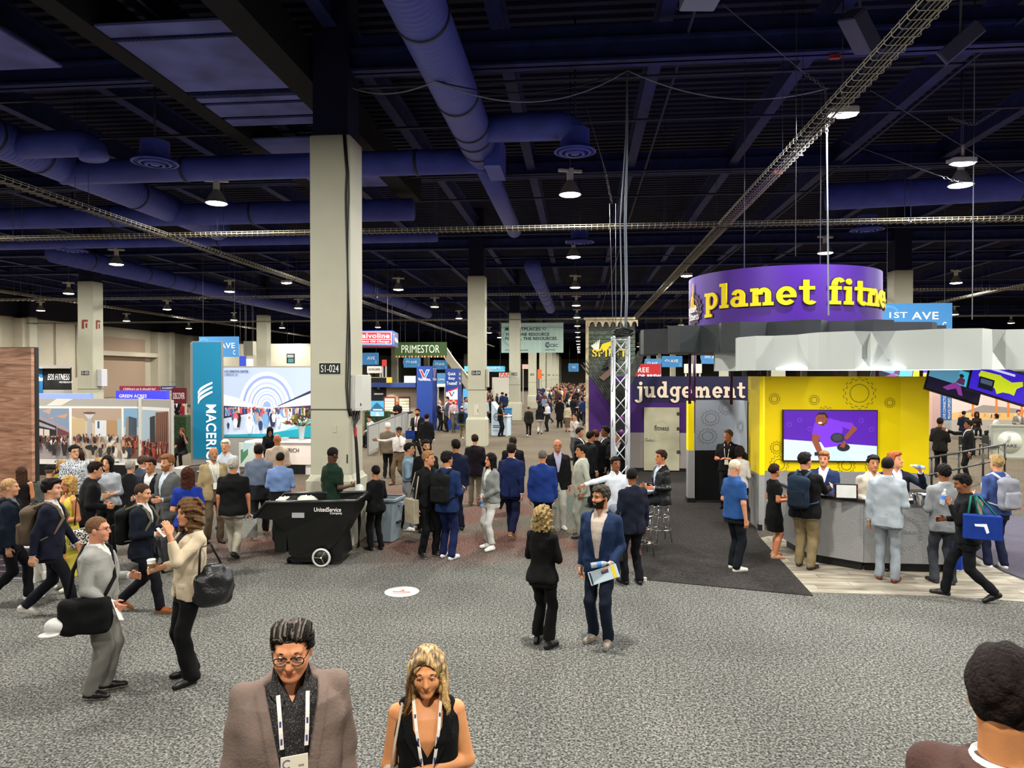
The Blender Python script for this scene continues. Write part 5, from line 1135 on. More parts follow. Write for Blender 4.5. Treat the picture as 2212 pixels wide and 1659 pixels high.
def skeleton(sp):
 s = Skel(); b = sp.get('build', 1.0); fem = sp['sex'] == 'f'
 legs = sp.get('legs', 'stand'); sw = (0.160 if fem else 0.182) * (0.5 + 0.5 * b)
 s.b, s.fem = b, fem
 pel = A3((0, 0, 0.93)); lean = sp.get('lean', 0.0); st = sp.get('stride', 1.0)
 hipw = 0.088
 if legs == 'walk': ank = {-1: A3((-.075, -.27 * st, .085)), 1: A3((.075, .30 * st, .15))}; pel[2] = .93 - .03 * st
 elif legs == 'walkr': ank = {1: A3((.075, -.27 * st, .085)), -1: A3((-.075, .30 * st, .15))}; pel[2] = .93 - .03 * st
 elif legs == 'sit':
  pel[2] = sp.get('seat', .47) + .10; fz = sp.get('footz', .085)
  ank = {-1: A3((-.11, -.42, fz)), 1: A3((.11, -.44, fz))}
 elif legs == 'wide': ank = {-1: A3((-.15, .02, .085)), 1: A3((.15, -.03, .085))}
 elif legs == 'close': ank = {-1: A3((-.06, .02, .085)), 1: A3((.065, -.02, .085))}
 else: ank = {-1: A3((-.105, .03, .085)), 1: A3((.105, -.05, .085))}
 s.legs = legs; s.hip, s.knee, s.ank = {}, {}, {}
 for k in (-1, 1):
  h = A3((k * hipw, 0, pel[2] - .02)); a = ank[k]; d = a - h; L = np.linalg.norm(d); l1, l2 = .43, .42
  Lc = min(L, l1 + l2 - .003); u = d / L
  x = (l1 * l1 - l2 * l2 + Lc * Lc) / (2 * Lc); hh = math.sqrt(max(l1 * l1 - x * x, 0))
  fwd = A3((0, -1, 0)); f = fwd - u * (fwd @ u); f = f / max(np.linalg.norm(f), 1e-6)
  s.hip[k], s.knee[k], s.ank[k] = h, h + u * x + f * hh, h + u * Lc
 s.pel = pel
 s.T = Fr(rotx(lean) @ rotz(sp.get('twist', 0.0)), (0, 0, 0)); s.T.t = pel - s.T.R @ A3((0, 0, .93))
 s.sh, s.el, s.wr, s.hd = {}, {}, {}, {}
 arms = sp.get('arms', ('down', 'down'))
 for k, a in zip((-1, 1), arms):
  U, Fo = ARMS[a] if isinstance(a, str) else a
  m = lambda v: s.T.dir(NRM((v[0] * k, v[1], v[2])))
  s.sh[k] = s.T((k * sw, .008, 1.405)); s.el[k] = s.sh[k] + m(U) * .29; s.wr[k] = s.el[k] + m(Fo) * .25; s.hd[k] = m(Fo)
 s.neck = s.T((0, .012, 1.49))
 s.H = Fr(s.T.R @ rotz(radians(sp.get('hy', 0))) @ rotx(radians(sp.get('hp', 0))) @ roty(radians(sp.get('hr', 0))), s.T((0, -.012 - sp.get('hf', 0), 1.655 - sp.get('hf', 0) * .6)))
 return s
def torso_tab(s, inf=0.0, hem=0.80, top=1.50, flare=0.0, kind='body'):
 b = s.b
 if s.fem: T = [(0.78, .170, .120, .01), (0.88, .178, .122, .012), (.98, .160, .108, .005), (1.08, .132, .096, 0), (1.20, .146, .105, -.008), (1.30, .158, .118, -.014), (1.40, .146, .098, .0), (1.45, .100, .076, .01), (1.50, .062, .062, .012), (1.56, .055, .058, .01)]
 else: T = [(0.78, .168, .118, .005), (0.88, .172, .120, .005), (.98, .164, .114, 0), (1.08, .162, .114, -.004), (1.20, .172, .120, -.006), (1.30, .182, .122, -.004), (1.40, .172, .106, .004), (1.45, .118, .084, .012), (1.50, .070, .070, .012), (1.56, .062, .064, .008)]
 T = np.array(T); T[:, 1] *= np.where(T[:, 0] < 1.47, b, 1); T[:, 2] *= np.where(T[:, 0] < 1.45, 0.35 + 0.65 * b * (1 + 0.0), 1)
 if b > 1.08: T[:, 3] -= np.where((T[:, 0] > .9) & (T[:, 0] < 1.25), (b - 1.08) * .12, 0)
 zs = np.unique(np.concatenate([[hem, top], T[(T[:, 0] > hem) & (T[:, 0] < top), 0]]))
 out = np.stack([zs] + [np.interp(zs, T[:, 0], T[:, i]) for i in (1, 2, 3)], 1)
 out[:, 1] += inf; out[:, 2] += inf
 if flare: f = np.clip((1.05 - out[:, 0]) / .3, 0, 1.5) * flare; out[:, 1] += f; out[:, 2] += f * .8
 return out
def hand_prims(w, d, n, curl=0.5, side=1):
 """palm, four fingers and a thumb; d = pointing direction, n = palm normal"""
 d = NRM(d); n = NRM(A3(n) - d * (A3(n) @ d)); u = np.cross(d, n) * side
 P = [cap(w - d * .03, w + d * .015, .026, .024, .02)]
 for o in (-.026, -.009, .009, .026): P.append(cap(w + d * .02 + u * o * .6, w + d * .085 + u * o, .015, .0135, .012))
 for o, L in ((-.029, .058), (-.0095, .072), (.0095, .076), (.029, .068)):
  a = w + d * .085 + u * o; c1 = curl * .9; d1 = d * cos(c1) + n * sin(c1); m = a + d1 * L * .55
  c2 = curl * 2.0; d2 = d * cos(c2) + n * sin(c2); P.append(cap(a, m, .0095, .0088, .004)); P.append(cap(m, m + d2 * L * .5, .0088, .0074, .004))
 a = w + d * .03 + u * .03; t = NRM(d * .6 + u * .6 + n * .5); m = a + t * .04
 P.append(cap(a, m, .0125, .0105, .01)); P.append(cap(m, m + NRM(d * .9 + u * .15 + n * .45) * .034, .0105, .0085, .005))
 return P
def head_prims(s, fine=False, fat=1.0):
 H = s.H; P = [ell((0, .014, .034), (.077, .097, .088), H, .01), ell((0, -.022, -.040), (.061 * fat, .069, .078), H, .03), ell((0, -.064, -.098), (.026 * fat, .026, .020), H, .03),
  ('cap', H, (A3(s.H((0, -.088, .012))), A3(s.H((0, -.107, -.028))), .008, .0135), .012)]
 P[-1] = cap(H((0, -.086, .012)), H((0, -.105, -.027)), .0085, .0135, .014)
 for k in (-1, 1):
  P.append(ell((k * .0775, .014, -.008), (.011, .021, .033), H, .008))
  if fine:
   P.append(cap(H((k * .018, -.084, .030)), H((k * .046, -.073, .032)), .011, .009, .02)); P.append(ell((k * .040, -.058, -.028), (.024, .024, .022), H, .03))
   P.append(cap(H((k * .006, -.097, -.033)), H((k * .013, -.092, -.033)), .008, .007, .006))
 if fine:
  P.append(cap(H((-.018, -.086, -.058)), H((.018, -.086, -.058)), .0065, .0065, .008)); P.append(cap(H((-.015, -.085, -.069)), H((.015, -.085, -.069)), .007, .007, .007))
 P.append(cap(H((0, .028, -.05)), s.neck - A3((0, 0, .03)), .054 if not s.fem else .046, .058 if not s.fem else .050, .03))
 return P
def head_mat(C, sp, H):
 """material slots: 0 skin, 1 lips, 2 brows/beard (hair), 3 eyes"""
 L = (C - H.t) @ H.R; x, y, z = np.abs(L[:, 0]), L[:, 1], L[:, 2]; front = y < -.055
 mi = np.zeros(len(C), int)
 bd = sp.get('beard')
 if bd: mi[(y < -.0) & (z < -.045 + .035 * np.clip((y + .09) / .09, 0, 1)) & (z > -.125) & ~((x < .026) & (z > -.072) & (z < -.052) & front)] = 2
 if bd: mi[front & (x < .034) & (z < -.042) & (z > -.054)] = 2
 mi[front & ((x / .024) ** 2 + ((z + .0635) / .0085) ** 2 < 1)] = 1
 if sp.get('near'): return mi
 mi[front & (x > .014) & (x < .050) & (z > .024) & (z < .034)] = 2
 mi[front & (((x - .032) / .0125) ** 2 + ((z - .008) / .0065) ** 2 < 1)] = 3
 return mi
def hair_parts(sp, s, cell):
 st = sp.get('hair', 'short'); H = s.H
 if st in (None, 'bald'): return None
 th = {'buzz': .006, 'fringe': .008}.get(st, .014)
 base = [ell((0, .016, .036), (.077 + th, .097 + th, .089 + th * 1.2), H, .01)]
 def loc(X, Y, Z):
  R = H.R.astype(f32); t = H.t.astype(f32); x, y, z = X - t[0], Y - t[1], Z - t[2]
  return x * R[0, 0] + y * R[1, 0] + z * R[2, 0], x * R[0, 1] + y * R[1, 1] + z * R[2, 1], x * R[0, 2] + y * R[1, 2] + z * R[2, 2]
 def hl(front, side, back):
  def c(X, Y, Z):
   x, y, z = loc(X, Y, Z); h = np.interp(y, [-.09, -.045, -.02, .03, .05, .10], [front, front - .006, side, side - .01, back, back]); return (h - z) * 0.85
  return c
 wr, cuts, P = 0.0, [], list(base)
 if st in ('short', 'buzz', 'quiff'):
  cuts = [hl(.078, .006, -.055)]; wr = .003 if st != 'buzz' else 0
  if st == 'quiff': P.append(ell((0, -.045, .098), (.058, .058, .038), H, .03)); P.append(ell((0, .02, .105), (.06, .07, .03), H, .03))
  if st == 'short': P.append(ell((.01, -.02, .092), (.064, .075, .036), H, .03))
 elif st == 'fringe': cuts = [hl(.2, .02, -.06), lambda X, Y, Z: loc(X, Y, Z)[2] - .045]
 elif st in ('long', 'curly', 'wavy', 'bob'):
  ln = sp.get('hlen', {'long': .30, 'curly': .17, 'wavy': .30, 'bob': .10}[st]); wd = {'long': .088, 'curly': .118, 'wavy': .100, 'bob': .095}[st]
  tab = [(-ln, wd * .85, .045, .075), (-ln * .6, wd, .062, .062), (-.02, wd * .98, .085, .035), (.04, .09, .1, .02), (.06, .085, .09, .02)]
  P.append(loft(tab, H, .03)); wr = {'long': .003, 'curly': .010, 'wavy': .005, 'bob': .003}[st]
  if st == 'curly': P.append(ell((0, .02, .05), (.108, .122, .10), H, .03))
  for k in (-1, 1): P.append(cap(H((k * .078, -.01, .02)), H((k * .088, -.02, -min(ln, .2))), .026, .020 if st != 'curly' else .034, .03))
  def face(X, Y, Z):      # oval opening for the face
   x, y, z = loc(X, Y, Z); zz = np.maximum((z + .0) / .088, 0) + np.minimum(z, 0) * 0; return f32(.06) * (1 - np.sqrt((x / .062) ** 2 + zz ** 2 + (np.maximum(y + .10, 0) / .072) ** 2))
  cuts = [face]
 elif st in ('bun', 'pony'):
  cuts = [hl(.066, .0, -.06)]
  if st == 'bun': P.append(ell((0, .115, .02), (.045, .04, .045), H, .02))
  else: P.append(cap(H((0, .11, .03)), H((0, .14, -.16)), .03, .018, .03))
 return P, cuts, wr
def skin_slots(sp): return [skin(sp.get('skin', '#b07a5a')), mat('lips_' + sp.get('skin', '#b07a5a')[1:], tuple(x * y for x, y in zip(srgb(sp.get('skin', '#b07a5a')), (.8, .45, .45))), .5), hairm(sp.get('beard') or sp.get('haircol', '#2a1c14')), mat('eye_dark', '#1d1512', .3)]

def build_parts(sp, cell, lod=0):
 """returns list of (part name, V, Q, mi, mats). lod 1 = coarse crowd figure"""
 s = skeleton(sp); b = s.b; out = []; wr0 = 0.0035 if lod == 0 else 0; seed = sp.get('seed', 0)
 jk, sh, tr, dress = sp.get('jacket'), sp.get('shirt', '#e8e8e8'), sp.get('trousers', '#15161a'), sp.get('dress')
 sleeve = sp.get('sleeve', 'long')      # of the shirt when no jacket
 bare_arm = (not jk) and sleeve in ('short', 'none'); bare_leg = bool(dress) or sp.get('skirt')
 # ---- body
 core = [loft(torso_tab(s, -.02, .80, 1.5), s.T, .03, 2.2)]
 for k in (-1, 1):
  core += [cap(s.hip[k], s.knee[k], .070, .050, .03), cap(s.knee[k], s.ank[k], .048, .034, .03), cap(s.ank[k], s.ank[k] + A3((0, -.03, -.035)), .026, .024, .02), cap(s.T((k * .06, 0, 1.42)), s.sh[k], .05, .045, .03), cap(s.sh[k], s.el[k], .045, .037, .03), cap(s.el[k], s.wr[k], .037, .026, .02)]
 cc = max(cell * 1.7, .016) if not lod else cell
 parts = []
 if not lod: V, Q = sdf(core, cc); parts.append((V, Q, 0))
 ch = max(cell * .62, .0045) if lod == 0 else cell * .8
 hp = head_prims(s, fine=ch < .009, fat=sp.get('fat', 1.0)); V, Q = sdf(hp, ch, cuts=[((0, 0, -1), s.neck - A3((0, 0, .05)))]); parts.append((V, Q, head_mat(V[Q].mean(1), sp, s.H)))
 hc = min(max(cell * .45, .0045), .009) if lod == 0 else cell * .6
 for k in (-1, 1):
  inw = s.T.dir((-k, -.15, 0)); nrm = inw if abs(s.hd[k] @ inw) < .8 else s.T.dir((0, .3, -1))
  cu = sp.get('curl', {}).get(k, .45)
  if lod == 0: V, Q = sdf(hand_prims(s.wr[k] + s.hd[k] * .012, s.hd[k], nrm, cu, side=-k), hc)
  else: V, Q = sdf([cap(s.wr[k], s.wr[k] + s.hd[k] * .12, .035, .035)], hc)
  parts.append((V, Q, 0))
  if bare_arm:
   V, Q = sdf([cap(s.sh[k], s.el[k], .050 * b ** .5, .041, .03), cap(s.el[k], s.wr[k] + s.hd[k] * .02, .042, .027, .02)], cell * (.8 if not lod else 1)); parts.append((V, Q, 0))
  if bare_leg:
   V, Q = sdf([cap(s.hip[k], s.knee[k], .078, .054, .03), cap(s.knee[k] * .65 + s.ank[k] * .35 + A3((0, .02, 0)), s.ank[k], .056, .034, .04), cap(s.knee[k], s.ank[k], .05, .032, .03), cap(s.ank[k], s.ank[k] + A3((0, -.05, -.04)), .030, .026, .02)], cell); parts.append((V, Q, 0))
 if sleeve == 'none' and not jk:
  V, Q = sdf([loft(torso_tab(s, -.004, 1.15, 1.5), s.T, .03, 2.2)] + [cap(s.T((k * .05, 0, 1.43)), s.sh[k], .05, .052, .04) for k in (-1, 1)], cell); parts.append((V, Q, 0))
 V, Q, mi = merge(parts); out.append(('body', V, Q, mi, skin_slots(sp)))
 # ---- hair
 hpz = hair_parts(sp, s, cell)
 if hpz:
  V, Q = sdf(hpz[0], ch, cuts=hpz[1], wr=hpz[2] if not lod else 0, seed=seed, wf=3.2); out.append(('hair', V, Q, None, [hairm(sp.get('haircol', '#2a1c14'))]))
 # ---- trousers / dress / skirt
 lg = 1.0 if not s.fem else .95
 if dress:
  hem = sp.get('hem', .50); t = torso_tab(s, .010, .90, 1.44 if sleeve == 'none' else 1.49); t = np.concatenate([[[hem, .175 + sp.get('dflare', 0), .145 + sp.get('dflare', 0) * .8, -.02], [.74, .190, .150, .0]], t])
  P = [loft(t, s.T if s.legs != 'sit' else s.T, .02, 2.2)]
  if sleeve != 'none':
   for k in (-1, 1):
    e = s.sh[k] + (s.el[k] - s.sh[k]) * (.6 if sleeve == 'short' else 1); P += [cap(s.T((k * .05, 0, 1.42)), s.sh[k], .055, .058, .04), cap(s.sh[k], e, .058, .054, .03)]
  else: P += [cap(s.T((k * .06, 0, 1.40)), s.T((k * .11, 0, 1.46)), .045, .035, .03) for k in (-1, 1)]
  vcut = lambda X, Y, Z: np.minimum(np.minimum(-Y - .03, (Z - 1.30) * .45 - np.abs(X)), .2)
  V, Q = sdf(P, cell, wr=wr0, seed=seed, cuts=[vcut] if sp.get('vneck') else []); out.append(('dress', V, Q, None, [sp.get('dressmat') or cloth(dress)]))
 else:
  P = [loft(torso_tab(s, .010, s.pel[2] - .15 - .0, 1.03) if s.legs != 'sit' else torso_tab(s, .01, .84, 1.03), s.T, .04, 2.2)]
  wl = sp.get('leg', 1.0) * lg * (.5 + .5 * b)
  for k in (-1, 1):
   P += [cap(s.hip[k], s.knee[k], .090 * wl, .070 * wl, .04), cap(s.knee[k], s.ank[k] + A3((0, .012, .0)), .070 * wl, sp.get('cuff', .063) * (wl if wl < 1 else 1), .012)]
  cuts = [((0, 0, -1), (0, 0, .045 if not sp.get('crop') else .12))]
  if s.legs == 'sit': cuts = [lambda X, Y, Z: f32(s.ank[1][2] - .03) - Z + 0 * X]
  elif s.legs in ('walk', 'walkr'):
   ks = 1 if s.legs == 'walk' else -1; a = s.ank[ks]; dn = NRM(a - s.knee[ks])
   cuts.append(lambda X, Y, Z: np.minimum((X - f32(a[0])) * f32(dn[0]) + (Y - f32(a[1])) * f32(dn[1]) + (Z - f32(a[2])) * f32(dn[2]) - f32(.02), np.sign(ks) * X + .02 + 0 * Y) if True else 0)
  V, Q = sdf(P, cell, cuts=cuts, wr=wr0 * 1.2, seed=seed + 1); out.append(('trousers', V, Q, None, [cloth(tr)]))
  if not jk and sp.get('tuck', False):
   V, Q = sdf([loft(torso_tab(s, .019, 1.005, 1.045), s.T, .01, 2.2)], min(cell, .012)); out.append(('belt', V, Q, None, [mat('belt_leather', '#120f0d', .5)]))
 # ---- shirt or top
 vz = sp.get('vneck', None)
 if not dress:
  if jk: hem, inf, sl = .98, .008, None
  else: hem, inf, sl = (1.02 if sp.get('tuck') else sp.get('tophem', .86)), .020 + sp.get('loose', 0), sleeve
  t = torso_tab(s, inf, hem, 1.525 if sp.get('collar', True) else 1.49, flare=.022 if not jk and not sp.get('tuck') else 0); P = [loft(t, s.T, .025, 2.3)]
  if sl and sl != 'none':
   for k in (-1, 1):
    P.append(cap(s.T((k * .06, 0, 1.42)), s.sh[k] + A3((0, 0, .0)), .056, .054 * b ** .5, .03))
    if sl == 'short': P.append(cap(s.sh[k], s.sh[k] + (s.el[k] - s.sh[k]) * .68, .056 * b ** .5, .060, .02))
    else: P += [cap(s.sh[k], s.el[k], .055 * b ** .5, .047, .02), cap(s.el[k], s.wr[k] - s.hd[k] * (.02 if sl == 'long' else .13), .047, .038, .02)]
  elif sl == 'none': P += [cap(s.T((k * .09, .005, 1.34)), s.T((k * .118, .005, 1.445)), .062, .042, .03) for k in (-1, 1)]
  Ti = s.T
  def vcut(X, Y, Z, z0=1.44 if vz is None else vz, w=.5):
   R = Ti.R.astype(f32); tt = Ti.t.astype(f32); x, y, z = X - tt[0], Y - tt[1], Z - tt[2]
   lx, ly, lz = x * R[0, 0] + y * R[1, 0] + z * R[2, 0], x * R[0, 1] + y * R[1, 1] + z * R[2, 1], x * R[0, 2] + y * R[1, 2] + z * R[2, 2]
   return np.minimum(np.minimum(-ly - .02, (lz - f32(z0)) * f32(w) - np.abs(lx)), f32(.2))
  V, Q = sdf(P, cell, wr=wr0 if not jk else wr0 * .5, seed=seed + 2, cuts=[vcut]); out.append((sp.get('topname', 'shirt'), V, Q, None, [sp.get('shirtmat') or cloth(sh)]))
  if sp.get('tie'):
   P = [cap(s.T((0, -.075, 1.475)), s.T((0, -.075, 1.455)), .017, .015, .01), cap(s.T((0, -.10, 1.43)), s.T((0, -.145 * b ** .6, 1.10)), .016, .026, .01)]
   V, Q = sdf(P, min(cell, .01)); out.append(('tie', V, Q, None, [cloth(sp['tie'])]))
 # ---- jacket
 if jk:
  jh = sp.get('jhem', .80 if not s.fem else .88); T = s.T
  t = torso_tab(s, .024, jh, 1.505, flare=.018); P = [loft(t, T, .03, 2.5)]
  for k in (-1, 1):
   P += [cap(T((k * .06, .004, 1.43)), s.sh[k] + T.dir((0, 0, .006)), .060, .058, .03), cap(s.sh[k], s.el[k], .061 * b ** .4, .053, .025), cap(s.el[k], s.wr[k] - s.hd[k] * sp.get('sleeveup', .0), .053, .044, .02)]
  P.append(ell((0, .055, 1.50), (.078, .04, .035), T, .02))
  btn, top_w = sp.get('btn', 1.10), sp.get('vw', .078); op = sp.get('open', .0)
  def lc(X, Y, Z):
   R = T.R.astype(f32); tt = T.t.astype(f32); x, y, z = X - tt[0], Y - tt[1], Z - tt[2]
   return x * R[0, 0] + y * R[1, 0] + z * R[2, 0], x * R[0, 1] + y * R[1, 1] + z * R[2, 1], x * R[0, 2] + y * R[1, 2] + z * R[2, 2]
  def post(F, X, Y, Z):      # lapels stand proud of the front, pocket flaps too
   lx, ly, lz = lc(X, Y, Z); ax_ = np.abs(lx); wv = np.clip((lz - btn) / (1.48 - btn), 0, 1) * top_w + op
   lap = np.clip((wv + np.clip((lz - btn) * .45, 0, .05) - ax_) / .012, 0, 1) * np.clip((-.02 - ly) / .02, 0, 1) * np.clip((1.46 - lz) / .02, 0, 1) * (lz > btn)
   pk = (ly < -.02) & (ax_ > .07) & (ax_ < .15) & (lz > .955) & (lz < .99)
   return F - f32(sp.get('lapel', .008)) * lap.astype(f32) - f32(.005) * pk.astype(f32)
  def front(X, Y, Z):
   lx, ly, lz = lc(X, Y, Z); wv = np.where(lz > btn, np.clip((lz - btn) / (1.48 - btn), 0, 1.2) * top_w + op, np.clip((btn - .12 - lz) * .28, 0, .06) + op)
   return np.minimum(-ly - .03, wv - np.abs(lx))
  cuts = [front]
  for k in (-1, 1):
   w_, d_ = s.wr[k] - s.hd[k] * sp.get('sleeveup', .0), s.hd[k]
   cuts.append((lambda w_, d_: lambda X, Y, Z: np.minimum((X - f32(w_[0])) * f32(d_[0]) + (Y - f32(w_[1])) * f32(d_[1]) + (Z - f32(w_[2])) * f32(d_[2]) - f32(.012), f32(.085) - np.sqrt((X - f32(w_[0])) ** 2 + (Y - f32(w_[1])) ** 2 + (Z - f32(w_[2])) ** 2)))(w_, d_))
  vent = sp.get('vent', True)
  if vent and not lod: cuts.append(lambda X, Y, Z: np.minimum(np.minimum(lc(X, Y, Z)[1] - .05, .006 - np.abs(lc(X, Y, Z)[0])), f32(jh + .17) - lc(X, Y, Z)[2]))
  V, Q = sdf(P, cell, wr=wr0, seed=seed + 3, post=post, cuts=cuts); out.append(('jacket', V, Q, None, [sp.get('jacketmat') or cloth(jk)]))
  if not lod:
   for k in (-1, 1):
    a = s.wr[k] - s.hd[k] * (.02 + sp.get('sleeveup', .0)); V, Q = sdf([cap(a, a + s.hd[k] * .042, .040, .038)], min(cell, .012), cuts=[(s.hd[k], a + s.hd[k] * .046)])
    if len(Q) and not sp.get('nocuff'): out.append(('shirt_cuff', V, Q, None, [sp.get('shirtmat') or cloth(sh)]))
 # ---- shoes
 sc = sp.get('shoes', '#141210')
 for k in (-1, 1):
  a = s.ank[k]; toe = A3((k * .22, -1, 0)); toe /= np.linalg.norm(toe)
  pit = 0.0
  if s.legs == 'walk' and k == 1 or s.legs == 'walkr' and k == -1: pit = -.45
  if s.legs == 'sit': pit = sp.get('footpitch', 0)
  d = toe * cos(pit) + A3((0, 0, sin(pit))); u = A3((0, 0, cos(pit))) - toe * sin(pit)
  h0 = a - u * .050 - d * .045; m = a - u * .042 + d * .06; t1 = a - u * .052 + d * .155
  P = [cap(h0, m, .036, .040, .03), cap(m, t1, .040, .033, .03), cap(a - d * .01, h0 + d * .03, .040, .034, .03)]
  gp = a - u * .085
  V, Q = sdf(P, max(cell * .7, .008) if not lod else cell, cuts=[(-u, gp), (u, a + u * .02)])
  if not len(Q): continue
  slots = [mat('shoe_' + sc[1:], sc, .4, var=(20, .15))]; mi = None
  if sp.get('sole'):
   slots.append(mat('shoe_sole_' + sp['sole'][1:], sp['sole'], .6)); C = V[Q].mean(1); mi = (((C - gp) @ u) < .022).astype(int)
  out.append(('shoe', V, Q, mi, slots))
 return s, out

PEOPLE = {}
def person(key, label, sp, top=None, feet=None, h=None, loc=None, a=0.0, cell=None, cat='person'):
 """top/feet = pixels; the foot point or, where hidden, the head top at the usual height gives the distance"""
 sp = dict(sp); sp.setdefault('sex', 'm'); sp['seed'] = (hash(label) % 997) if False else sum(map(ord, label)) % 997
 if loc is not None: p = Vector(loc)
 elif feet is not None:
  p = G(*feet); dd = depth(p)
  if h is None:
   r = ray(*top); h = (CAM + r * dd).z
   h = min(max(h, 1.50), 1.95)
 else:
  h = h or (1.78 if sp['sex'] == 'm' else 1.67); q = G(top[0], top[1], sp.get('toph', h)); p = Vector((q.x, q.y, 0)); dd = depth(q)
 dd = depth(p); a += math.degrees(math.atan2(-p.x, p.y))
 h = h or 1.75; sc = h / 1.78
 c = cell or min(max(dd * .00135, .0085), .034); c = c / sc
 s, parts = build_parts(sp, c)
 e = empty('person', (p.x, p.y, p.z), radians(a), label, cat)
 for nm, V, Q, mi, mats in parts:
  link(nm, np_mesh(nm, V, Q, mats, mi, sc), e)
 # lanyard and badge on the chest
 if sp.get('lanyard'):
  m = paint(sp['lanyard']); T = s.T; fy = -(.148 if not s.fem else .142) * (0.4 + .6 * s.b) - (.012 if sp.get('jacket') else .0)
  for k in (-1, 1):
   pts = [T((k * .072, .03, 1.515)), T((k * .066, -.075, 1.47)), T((k * .05, fy + .01, 1.34)), T((k * .026, fy - .008, 1.14))]
   MB().tube([tuple(q * sc) for q in pts], .007, 5).build('lanyard', m, e)
  bm = MB(); C = T((0, fy - .014, 1.08)); bm.box(-.042, .042, -.003, .003, -.06, .06); R = Matrix(s.T.R.tolist()).to_4x4(); bm.xform(Matrix.Translation(Vector(tuple(C))) @ R); bm.v = [tuple(x * sc for x in v) for v in bm.v]
  bm.build('badge', paint('#e9e6dc'), e)
 if sp.get('glasses'):
  H = s.H; gm = mat('glasses_frame', '#15130f', .3); mb = MB()
  for k in (-1, 1):
   mb.tube([tuple(H((k * .032 + .025 * cos(t), -.098 + .006 * abs(cos(t)), .006 + .017 * sin(t))) * sc) for t in np.linspace(0, 2 * pi, 15)[:-1]], .0025 * sc, 5, closed=True)
   mb.tube([tuple(H(q) * sc) for q in ((k * .057, -.090, .012), (k * .078, -.03, .012), (k * .080, .02, .006))], .0025 * sc, 5)
  mb.tube([tuple(H(q) * sc) for q in ((-.008, -.100, .010), (.008, -.100, .010))], .0025 * sc, 5); mb.build('glasses', gm, e)
 if sp.get('cap'):
  H = s.H; P = [ell((0, .014, .05), (.092, .110, .088), H, .01), ell((0, -.12, .052), (.066, .066, .010), H, .01)]
  V, Q = sdf(P, max(c * .6, .006), cuts=[(H.R @ A3((0, 0, -1)), H((0, 0, .045)))]); link('cap', np_mesh('cap', V, Q, [cloth(sp['cap'])], None, sc), e)
 W = lambda q: Vector((p.x, p.y, p.z)) + Matrix.Rotation(radians(a), 3, 'Z') @ (Vector(tuple(q)) * sc)
 info = dict(obj=e, s=s, sc=sc, W=W, loc=p, a=radians(a), c=c, hand={k: W(s.wr[k] + s.hd[k] * .09) for k in (-1, 1)}, palm={k: W(s.wr[k] + s.hd[k] * .06) for k in (-1, 1)})
 PEOPLE[key] = info
 return info

# ------------------------------------------------------------------ carried things
def local_thing(info, name, label, cat): return empty(name, info['loc'], info['a'], label, cat)
def backpack(info, label, col, pocket=None, strap=None, one=False):
 s, sc = info['s'], info['sc']; e = local_thing(info, 'backpack', label, 'backpack'); T = s.T; yb = .118 * (.4 + .6 * s.b) + .03
 c = max(info['c'] * .8, .008); M = cloth(col); S = cloth(strap or col)
 fr = Fr(T.R, T.t)
 V, Q = sdf([rbox((0, yb + .085, 1.20), (.155, .085, .24), .07, fr), ell((0, yb + .07, 1.40), (.13, .07, .06), fr, .05)], c, wr=.004, seed=4); link('bag_body', np_mesh('bag_body', V, Q, [M], None, sc), e)
 V, Q = sdf([rbox((0, yb + .175, 1.12), (.12, .035, .13), .03, fr)], c, wr=.003, seed=5); link('front_pocket', np_mesh('front_pocket', V, Q, [cloth(pocket or col)], None, sc), e)
 for k in (-1, 1):
  pts = [(k * .085, yb + .02, 1.44), (k * .095, .03, 1.505), (k * .10, -.09, 1.44), (k * .115, -.165 * (.5 + .5 * s.b), 1.30), (k * .165 * s.b, -.08, 1.12), (k * .185 * s.b, .06, 1.05), (k * .12, yb + .04, 1.02)]
  MB().tube([tuple(T(q) * sc) for q in pts], [.022 * sc] * 4 + [.012 * sc] * 3, 6).build('strap', S, e)
 MB().tube([tuple(T(q) * sc) for q in ((-.03, yb + .06, 1.45), (-.025, yb + .07, 1.485), (.025, yb + .07, 1.485), (.03, yb + .06, 1.45))], .008 * sc, 5).build('handle', S, e)
 return e
def tote(pos, rz, label, col, w=.36, h=.36, d=.12, drop=.22, trim=None, name='tote_bag', cat='bag', tilt=0):
 """open bag hanging from its two handles; pos = where the handles are held"""
 e = empty(name, pos, rz, label, cat); e.rotation_euler = (tilt, 0, rz)
 mb = MB(); z1 = -drop; z0 = z1 - h
 ring = lambda z, a, b_: [(-a, -b_, z), (0, -b_ * 1.08, z), (a, -b_, z), (a * 1.02, 0, z), (a, b_, z), (0, b_ * 1.08, z), (-a, b_, z), (-a * 1.02, 0, z)]
 mb.loft([ring(z0, w * .46, d * .42), ring(z0 + h * .3, w * .5, d * .5), ring(z1, w * .48, d * .42)], False, False); mb.add(ring(z0, w * .46, d * .42), [tuple(range(7, -1, -1))])
 mb.add(ring(z1 - .03, w * .46, d * .4), [tuple(range(8))]); mb.build('bag_body', cloth(col), e)
 for y in (-d * .42, d * .42):
  MB().tube([(-w * .22, y, z1 - .03), (-w * .18, y * .8, z1 + drop * .6), (-w * .06, y * .2, -.002), (w * .06, y * .2, -.002), (w * .18, y * .8, z1 + drop * .6), (w * .22, y, z1 - .03)], .011, 5).build('handle', cloth(trim or col), e)
 return e
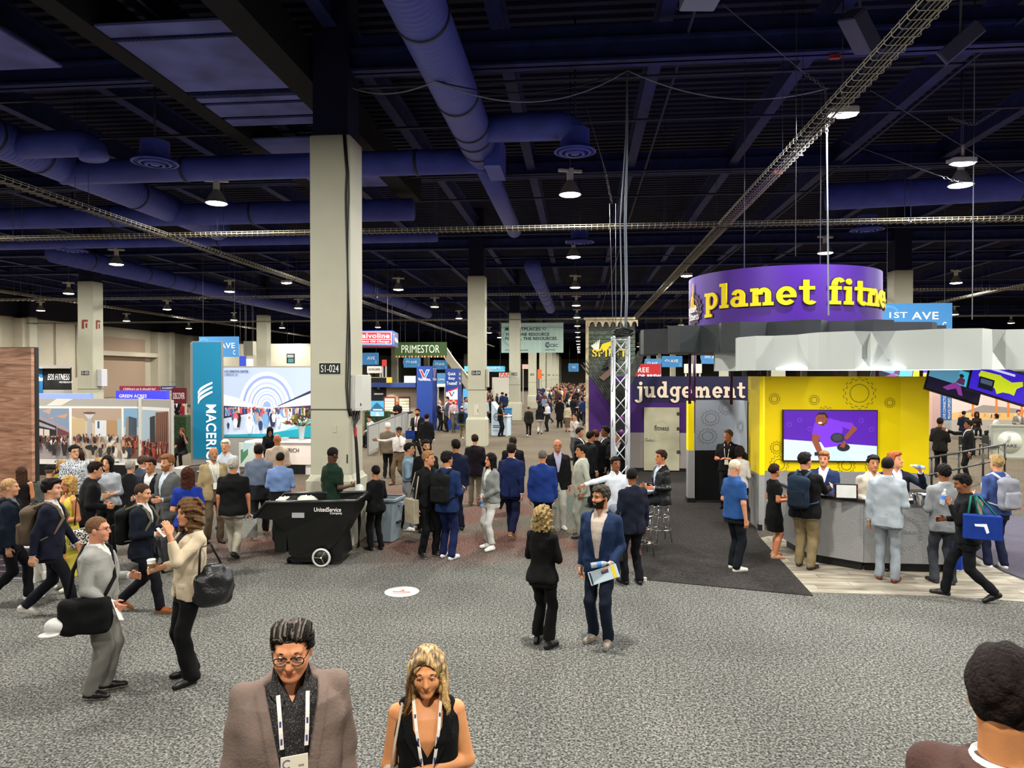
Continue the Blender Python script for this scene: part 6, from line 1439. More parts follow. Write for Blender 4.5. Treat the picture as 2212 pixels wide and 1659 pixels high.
def slab(pos, rot, size, m, name, label, cat, parts=()):
 e = empty(name, pos, 0, label, cat); e.rotation_euler = rot; w_, h_, t_ = size
 MB().cbox(-w_ / 2, w_ / 2, -h_ / 2, h_ / 2, -t_ / 2, t_ / 2, min(t_ * .3, .004)).build('cover', m, e)
 for (x0, x1, y0, y1, c) in parts: MB().box(x0 * w_, x1 * w_, y0 * h_, y1 * h_, t_ / 2, t_ / 2 + .0015).build('print', paint(c), e)
 return e
def cup(pos, label, col='#e9e6e0', lid='#f2f0ec'):
 e = empty('coffee_cup', pos, 0, label, 'cup'); MB().lathe([(0, -.055), (.029, -.055), (.04, .05), (0, .05)], 18).build('cup_body', paint(col), e)
 MB().lathe([(.042, .048), (.043, .058), (.036, .066), (.034, .062), (0, .062)], 18).build('lid', paint(lid), e); MB().lathe([(.0345, -.02), (.0385, .025)], 18).build('sleeve', paint('#8a6a4a'), e); return e
def bottle(pos, rot, label):
 e = empty('water_bottle', pos, 0, label, 'bottle'); e.rotation_euler = rot
 MB().lathe([(0, -.1), (.03, -.1), (.032, -.08), (.03, 0), (.032, .03), (.026, .06), (.012, .085), (.012, .1), (0, .1)], 16).build('bottle_body', mat('bottle_plastic', (.75, .82, .9), .15, trans=.6), e)
 MB().lathe([(.0325, -.03), (.0325, .02)], 16).build('bottle_label', paint('#3f78c8'), e); MB().lathe([(.014, .095), (.014, .115), (0, .115)], 12).build('bottle_cap', paint('#f0f0f0'), e); return e
# ------------------------------------------------------------------ fitness stand
PUR = mat('stand_purple', '#47148c', .45); PURD = mat('stand_purple_dark', '#3a1160', .5); NV = mat('stand_navy', '#17143c', .5); YEL = mat('stand_yellow', '#ecd200', .6, spec=.15); YEL2 = paint('#f4d800', .5)
DIA = mat('diamond_plate', '#8c8c8c', .42, bump=(28, .35), spec=.5)
LINE = paint('#4a4010'); LINEG = paint('#6c6c70')
# floor areas
def gpoly(name, pix, z, m, kind='structure', h=.012):
 P = [G(*q) for q in pix]; mb = MB(); mb.prism([(p.x, p.y) for p in P], h, 'z', z)
 o = mb.build(name, m); o['kind'] = kind; return o
gpoly('floor_stand_carpet', [(1384, 1252), (1757, 1288), (1640, 1160), (1610, 1090), (1700, 1035), (1700, 1018), (1366, 1020), (1392, 1100)], 0, carpet('charcoal_carpet', '#322f2d', 45, .6))
wood = [G(*q) for q in [(1757, 1288), (2330, 1306), (2166, 1237), (2090, 1195), (1900, 1150), (1640, 1160)]]
PL = [wood_mat('floor_plank_%d' % k, *c, sc=(1.2, 9, 1)) for k, c in enumerate((('#6c6356', '#979080', '#aca596'), ('#60574c', '#898070', '#a0988a'), ('#7a7264', '#9e9786', '#b0aa9c')))]
fw = empty('floor_stand_planks'); fw['kind'] = 'structure'
def xspan(P, y):
 xs = []
 for a, b in zip(P, P[1:] + P[:1]):
  if (a.y - y) * (b.y - y) < 0: xs.append(a.x + (b.x - a.x) * (y - a.y) / (b.y - a.y))
 return (min(xs), max(xs)) if len(xs) >= 2 else None
ys = np.arange(min(p.y for p in wood) + .001, max(p.y for p in wood), .19); k = 0
for y0 in ys:
 a, b = xspan(wood, y0 + .004), xspan(wood, y0 + .18)
 if not a or not b: continue
 x = -20.0 + (k * .53) % 1.4; k += 1
 while x < 12:
  u0, u1 = x + .004, x + 1.396; A0, A1 = max(u0, a[0]), min(u1, a[1]); B0, B1 = max(u0, b[0]), min(u1, b[1])
  if A1 > A0 + .02 and B1 > B0 + .02: MB().prism([(A0, y0 + .004), (A1, y0 + .004), (B1, y0 + .186), (B0, y0 + .186)], .012, 'z', 0).build('plank', PL[random.randrange(3)], fw)
  x += 1.4
gpoly('floor_side_carpet', [(2170, 1236), (2420, 1330), (2420, 1120), (2130, 1115), (2090, 1190)], 0, carpet('violet_carpet', '#565260', 70, .4))
# judgement wall
Yj = Yd(1450, 900, 22.9); x0, x1, z0, z1 = R4(1272, 813, 1640, 1022, Yj); e = empty('slogan_wall', (x0, Yj, 0), 0, 'purple stand wall with large cream slogan and frosted door', 'partition'); w_ = x1 - x0; WZ = z1
xm = YP(1366, 900, Yj).x - x0; zn = YP(1450, 870, Yj).z; zg = YP(1450, 935, Yj).z
MB().box(0, xm, 0, .12, zg, z1).build('purple_panel', PURD, e); MB().box(xm, w_, 0, .12, zn, z1).build('navy_band', NV, e); MB().box(xm, w_, 0, .12, zg, zn).build('purple_panel', PURD, e); MB().box(0, w_, 0, .13, 0.12, zg).build('grey_dado', paint('#8d8480'), e); MB().box(0, w_, -.02, .14, 0, .12).build('skirting', BLK, e)
xl = YP(1375, 850, Yj).x - x0; zl = YP(1490, 859, Yj).z; xr_ = YP(1612, 850, Yj).x - x0; tot = sum(SLAB[c][0] + .1 for c in 'judgement'); sx = (xr_ - xl) / tot
slab_word('judgement', lambda x, y, d: (xl + x, -.004 - d, zl + y), paint('#e2cdb8'), e, sx, .36, ext=.03, outline=paint('#0a0818'))
d0, d1 = YP(1391, 950, Yj).x - x0, YP(1467, 950, Yj).x - x0; dz_ = YP(1430, 880, Yj).z
D = empty('frosted_door', (x0 + d0, Yj - .05, 0), 0, 'frosted glass door with gym logo in the purple wall', 'door')
FG = mat('frosted_glass', '#aaa58c', .35, var=(1.5, .18), spec=.5); MB().box(0, d1 - d0, 0, .03, .05, dz_).build('glass_pane', FG, D)
for z in (.6, 1.35, dz_ - .25): MB().box(d1 - d0 - .08, d1 - d0 + .03, -.015, .045, z, z + .1).build('hinge', mat('hinge_steel', '#4a4640', .4, metal=.5), D)
MB().tube([(.05, -.03, 1.08), (.05, -.07, 1.08), (.30, -.07, 1.08)], .014, 8).build('handle', CH, D); gear((d1 - d0) / 2, 1.42, .24, lambda u, v, d: (u, -d, v), paint('#8a866e'), D, 12, .012, False); text('fitness', paint('#2a2820'), D, ((d1 - d0) / 2, -.004, 1.42), w=.46, h=.16, center=True, bold=.02)
# seasonal shop facade behind
Ys = Yd(1300, 760, 33); x0, x1, z0, z1 = R4(1266, 686, 1372, 815, Ys); e = empty('haunted_facade', (x0, Ys, 0), 0, 'weathered slat facade with scalloped trim and yellow letters', 'booth'); w_ = x1 - x0
MB().box(0, w_, .05, .2, 0, z1).build('facade_wall', paint('#2c302a'), e); nS = 22
for k in range(nS): MB().cbox(.12, w_, -.0, .05, .9 + k * (z1 - 1.5) / nS, .9 + (k + .88) * (z1 - 1.5) / nS, .008).build('slat', mat('slat_wood', '#4c5648', .8, var=(6, .5)), e)
MB().box(-.02, .12, -.06, .2, 0, z1 - .1).build('corner_trim', mat('aged_trim', '#a89a7c', .8, var=(4, .4)), e); MB().box(-.1, w_, -.12, .2, z1 - .1, z1).build('cornice', mat('aged_trim', '#a89a7c', .8, var=(4, .4)), e)
for k in range(7):
 c = .12 + (k + .5) * w_ / 7; r = w_ / 14; mb = MB(); P = [(c - r, z1 - .12), (c - r, z1 - .42)] + [(c - r * .75 * cos(t), z1 - .42 + .22 * sin(t)) for t in np.linspace(0, pi, 9)] + [(c + r, z1 - .42), (c + r, z1 - .12)]
 mb.prism(P, .05, 'y', -.08); mb.build('scallop', mat('aged_trim', '#a89a7c', .8, var=(4, .4)), e)
a = Art(1.3, 1.3); a.poly([(.30, .55), (.42, .80), (.7, .88), (.92, .85), (.9, .7), (.7, .72), (.55, .55)], '#d8c020'); a.poly([(.6, .62), (.8, .72), (.85, .55), (.7, .5)], '#8a9088')
for i in range(5): a.poly([(.22, .5), (.02 + .07 * i, .72 + .05 * i), (.06 + .07 * i, .78 + .05 * i), (.3, .55)], '#d8d8c8')
a.build('emblem_print', e, (YP(1280, 750, Ys).x - x0 - .1, -.07, YP(1300, 775, Ys).z - .35))
text('SPIRIT', paint('#d8b820', .5, emit=.2), e, (YP(1279, 770, Ys).x - x0, -.1, YP(1300, 771, Ys).z), w=1.6, h=.36, bold=.03, ext=.04)
# dark carved prop leaning behind the truss
pr = YP(1325, 815, Yj - 1.2); e = empty('carved_prop', (pr.x, Yj - 1.2, 0), 0, 'dark ribbed carved prop leaning behind the truss tower', 'prop'); PR = mat('prop_dark', '#2e302c', .6, var=(8, .6)); r = random.Random(4)
for k in range(9):
 x = -.75 + k * .05; MB().tube([(x + .75, 0, 2.1 + k * .02), (x + .2, -.05, 2.9 + k * .05), (x - .25 + k * .03, -.08, 3.45 + k * .06)], [.05, .04, .015], 6).build('rib', PR, e)
for k in range(8): MB().tube([(-.35 + k * .05, -.1, 3.3 + .09 * k), (-.1 + .03 * k, -.2, 3.45 + .08 * k), (.12, -.08, 3.25 + .09 * k)], .03, 6).build('ridge', PR, e)
mb = MB(); mb.prism([(.1, 2.6), (.75, 3.85), (.95, 4.0), (.9, 3.6), (.35, 2.4)], .06, 'y', .05); mb.build('blade', PR, e); mb = MB(); mb.box(-.1, .5, .0, .2, 0, 2.9); mb.build('support', BLK, e)
mb = MB(); mb.prism([(-.45, 3.05), (.1, 3.5), (.05, 3.25), (-.3, 2.95)], .04, 'y', -.15); mb.build('brown_plank', paint('#5c463c'), e)
# purple drum sign
CD = CAM + ray(1688, 640) * 15.0; CD.z = 0; RD = 1.9; uD = Vector((-CD.x, -CD.y, 0)).normalized(); rD = Vector((0, 0, 1)).cross(uD)
def drum(Rr):
 def f(s, z, d): a = s / Rr; q = uD * ((Rr + d) * cos(a)) + rD * ((Rr + d) * sin(a)); return (q.x, q.y, z)
 return f
ZD0, ZD1 = 4.08, 5.16
e = empty('drum_sign', CD, 0, 'purple round drum sign with yellow gym lettering', 'sign'); mb = MB(); n = 64; V = []
for i in range(n): q = uD * (RD * cos(2 * pi * i / n)) + rD * (RD * sin(2 * pi * i / n)); V += [(q.x, q.y, ZD0), (q.x, q.y, ZD1)]
mb.add(V, [(2 * i, 2 * ((i + 1) % n), 2 * ((i + 1) % n) + 1, 2 * i + 1) for i in range(n)], True); mb.add([v for v in V[1::2]], [tuple(range(n))], False); mb.add([v for v in V[0::2]], [tuple(range(n - 1, -1, -1))], False); mb.build('drum', PUR, e)
fD = drum(RD + .002); ph0 = -math.asin(146 / 195) * RD; tot = sum(SLAB[c][0] + .1 for c in 'planet'); sx = (math.asin(70 / 195) * RD - ph0) / tot * .97
slab_word('planet fitness', lambda x, y, d: fD(ph0 + x, 4.42 + y, d), YEL2, e, sx, .335, ext=.03, outline=paint('#2a0c50'))
g0 = -math.asin(.90) * RD; mb = MB(); P = [];
for i in range(16):
 for q, rr in ((0, .88), (.3, .88), (.36, 1), (.66, 1), (.72, .88)): t = 2 * pi * (i + q) / 16; P.append((g0 + .42 * rr * cos(t), 4.48 + .36 * rr * sin(t)))
cN = len(P); mb.add([fD(u, v, .015) for u, v in P] + [fD(g0, 4.48, .02)], [(i, (i + 1) % cN, cN) for i in range(cN)], False); mb.build('logo_gear', BLK, e)
mb = MB(); mb.add([fD(g0 + rr * cos(t), 4.48 + rr * .86 * sin(t), .022) for t in np.linspace(0, 2 * pi, 33)[:-1] for rr in (.27, .25)], [(2 * i, 2 * ((i + 1) % 32), 2 * ((i + 1) % 32) + 1, 2 * i + 1) for i in range(32)], False); mb.build('logo_ring', paint('#c83a90'), e)
mb = MB()
for P in ([(-.03, 4.72), (.05, 4.72), (.05, 5.02), (.0, 5.02)], [(-.12, 4.50), (-.02, 4.50), (-.02, 4.76), (-.12, 4.76)], [(.0, 4.46), (.08, 4.5), (.06, 4.74), (.0, 4.74)], [(.02, 4.44), (.2, 4.50), (.16, 4.56), (.02, 4.6)]): mb.add([fD(g0 + u, v, .028) for u, v in P], [(0, 1, 2, 3)], False)
mb.build('logo_thumb', paint('#e0a818'), e)
for w, u, v in (('planet', -.26, 4.42), ('fitness', -.22, 4.26)): slab_word(w, lambda x, y, d, u=u, v=v: fD(g0 + u + x, v + y, .03 + d * .1), paint('#eee8ee'), e, .078, .10, ext=.01, name='small_letter')
for t in (-.5, .5): q = rD * (t * 1.5); MB().cyl((q.x, q.y, ZD1), (q.x, q.y, 10.53), .01, n=5).build('hanging_wire', STEEL, e)
# black and white faceted crowns
def crown(name, C, pat, z0, z1, m, label, a0, a1, fold):
 e = empty(name, C, 0, label, 'canopy'); n = len(pat); r = random.Random(12)
 A = [a0 + (a1 - a0) * (i + .28 * sin(i * 2.4)) / (n - 1) for i in range(n)]
 for i in range(n - 1):
  def P(a, R, z): return (R * sin(a), -R * cos(a), z)
  Ra, Rb = pat[i], pat[i + 1]; a, b = A[i], A[i + 1]; t = .06
  if i not in fold:
   V = [P(a, Ra, z0), P(b, Rb, z0), P(b, Rb, z1), P(a, Ra, z1), P(a, Ra - t, z0), P(b, Rb - t, z0), P(b, Rb - t, z1), P(a, Ra - t, z1)]
   F = [(0, 1, 2, 3), (5, 4, 7, 6), (3, 2, 6, 7), (1, 0, 4, 5)]
  else:
   m_ = (a + b) / 2; q = P(m_, min(Ra, Rb) - .10, z0 + (z1 - z0) * .45)
   V = [P(a, Ra, z0), P(b, Rb, z0), P(b, Rb, z1), P(a, Ra, z1), P(a, Ra - t - .1, z0), P(b, Rb - t - .1, z0), P(b, Rb - t - .1, z1), P(a, Ra - t - .1, z1), q]
   F = [(0, 1, 8), (1, 2, 8), (2, 3, 8), (3, 0, 8), (5, 4, 7, 6), (3, 2, 6, 7), (1, 0, 4, 5)]
  MB().add(V, F, False).build('facet_panel', m, e)
 return e
patb = []
for k in range(9): patb += [2.98, 2.98, 2.62, 2.70]
e = crown('black_canopy', CD, patb, 3.55, 4.06, mat('crown_black', '#2b2f31', .5, var=(2, .2)), 'black faceted canopy ring under the purple drum', -1.9, 1.9, ())
MB().cyl((0, 0, 3.6), (0, 0, 3.64), 2.55, n=40).build('soffit', BLK, e)
CW = CAM + ray(1925, 760) * 12.9; CW.z = 0; patw = []
for k in range(8): patw += [3.10, 3.10, 2.86, 2.80, 3.0]
WC = mat('crown_white', '#b4b9b6', .6)
e = crown('white_canopy', CW, patw, 3.19, 3.76, WC, 'white faceted canopy ring above the stand counter', -1.75, 2.4, (2, 11, 12, 17, 22, 27)); e.rotation_euler = (0, 0, 0)
MB().cyl((0, 0, 3.30), (0, 0, 3.34), 2.75, n=48).build('soffit', mat('purple_lit_soffit', '#8878b8', .6), e)  # white underside; the purple light falling on it is put into its colour
CO = CAM + ray(1870, 800) * 11.9; L_ = MB().cyl((0, 0, 0), (0, 0, .03), 1.62, n=48); o = L_.build('light_disc', mat('canopy_glow', '#f6f6ff', .5, emit=2.2), e, (CO.x - CW.x, CO.y - CW.y, 3.20))
area('canopy_light', (CO.x, CO.y, 3.17), 2.6, 130, (1, .97, .92))
for px, py, dz in ((1490, 760, 16.5), (1500, 760, 17.6), (1580, 800, 16), (1640, 800, 14.6), (1725, 800, 15.2), (1805, 800, 15.2), (1855, 800, 15.2), (1895, 800, 15.2), (1990, 800, 14.8)):
 q = CAM + ray(px, py) * dz; zb_ = 2.45 if px < 1600 else 3.05; tag(MB().cyl((q.x, q.y, zb_), (q.x, q.y, 3.7), .035, n=10).build('canopy_post', mat('post_purple', '#43184e', .5)), 'slim purple canopy post, %s' % {1490: 'leftmost of the pair', 1500: 'second of the left pair', 1580: 'in front of the slogan', 1640: 'at the left end of the yellow wall', 1725: 'above the screen, left', 1805: 'above the screen, middle', 1855: 'above the screen, right', 1895: 'right of the screen', 1990: 'at the right end of the yellow wall'}[px], 'post')
# yellow wall with screen
Ye = 15.25; A_ = G(1640, 1146); XA = A_.x; xL = YP(1646, 900, Ye).x; xR = YP(1945, 900, Ye).x; pr_ = CAM + ray(2007, 900) * 14.3; WH = 3.09; ZG = 1.12
e = empty('yellow_wall', (0, 0, 0), 0, 'yellow stand wall printed with cog outlines behind the counter', 'partition')
def wallseg(x0, y0, x1, y1, th=.1):
 L = math.hypot(x1 - x0, y1 - y0); an = math.atan2(y1 - y0, x1 - x0); MB().box(0, L, 0, th, ZG, WH).build('yellow_panel', YEL, e, (x0, y0, 0), an); MB().box(0, L, -.01, th, .12, ZG).build('plate_dado', DIA, e, (x0, y0, 0), an); MB().box(0, L, -.02, th, 0, .12).build('skirting', BLK, e, (x0, y0, 0), an)
 return lambda u, v, d: (x0 + u * cos(an) + d * sin(an), y0 + u * sin(an) - d * cos(an), v)
m1 = wallseg(xL, Ye, xR, Ye); m2 = wallseg(xR, Ye, pr_.x, pr_.y); MB().box(XA - .0, XA + .10, A_.y, Ye + .1, ZG, WH).build('yellow_fin', YEL2, e); MB().box(XA, XA + .10, A_.y, Ye + .1, 0, ZG).build('fin_dado', DIA, e)
bk = CAM + ray(1616, 900) * 16.6; m3 = wallseg(bk.x, bk.y, XA, A_.y, .06)
for u, v, r in ((.25, 2.62, .12), (.75, 1.95, .32), (1.05, 2.60, .11), (1.28, 2.25, .22), (1.95, 2.85, .33), (2.55, 2.55, .11), (2.75, 2.15, .33), (.3, 1.6, .14), (.35, 1.25, .2), (1.7, 1.25, .18), (2.2, 1.22, .14), (2.65, 1.5, .15), (2.75, 1.25, .22)):
 if u + r < xR - xL: gear(u, min(v, WH - r - .02), r, m1, LINE, e)
L2 = math.hypot(pr_.x - xR, pr_.y - Ye)
for u, v, r in ((.35, 2.75, .2), (.3, 1.75, .27), (.75, 2.6, .2), (.8, 1.75, .12), (.75, 1.35, .2)):
 if u + r < L2: gear(u, v, r, m2, LINE, e)
for u, v, r in ((.3, 2.6, .2), (.8, 2.0, .22), (.5, 1.5, .2)): gear(u, v, r, m3, paint('#a88a10'), e)
x0, x1, z0, z1 = R4(1693, 887, 1894, 995, Ye - .09); e = empty('wall_screen', (x0, Ye - .10, z0), 0, 'large wall screen showing a man in a purple shirt', 'screen'); w_, h_ = x1 - x0, z1 - z0
MB().box(-.015, w_ + .015, .005, .09, -.015, h_ + .015).build('bezel', BLK, e); a = Art(w_, h_); E = .6
a.rect(0, 0, 1, 1, '#4a1496', E); a.poly([(0, 0), (1, 0), (1, .30), (0, .42)], '#b4c4e4', E)
for i in range(9): a.ring(.06 + .11 * i, .72 + .1 * sin(i * 2.1), .028, .05, .01, '#5e2cac', 0, 2 * pi, 12, E)
SKN = '#7a4028'
a.poly([(.42, .0), (.40, .28), (.62, .26), (.76, .0)], '#a8c0dc', E); a.poly([(.33, .76), (.48, .84), (.60, .80), (.63, .62), (.61, .30), (.44, .26), (.38, .42), (.30, .52)], '#6a2cc0', E); a.poly([(.31, .54), (.30, .40), (.36, .16), (.44, .14), (.41, .22), (.37, .42), (.40, .5)], SKN, E); a.poly([(.60, .79), (.72, .76), (.79, .64), (.68, .44), (.65, .46), (.71, .62), (.62, .68)], '#6a2cc0', E); a.poly([(.73, .72), (.79, .64), (.68, .42), (.64, .46), (.71, .62)], SKN, E)
a.disc(.405, .82, .12, SKN, .068, 16, E); a.poly([(.345, .88), (.37, .96), (.44, .97), (.475, .88), (.46, .84), (.44, .92), (.37, .92)], '#1c1210', E); a.disc(.39, .755, .02, '#f0e8e4', .022, 8, E); a.poly([(.36, .74), (.42, .70), (.46, .76), (.47, .84), (.45, .76), (.41, .72)], '#2c1a14', E)
for q in (.375, .415): a.disc(q, .85, .01, '#140c0a', .006, 6, E)
a.disc(.575, .46, .10, '#23232c', .075, 14, E); a.disc(.575, .47, .07, '#343440', .052, 14, E); a.disc(.64, .27, .08, '#1a1a20', .07, 14, E); a.poly([(.60, .28), (.64, .40), (.67, .38), (.65, .26)], SKN, E); a.rect(.33, .10, .40, .17, '#181820', E)
a.build('picture', e, (0, 0, 0))
# grey cog alcove at the left of the yellow wall
al = empty('cog_alcove', (0, 0, 0), 0, 'curved grey cog-print alcove with a black bench', 'partition'); P0 = CAM + ray(1502, 900) * 17.6; P1 = CAM + ray(1616, 900) * 16.5; n = 14; ZA = 2.50; pts = []
for i in range(n + 1):
 t = i / n; c = P0.lerp(P1, t); nrm = Vector((P1.y - P0.y, -(P1.x - P0.x), 0)).normalized(); pts.append(c - nrm * (.75 * sin(pi * t)))
def strip(name, z0, z1, m, off=0):
 mb = MB(); mb.add([(p.x, p.y - off, z) for p in pts for z in (z0, z1)], [(2 * i, 2 * i + 2, 2 * i + 3, 2 * i + 1) for i in range(n)], True); mb.add([(p.x, p.y + .08, z) for p in pts for z in (z0, z1)], [(2 * i + 1, 2 * i + 3, 2 * i + 2, 2 * i) for i in range(n)], True); return mb.build(name, m, al)
strip('grey_wall', 1.25, ZA, mat('alcove_grey', '#9aa0aa', .6)); strip('black_bench', 0, 1.25, BLK, .03)
def fa(u, v, d):
 t = min(max(u, 0), .9999) * n; i = int(t); q = pts[i].lerp(pts[i + 1], t - i); return (q.x, q.y - .012, v)
for u, v, r in ((.15, 2.05, .2), (.32, 2.3, .18), (.55, 1.85, .16), (.75, 2.25, .12), (.85, 1.9, .25), (.12, 1.6, .2)):
 gear(u * 2.0, v, r, lambda U, V, d: fa(U / 2.0, V, d), LINEG, al)
q = CAM + ray(1493, 900) * 17.3; MB().box(q.x - .07, q.x + .07, q.y, q.y + .3, 1.28, 2.48).build('yellow_post', YEL, al); MB().box(q.x - .07, q.x + .09, q.y, q.y + .3, .12, 1.28).build('plate_post', DIA, al); MB().box(q.x - .09, q.x + .11, q.y - .02, q.y + .3, 0, .12).build('post_foot', BLK, al)
# counter
cc = CAM + ray(1878, 1096) * 12.52; e = empty('stand_counter', (cc.x, cc.y, 0), YAW * 0, 'faceted grey metal stand counter with dark top', 'counter'); RC = 1.52; ang = [-1.75, -1.15, -.42, .42, 1.1, 1.75]; CZ = 1.10
V = [(RC * sin(a), -RC * cos(a)) for a in ang]; V[2] = (-.62, -1.38); V[3] = (.62, -1.38); V[1] = (-1.30, -.86); V[4] = (1.30, -.80); V[0] = (-1.42, .25); V[5] = (1.42, .25)
for i in range(5):
 (xa_, ya_), (xb_, yb_) = V[i], V[i + 1]; L = math.hypot(xb_ - xa_, yb_ - ya_); an = math.atan2(yb_ - ya_, xb_ - xa_); MB().box(.004, L - .004, 0, .05, .15, CZ).build('front_panel', DIA, e, (xa_, ya_, 0), an); MB().box(.05, L - .05, .06, .1, 0, .15).build('kick_plate', BLK, e, (xa_, ya_, 0), an)
 if i in (2, 3):
  gear(L * .5, .62, .27, lambda u, v, d, xa_=xa_, ya_=ya_, an=an: (xa_ + u * cos(an) + d * sin(an), ya_ + u * sin(an) - d * cos(an), v), paint('#7c7c7e'), e, 26, .015, False); text('planet fitness', paint('#98989a'), e, (xa_ + cos(an) * L * .32 + sin(an) * .004, ya_ + sin(an) * L * .32 - cos(an) * .004, .6), w=.4, h=.1, rot=(pi / 2, 0, an))
mb = MB(); n = len(V)
mb.add([(x * k, y * k - (1 - k) * .2, z) for k, z in ((1.03, CZ), (1.03, CZ + .05), (.66, CZ + .05), (.66, CZ)) for x, y in V], [(r * n + i, r * n + i + 1, (r + 1) % 4 * n + i + 1, (r + 1) % 4 * n + i) for r in range(4) for i in range(n - 1)] + [(0, n, 2 * n, 3 * n), (n - 1, 4 * n - 1, 3 * n - 1, 2 * n - 1)], False); mb.build('counter_top', mat('counter_top', '#26221f', .25), e)
TOPC = CZ + .05
def oncounter(px, py): p = G(px, py, TOPC); return Vector((p.x, p.y, TOPC))
q = oncounter(1828, 1078); e = empty('menu_frame', q, radians(-8), 'black table frame holding a plain white card', 'frame'); MB().cbox(-.17, .17, 0, .02, 0, .24, .004).build('frame', BLK, e); MB().box(-.145, .145, -.004, 0, .02, .22).build('card', paint('#dcdcd8'), e); MB().box(-.05, .05, .02, .12, 0, .012).build('foot', BLK, e)
q = oncounter(1848, 1078); e = empty('pen_cup', q, 0, 'black pen cup with red pens beside the frame', 'cup'); MB().lathe([(0, 0), (.035, 0), (.038, .09), (.032, .09), (.03, .01)], 14).build('cup', BLK, e)
for k in range(4): MB().cyl((.01 * cos(k * 2), .01 * sin(k * 2), .02), (.045 * cos(k * 1.7), .04 * sin(k * 1.7), .17), .006, n=6).build('pen', paint('#c82a2a'), e)
q = oncounter(1988, 1090); e = empty('steel_bucket', q, 0, 'shiny steel bucket on the counter', 'bucket'); MB().lathe([(0, 0), (.085, 0), (.12, .16), (.125, .165), (.115, .16), (.08, .01)], 24).build('bucket', CH, e); MB().tube([(-.12, 0, .15), (-.16, 0, .1), (-.1, 0, .05)], .006, 6).build('handle', CH, e)
q = oncounter(1968, 1080); slab(q + Vector((0, 0, .01)), (0, 0, .1), (.2, .12, .012), paint('#e4e2da'), 'flyer_stack', 'white flyers lying on the counter', 'flyers')
q = oncounter(1985, 1062); slab(q + Vector((0, 0, .012)), (0, 0, -.1), (.5, .28, .012), BLK, 'laptop_tray', 'black tray at the back of the counter', 'tray')
# hanging monitors under the canopy
def mon(px, py, dep, rz, ry, label, fn, s=1.0):
 c = CAM + ray(px, py) * dep; e = empty('hanging_monitor', c, 0, label, 'screen'); e.rotation_euler = (radians(-18), ry, rz); w_, h_ = .95 * s, .56 * s
 MB().cbox(-w_ / 2 - .02, w_ / 2 + .02, .0, .06, -h_ / 2 - .02, h_ / 2 + .02, .005).build('bezel', BLK, e); a = Art(w_, h_); fn(a); a.build('picture', e, (-w_ / 2, -.002, -h_ / 2)); MB().box(-.05, .05, .06, .1, 0, h_).build('mount', BLK, e); return e
def usmap(a):
 E = .7; a.rect(0, 0, 1, 1, '#3a22c0', E); a.poly([(.15, .72), (.5, .75), (.55, .70), (.72, .62), (.9, .75), (.92, .6), (.82, .45), (.8, .2), (.72, .22), (.6, .2), (.5, .08), (.45, .25), (.2, .35), (.12, .55)], '#c8d820', E); a.rect(.15, .12, .42, .52, '#141420', E); a.rect(.18, .3, .39, .46, '#4a5a70', E); a.rect(.3, .84, .75, .92, '#d8d8f0', E); a.rect(.1, .84, .24, .92, '#c8c8e8', E)
def yoga(a):
 E = .6; a.rect(0, 0, 1, 1, '#181428', E); a.rect(0, .45, 1, 1, '#5a98b0', E); a.rect(.55, .45, .8, 1, '#48c0d8', E); a.poly([(.3, .2), (.5, .5), (.62, .45), (.7, .1), (.62, .1), (.55, .3), (.4, .15)], '#8a3a90', E); a.disc(.6, .8, .07, '#2a1c18', .045, 10, E); a.poly([(.52, .5), (.58, .76), (.68, .7), (.68, .48)], '#5a3050', E)
mon(2158, 826, 12.9, radians(-6), .32, 'tilted purple monitor with a map of yellow states', usmap, 1.0); mon(2062, 826, 13.6, radians(-6), .32, 'tilted monitor showing a woman stretching', yoga); mon(1928, 806, 16.0, 0, .3, 'small tilted monitor at the left under the canopy', yoga, .9); mon(1975, 806, 16.2, 0, .3, 'small purple map monitor behind the yellow wall', usmap, .9)
# stand spotlights
for px, py, dz, tx, ty, tz in ((1760, 800, 13.2, xL + 1.6, Ye, 2.6), (1700, 800, 13.0, xL + .5, Ye, 1.5), (1940, 800, 13.0, xR - .2, Ye, 1.5), (1560, 780, 15.5, P1.x - 1.0, P1.y + .6, 2.0)):
 q = CAM + ray(px, py) * dz; spot('stand_spot', (q.x, q.y, 3.22 if px > 1600 else 3.5), (tx, ty, tz), SPOT_W * .55, 46, .25, r=.03)
s0 = Vector((2.5, 9.0, 6.9)); spot('stand_key', (3.4, 4.6, 7.0), (cc.x - .2, cc.y - 1.2, .5), SPOT_W * 3.2, 26, .6, (1, .96, .9), .06)
# ------------------------------------------------------------------ right background
Yr = Yd(2176, 950, 26.6); x0, x1, z0, z1 = R4(2143, 922, 2330, 990, Yr); e = empty('grey_barrier', (x0, Yr, 0), radians(-3), 'pale grey barrier with round tree emblem and RARE lettering', 'partition'); w_ = x1 - x0
MB().box(0, w_, 0, .08, .06, z1).build('barrier_panel', paint('#b9bdb0'), e); MB().box(-.05, w_, -.05, .14, z1, z1 + .07).build('top_rail', paint('#9a9c92'), e); MB().box(-.06, .02, -.04, .12, 0, z1).build('end_post', paint('#9a9c92'), e); MB().box(0, w_, -.03, .1, 0, .06).build('foot_rail', paint('#9a9c92'), e)
rc = YP(2180, 955, Yr).x - x0; MB().cyl((rc, -.006, z1 * .52), (rc, 0, z1 * .52), .43, n=36).build('emblem_disc', paint('#c9cdc0'), e); text('RARE', DK, e, (rc, -.01, z1 * .40), w=.5, h=.11, center=True)
for k in range(4): MB().tube([(rc - .06 + k * .03, -.008, z1 * .72), (rc - .06 + k * .03, -.008, z1 * .6), (rc - .14 + k * .03, -.008, z1 * .5)], .006, 4).build('emblem_line', paint('#8a8c84'), e)
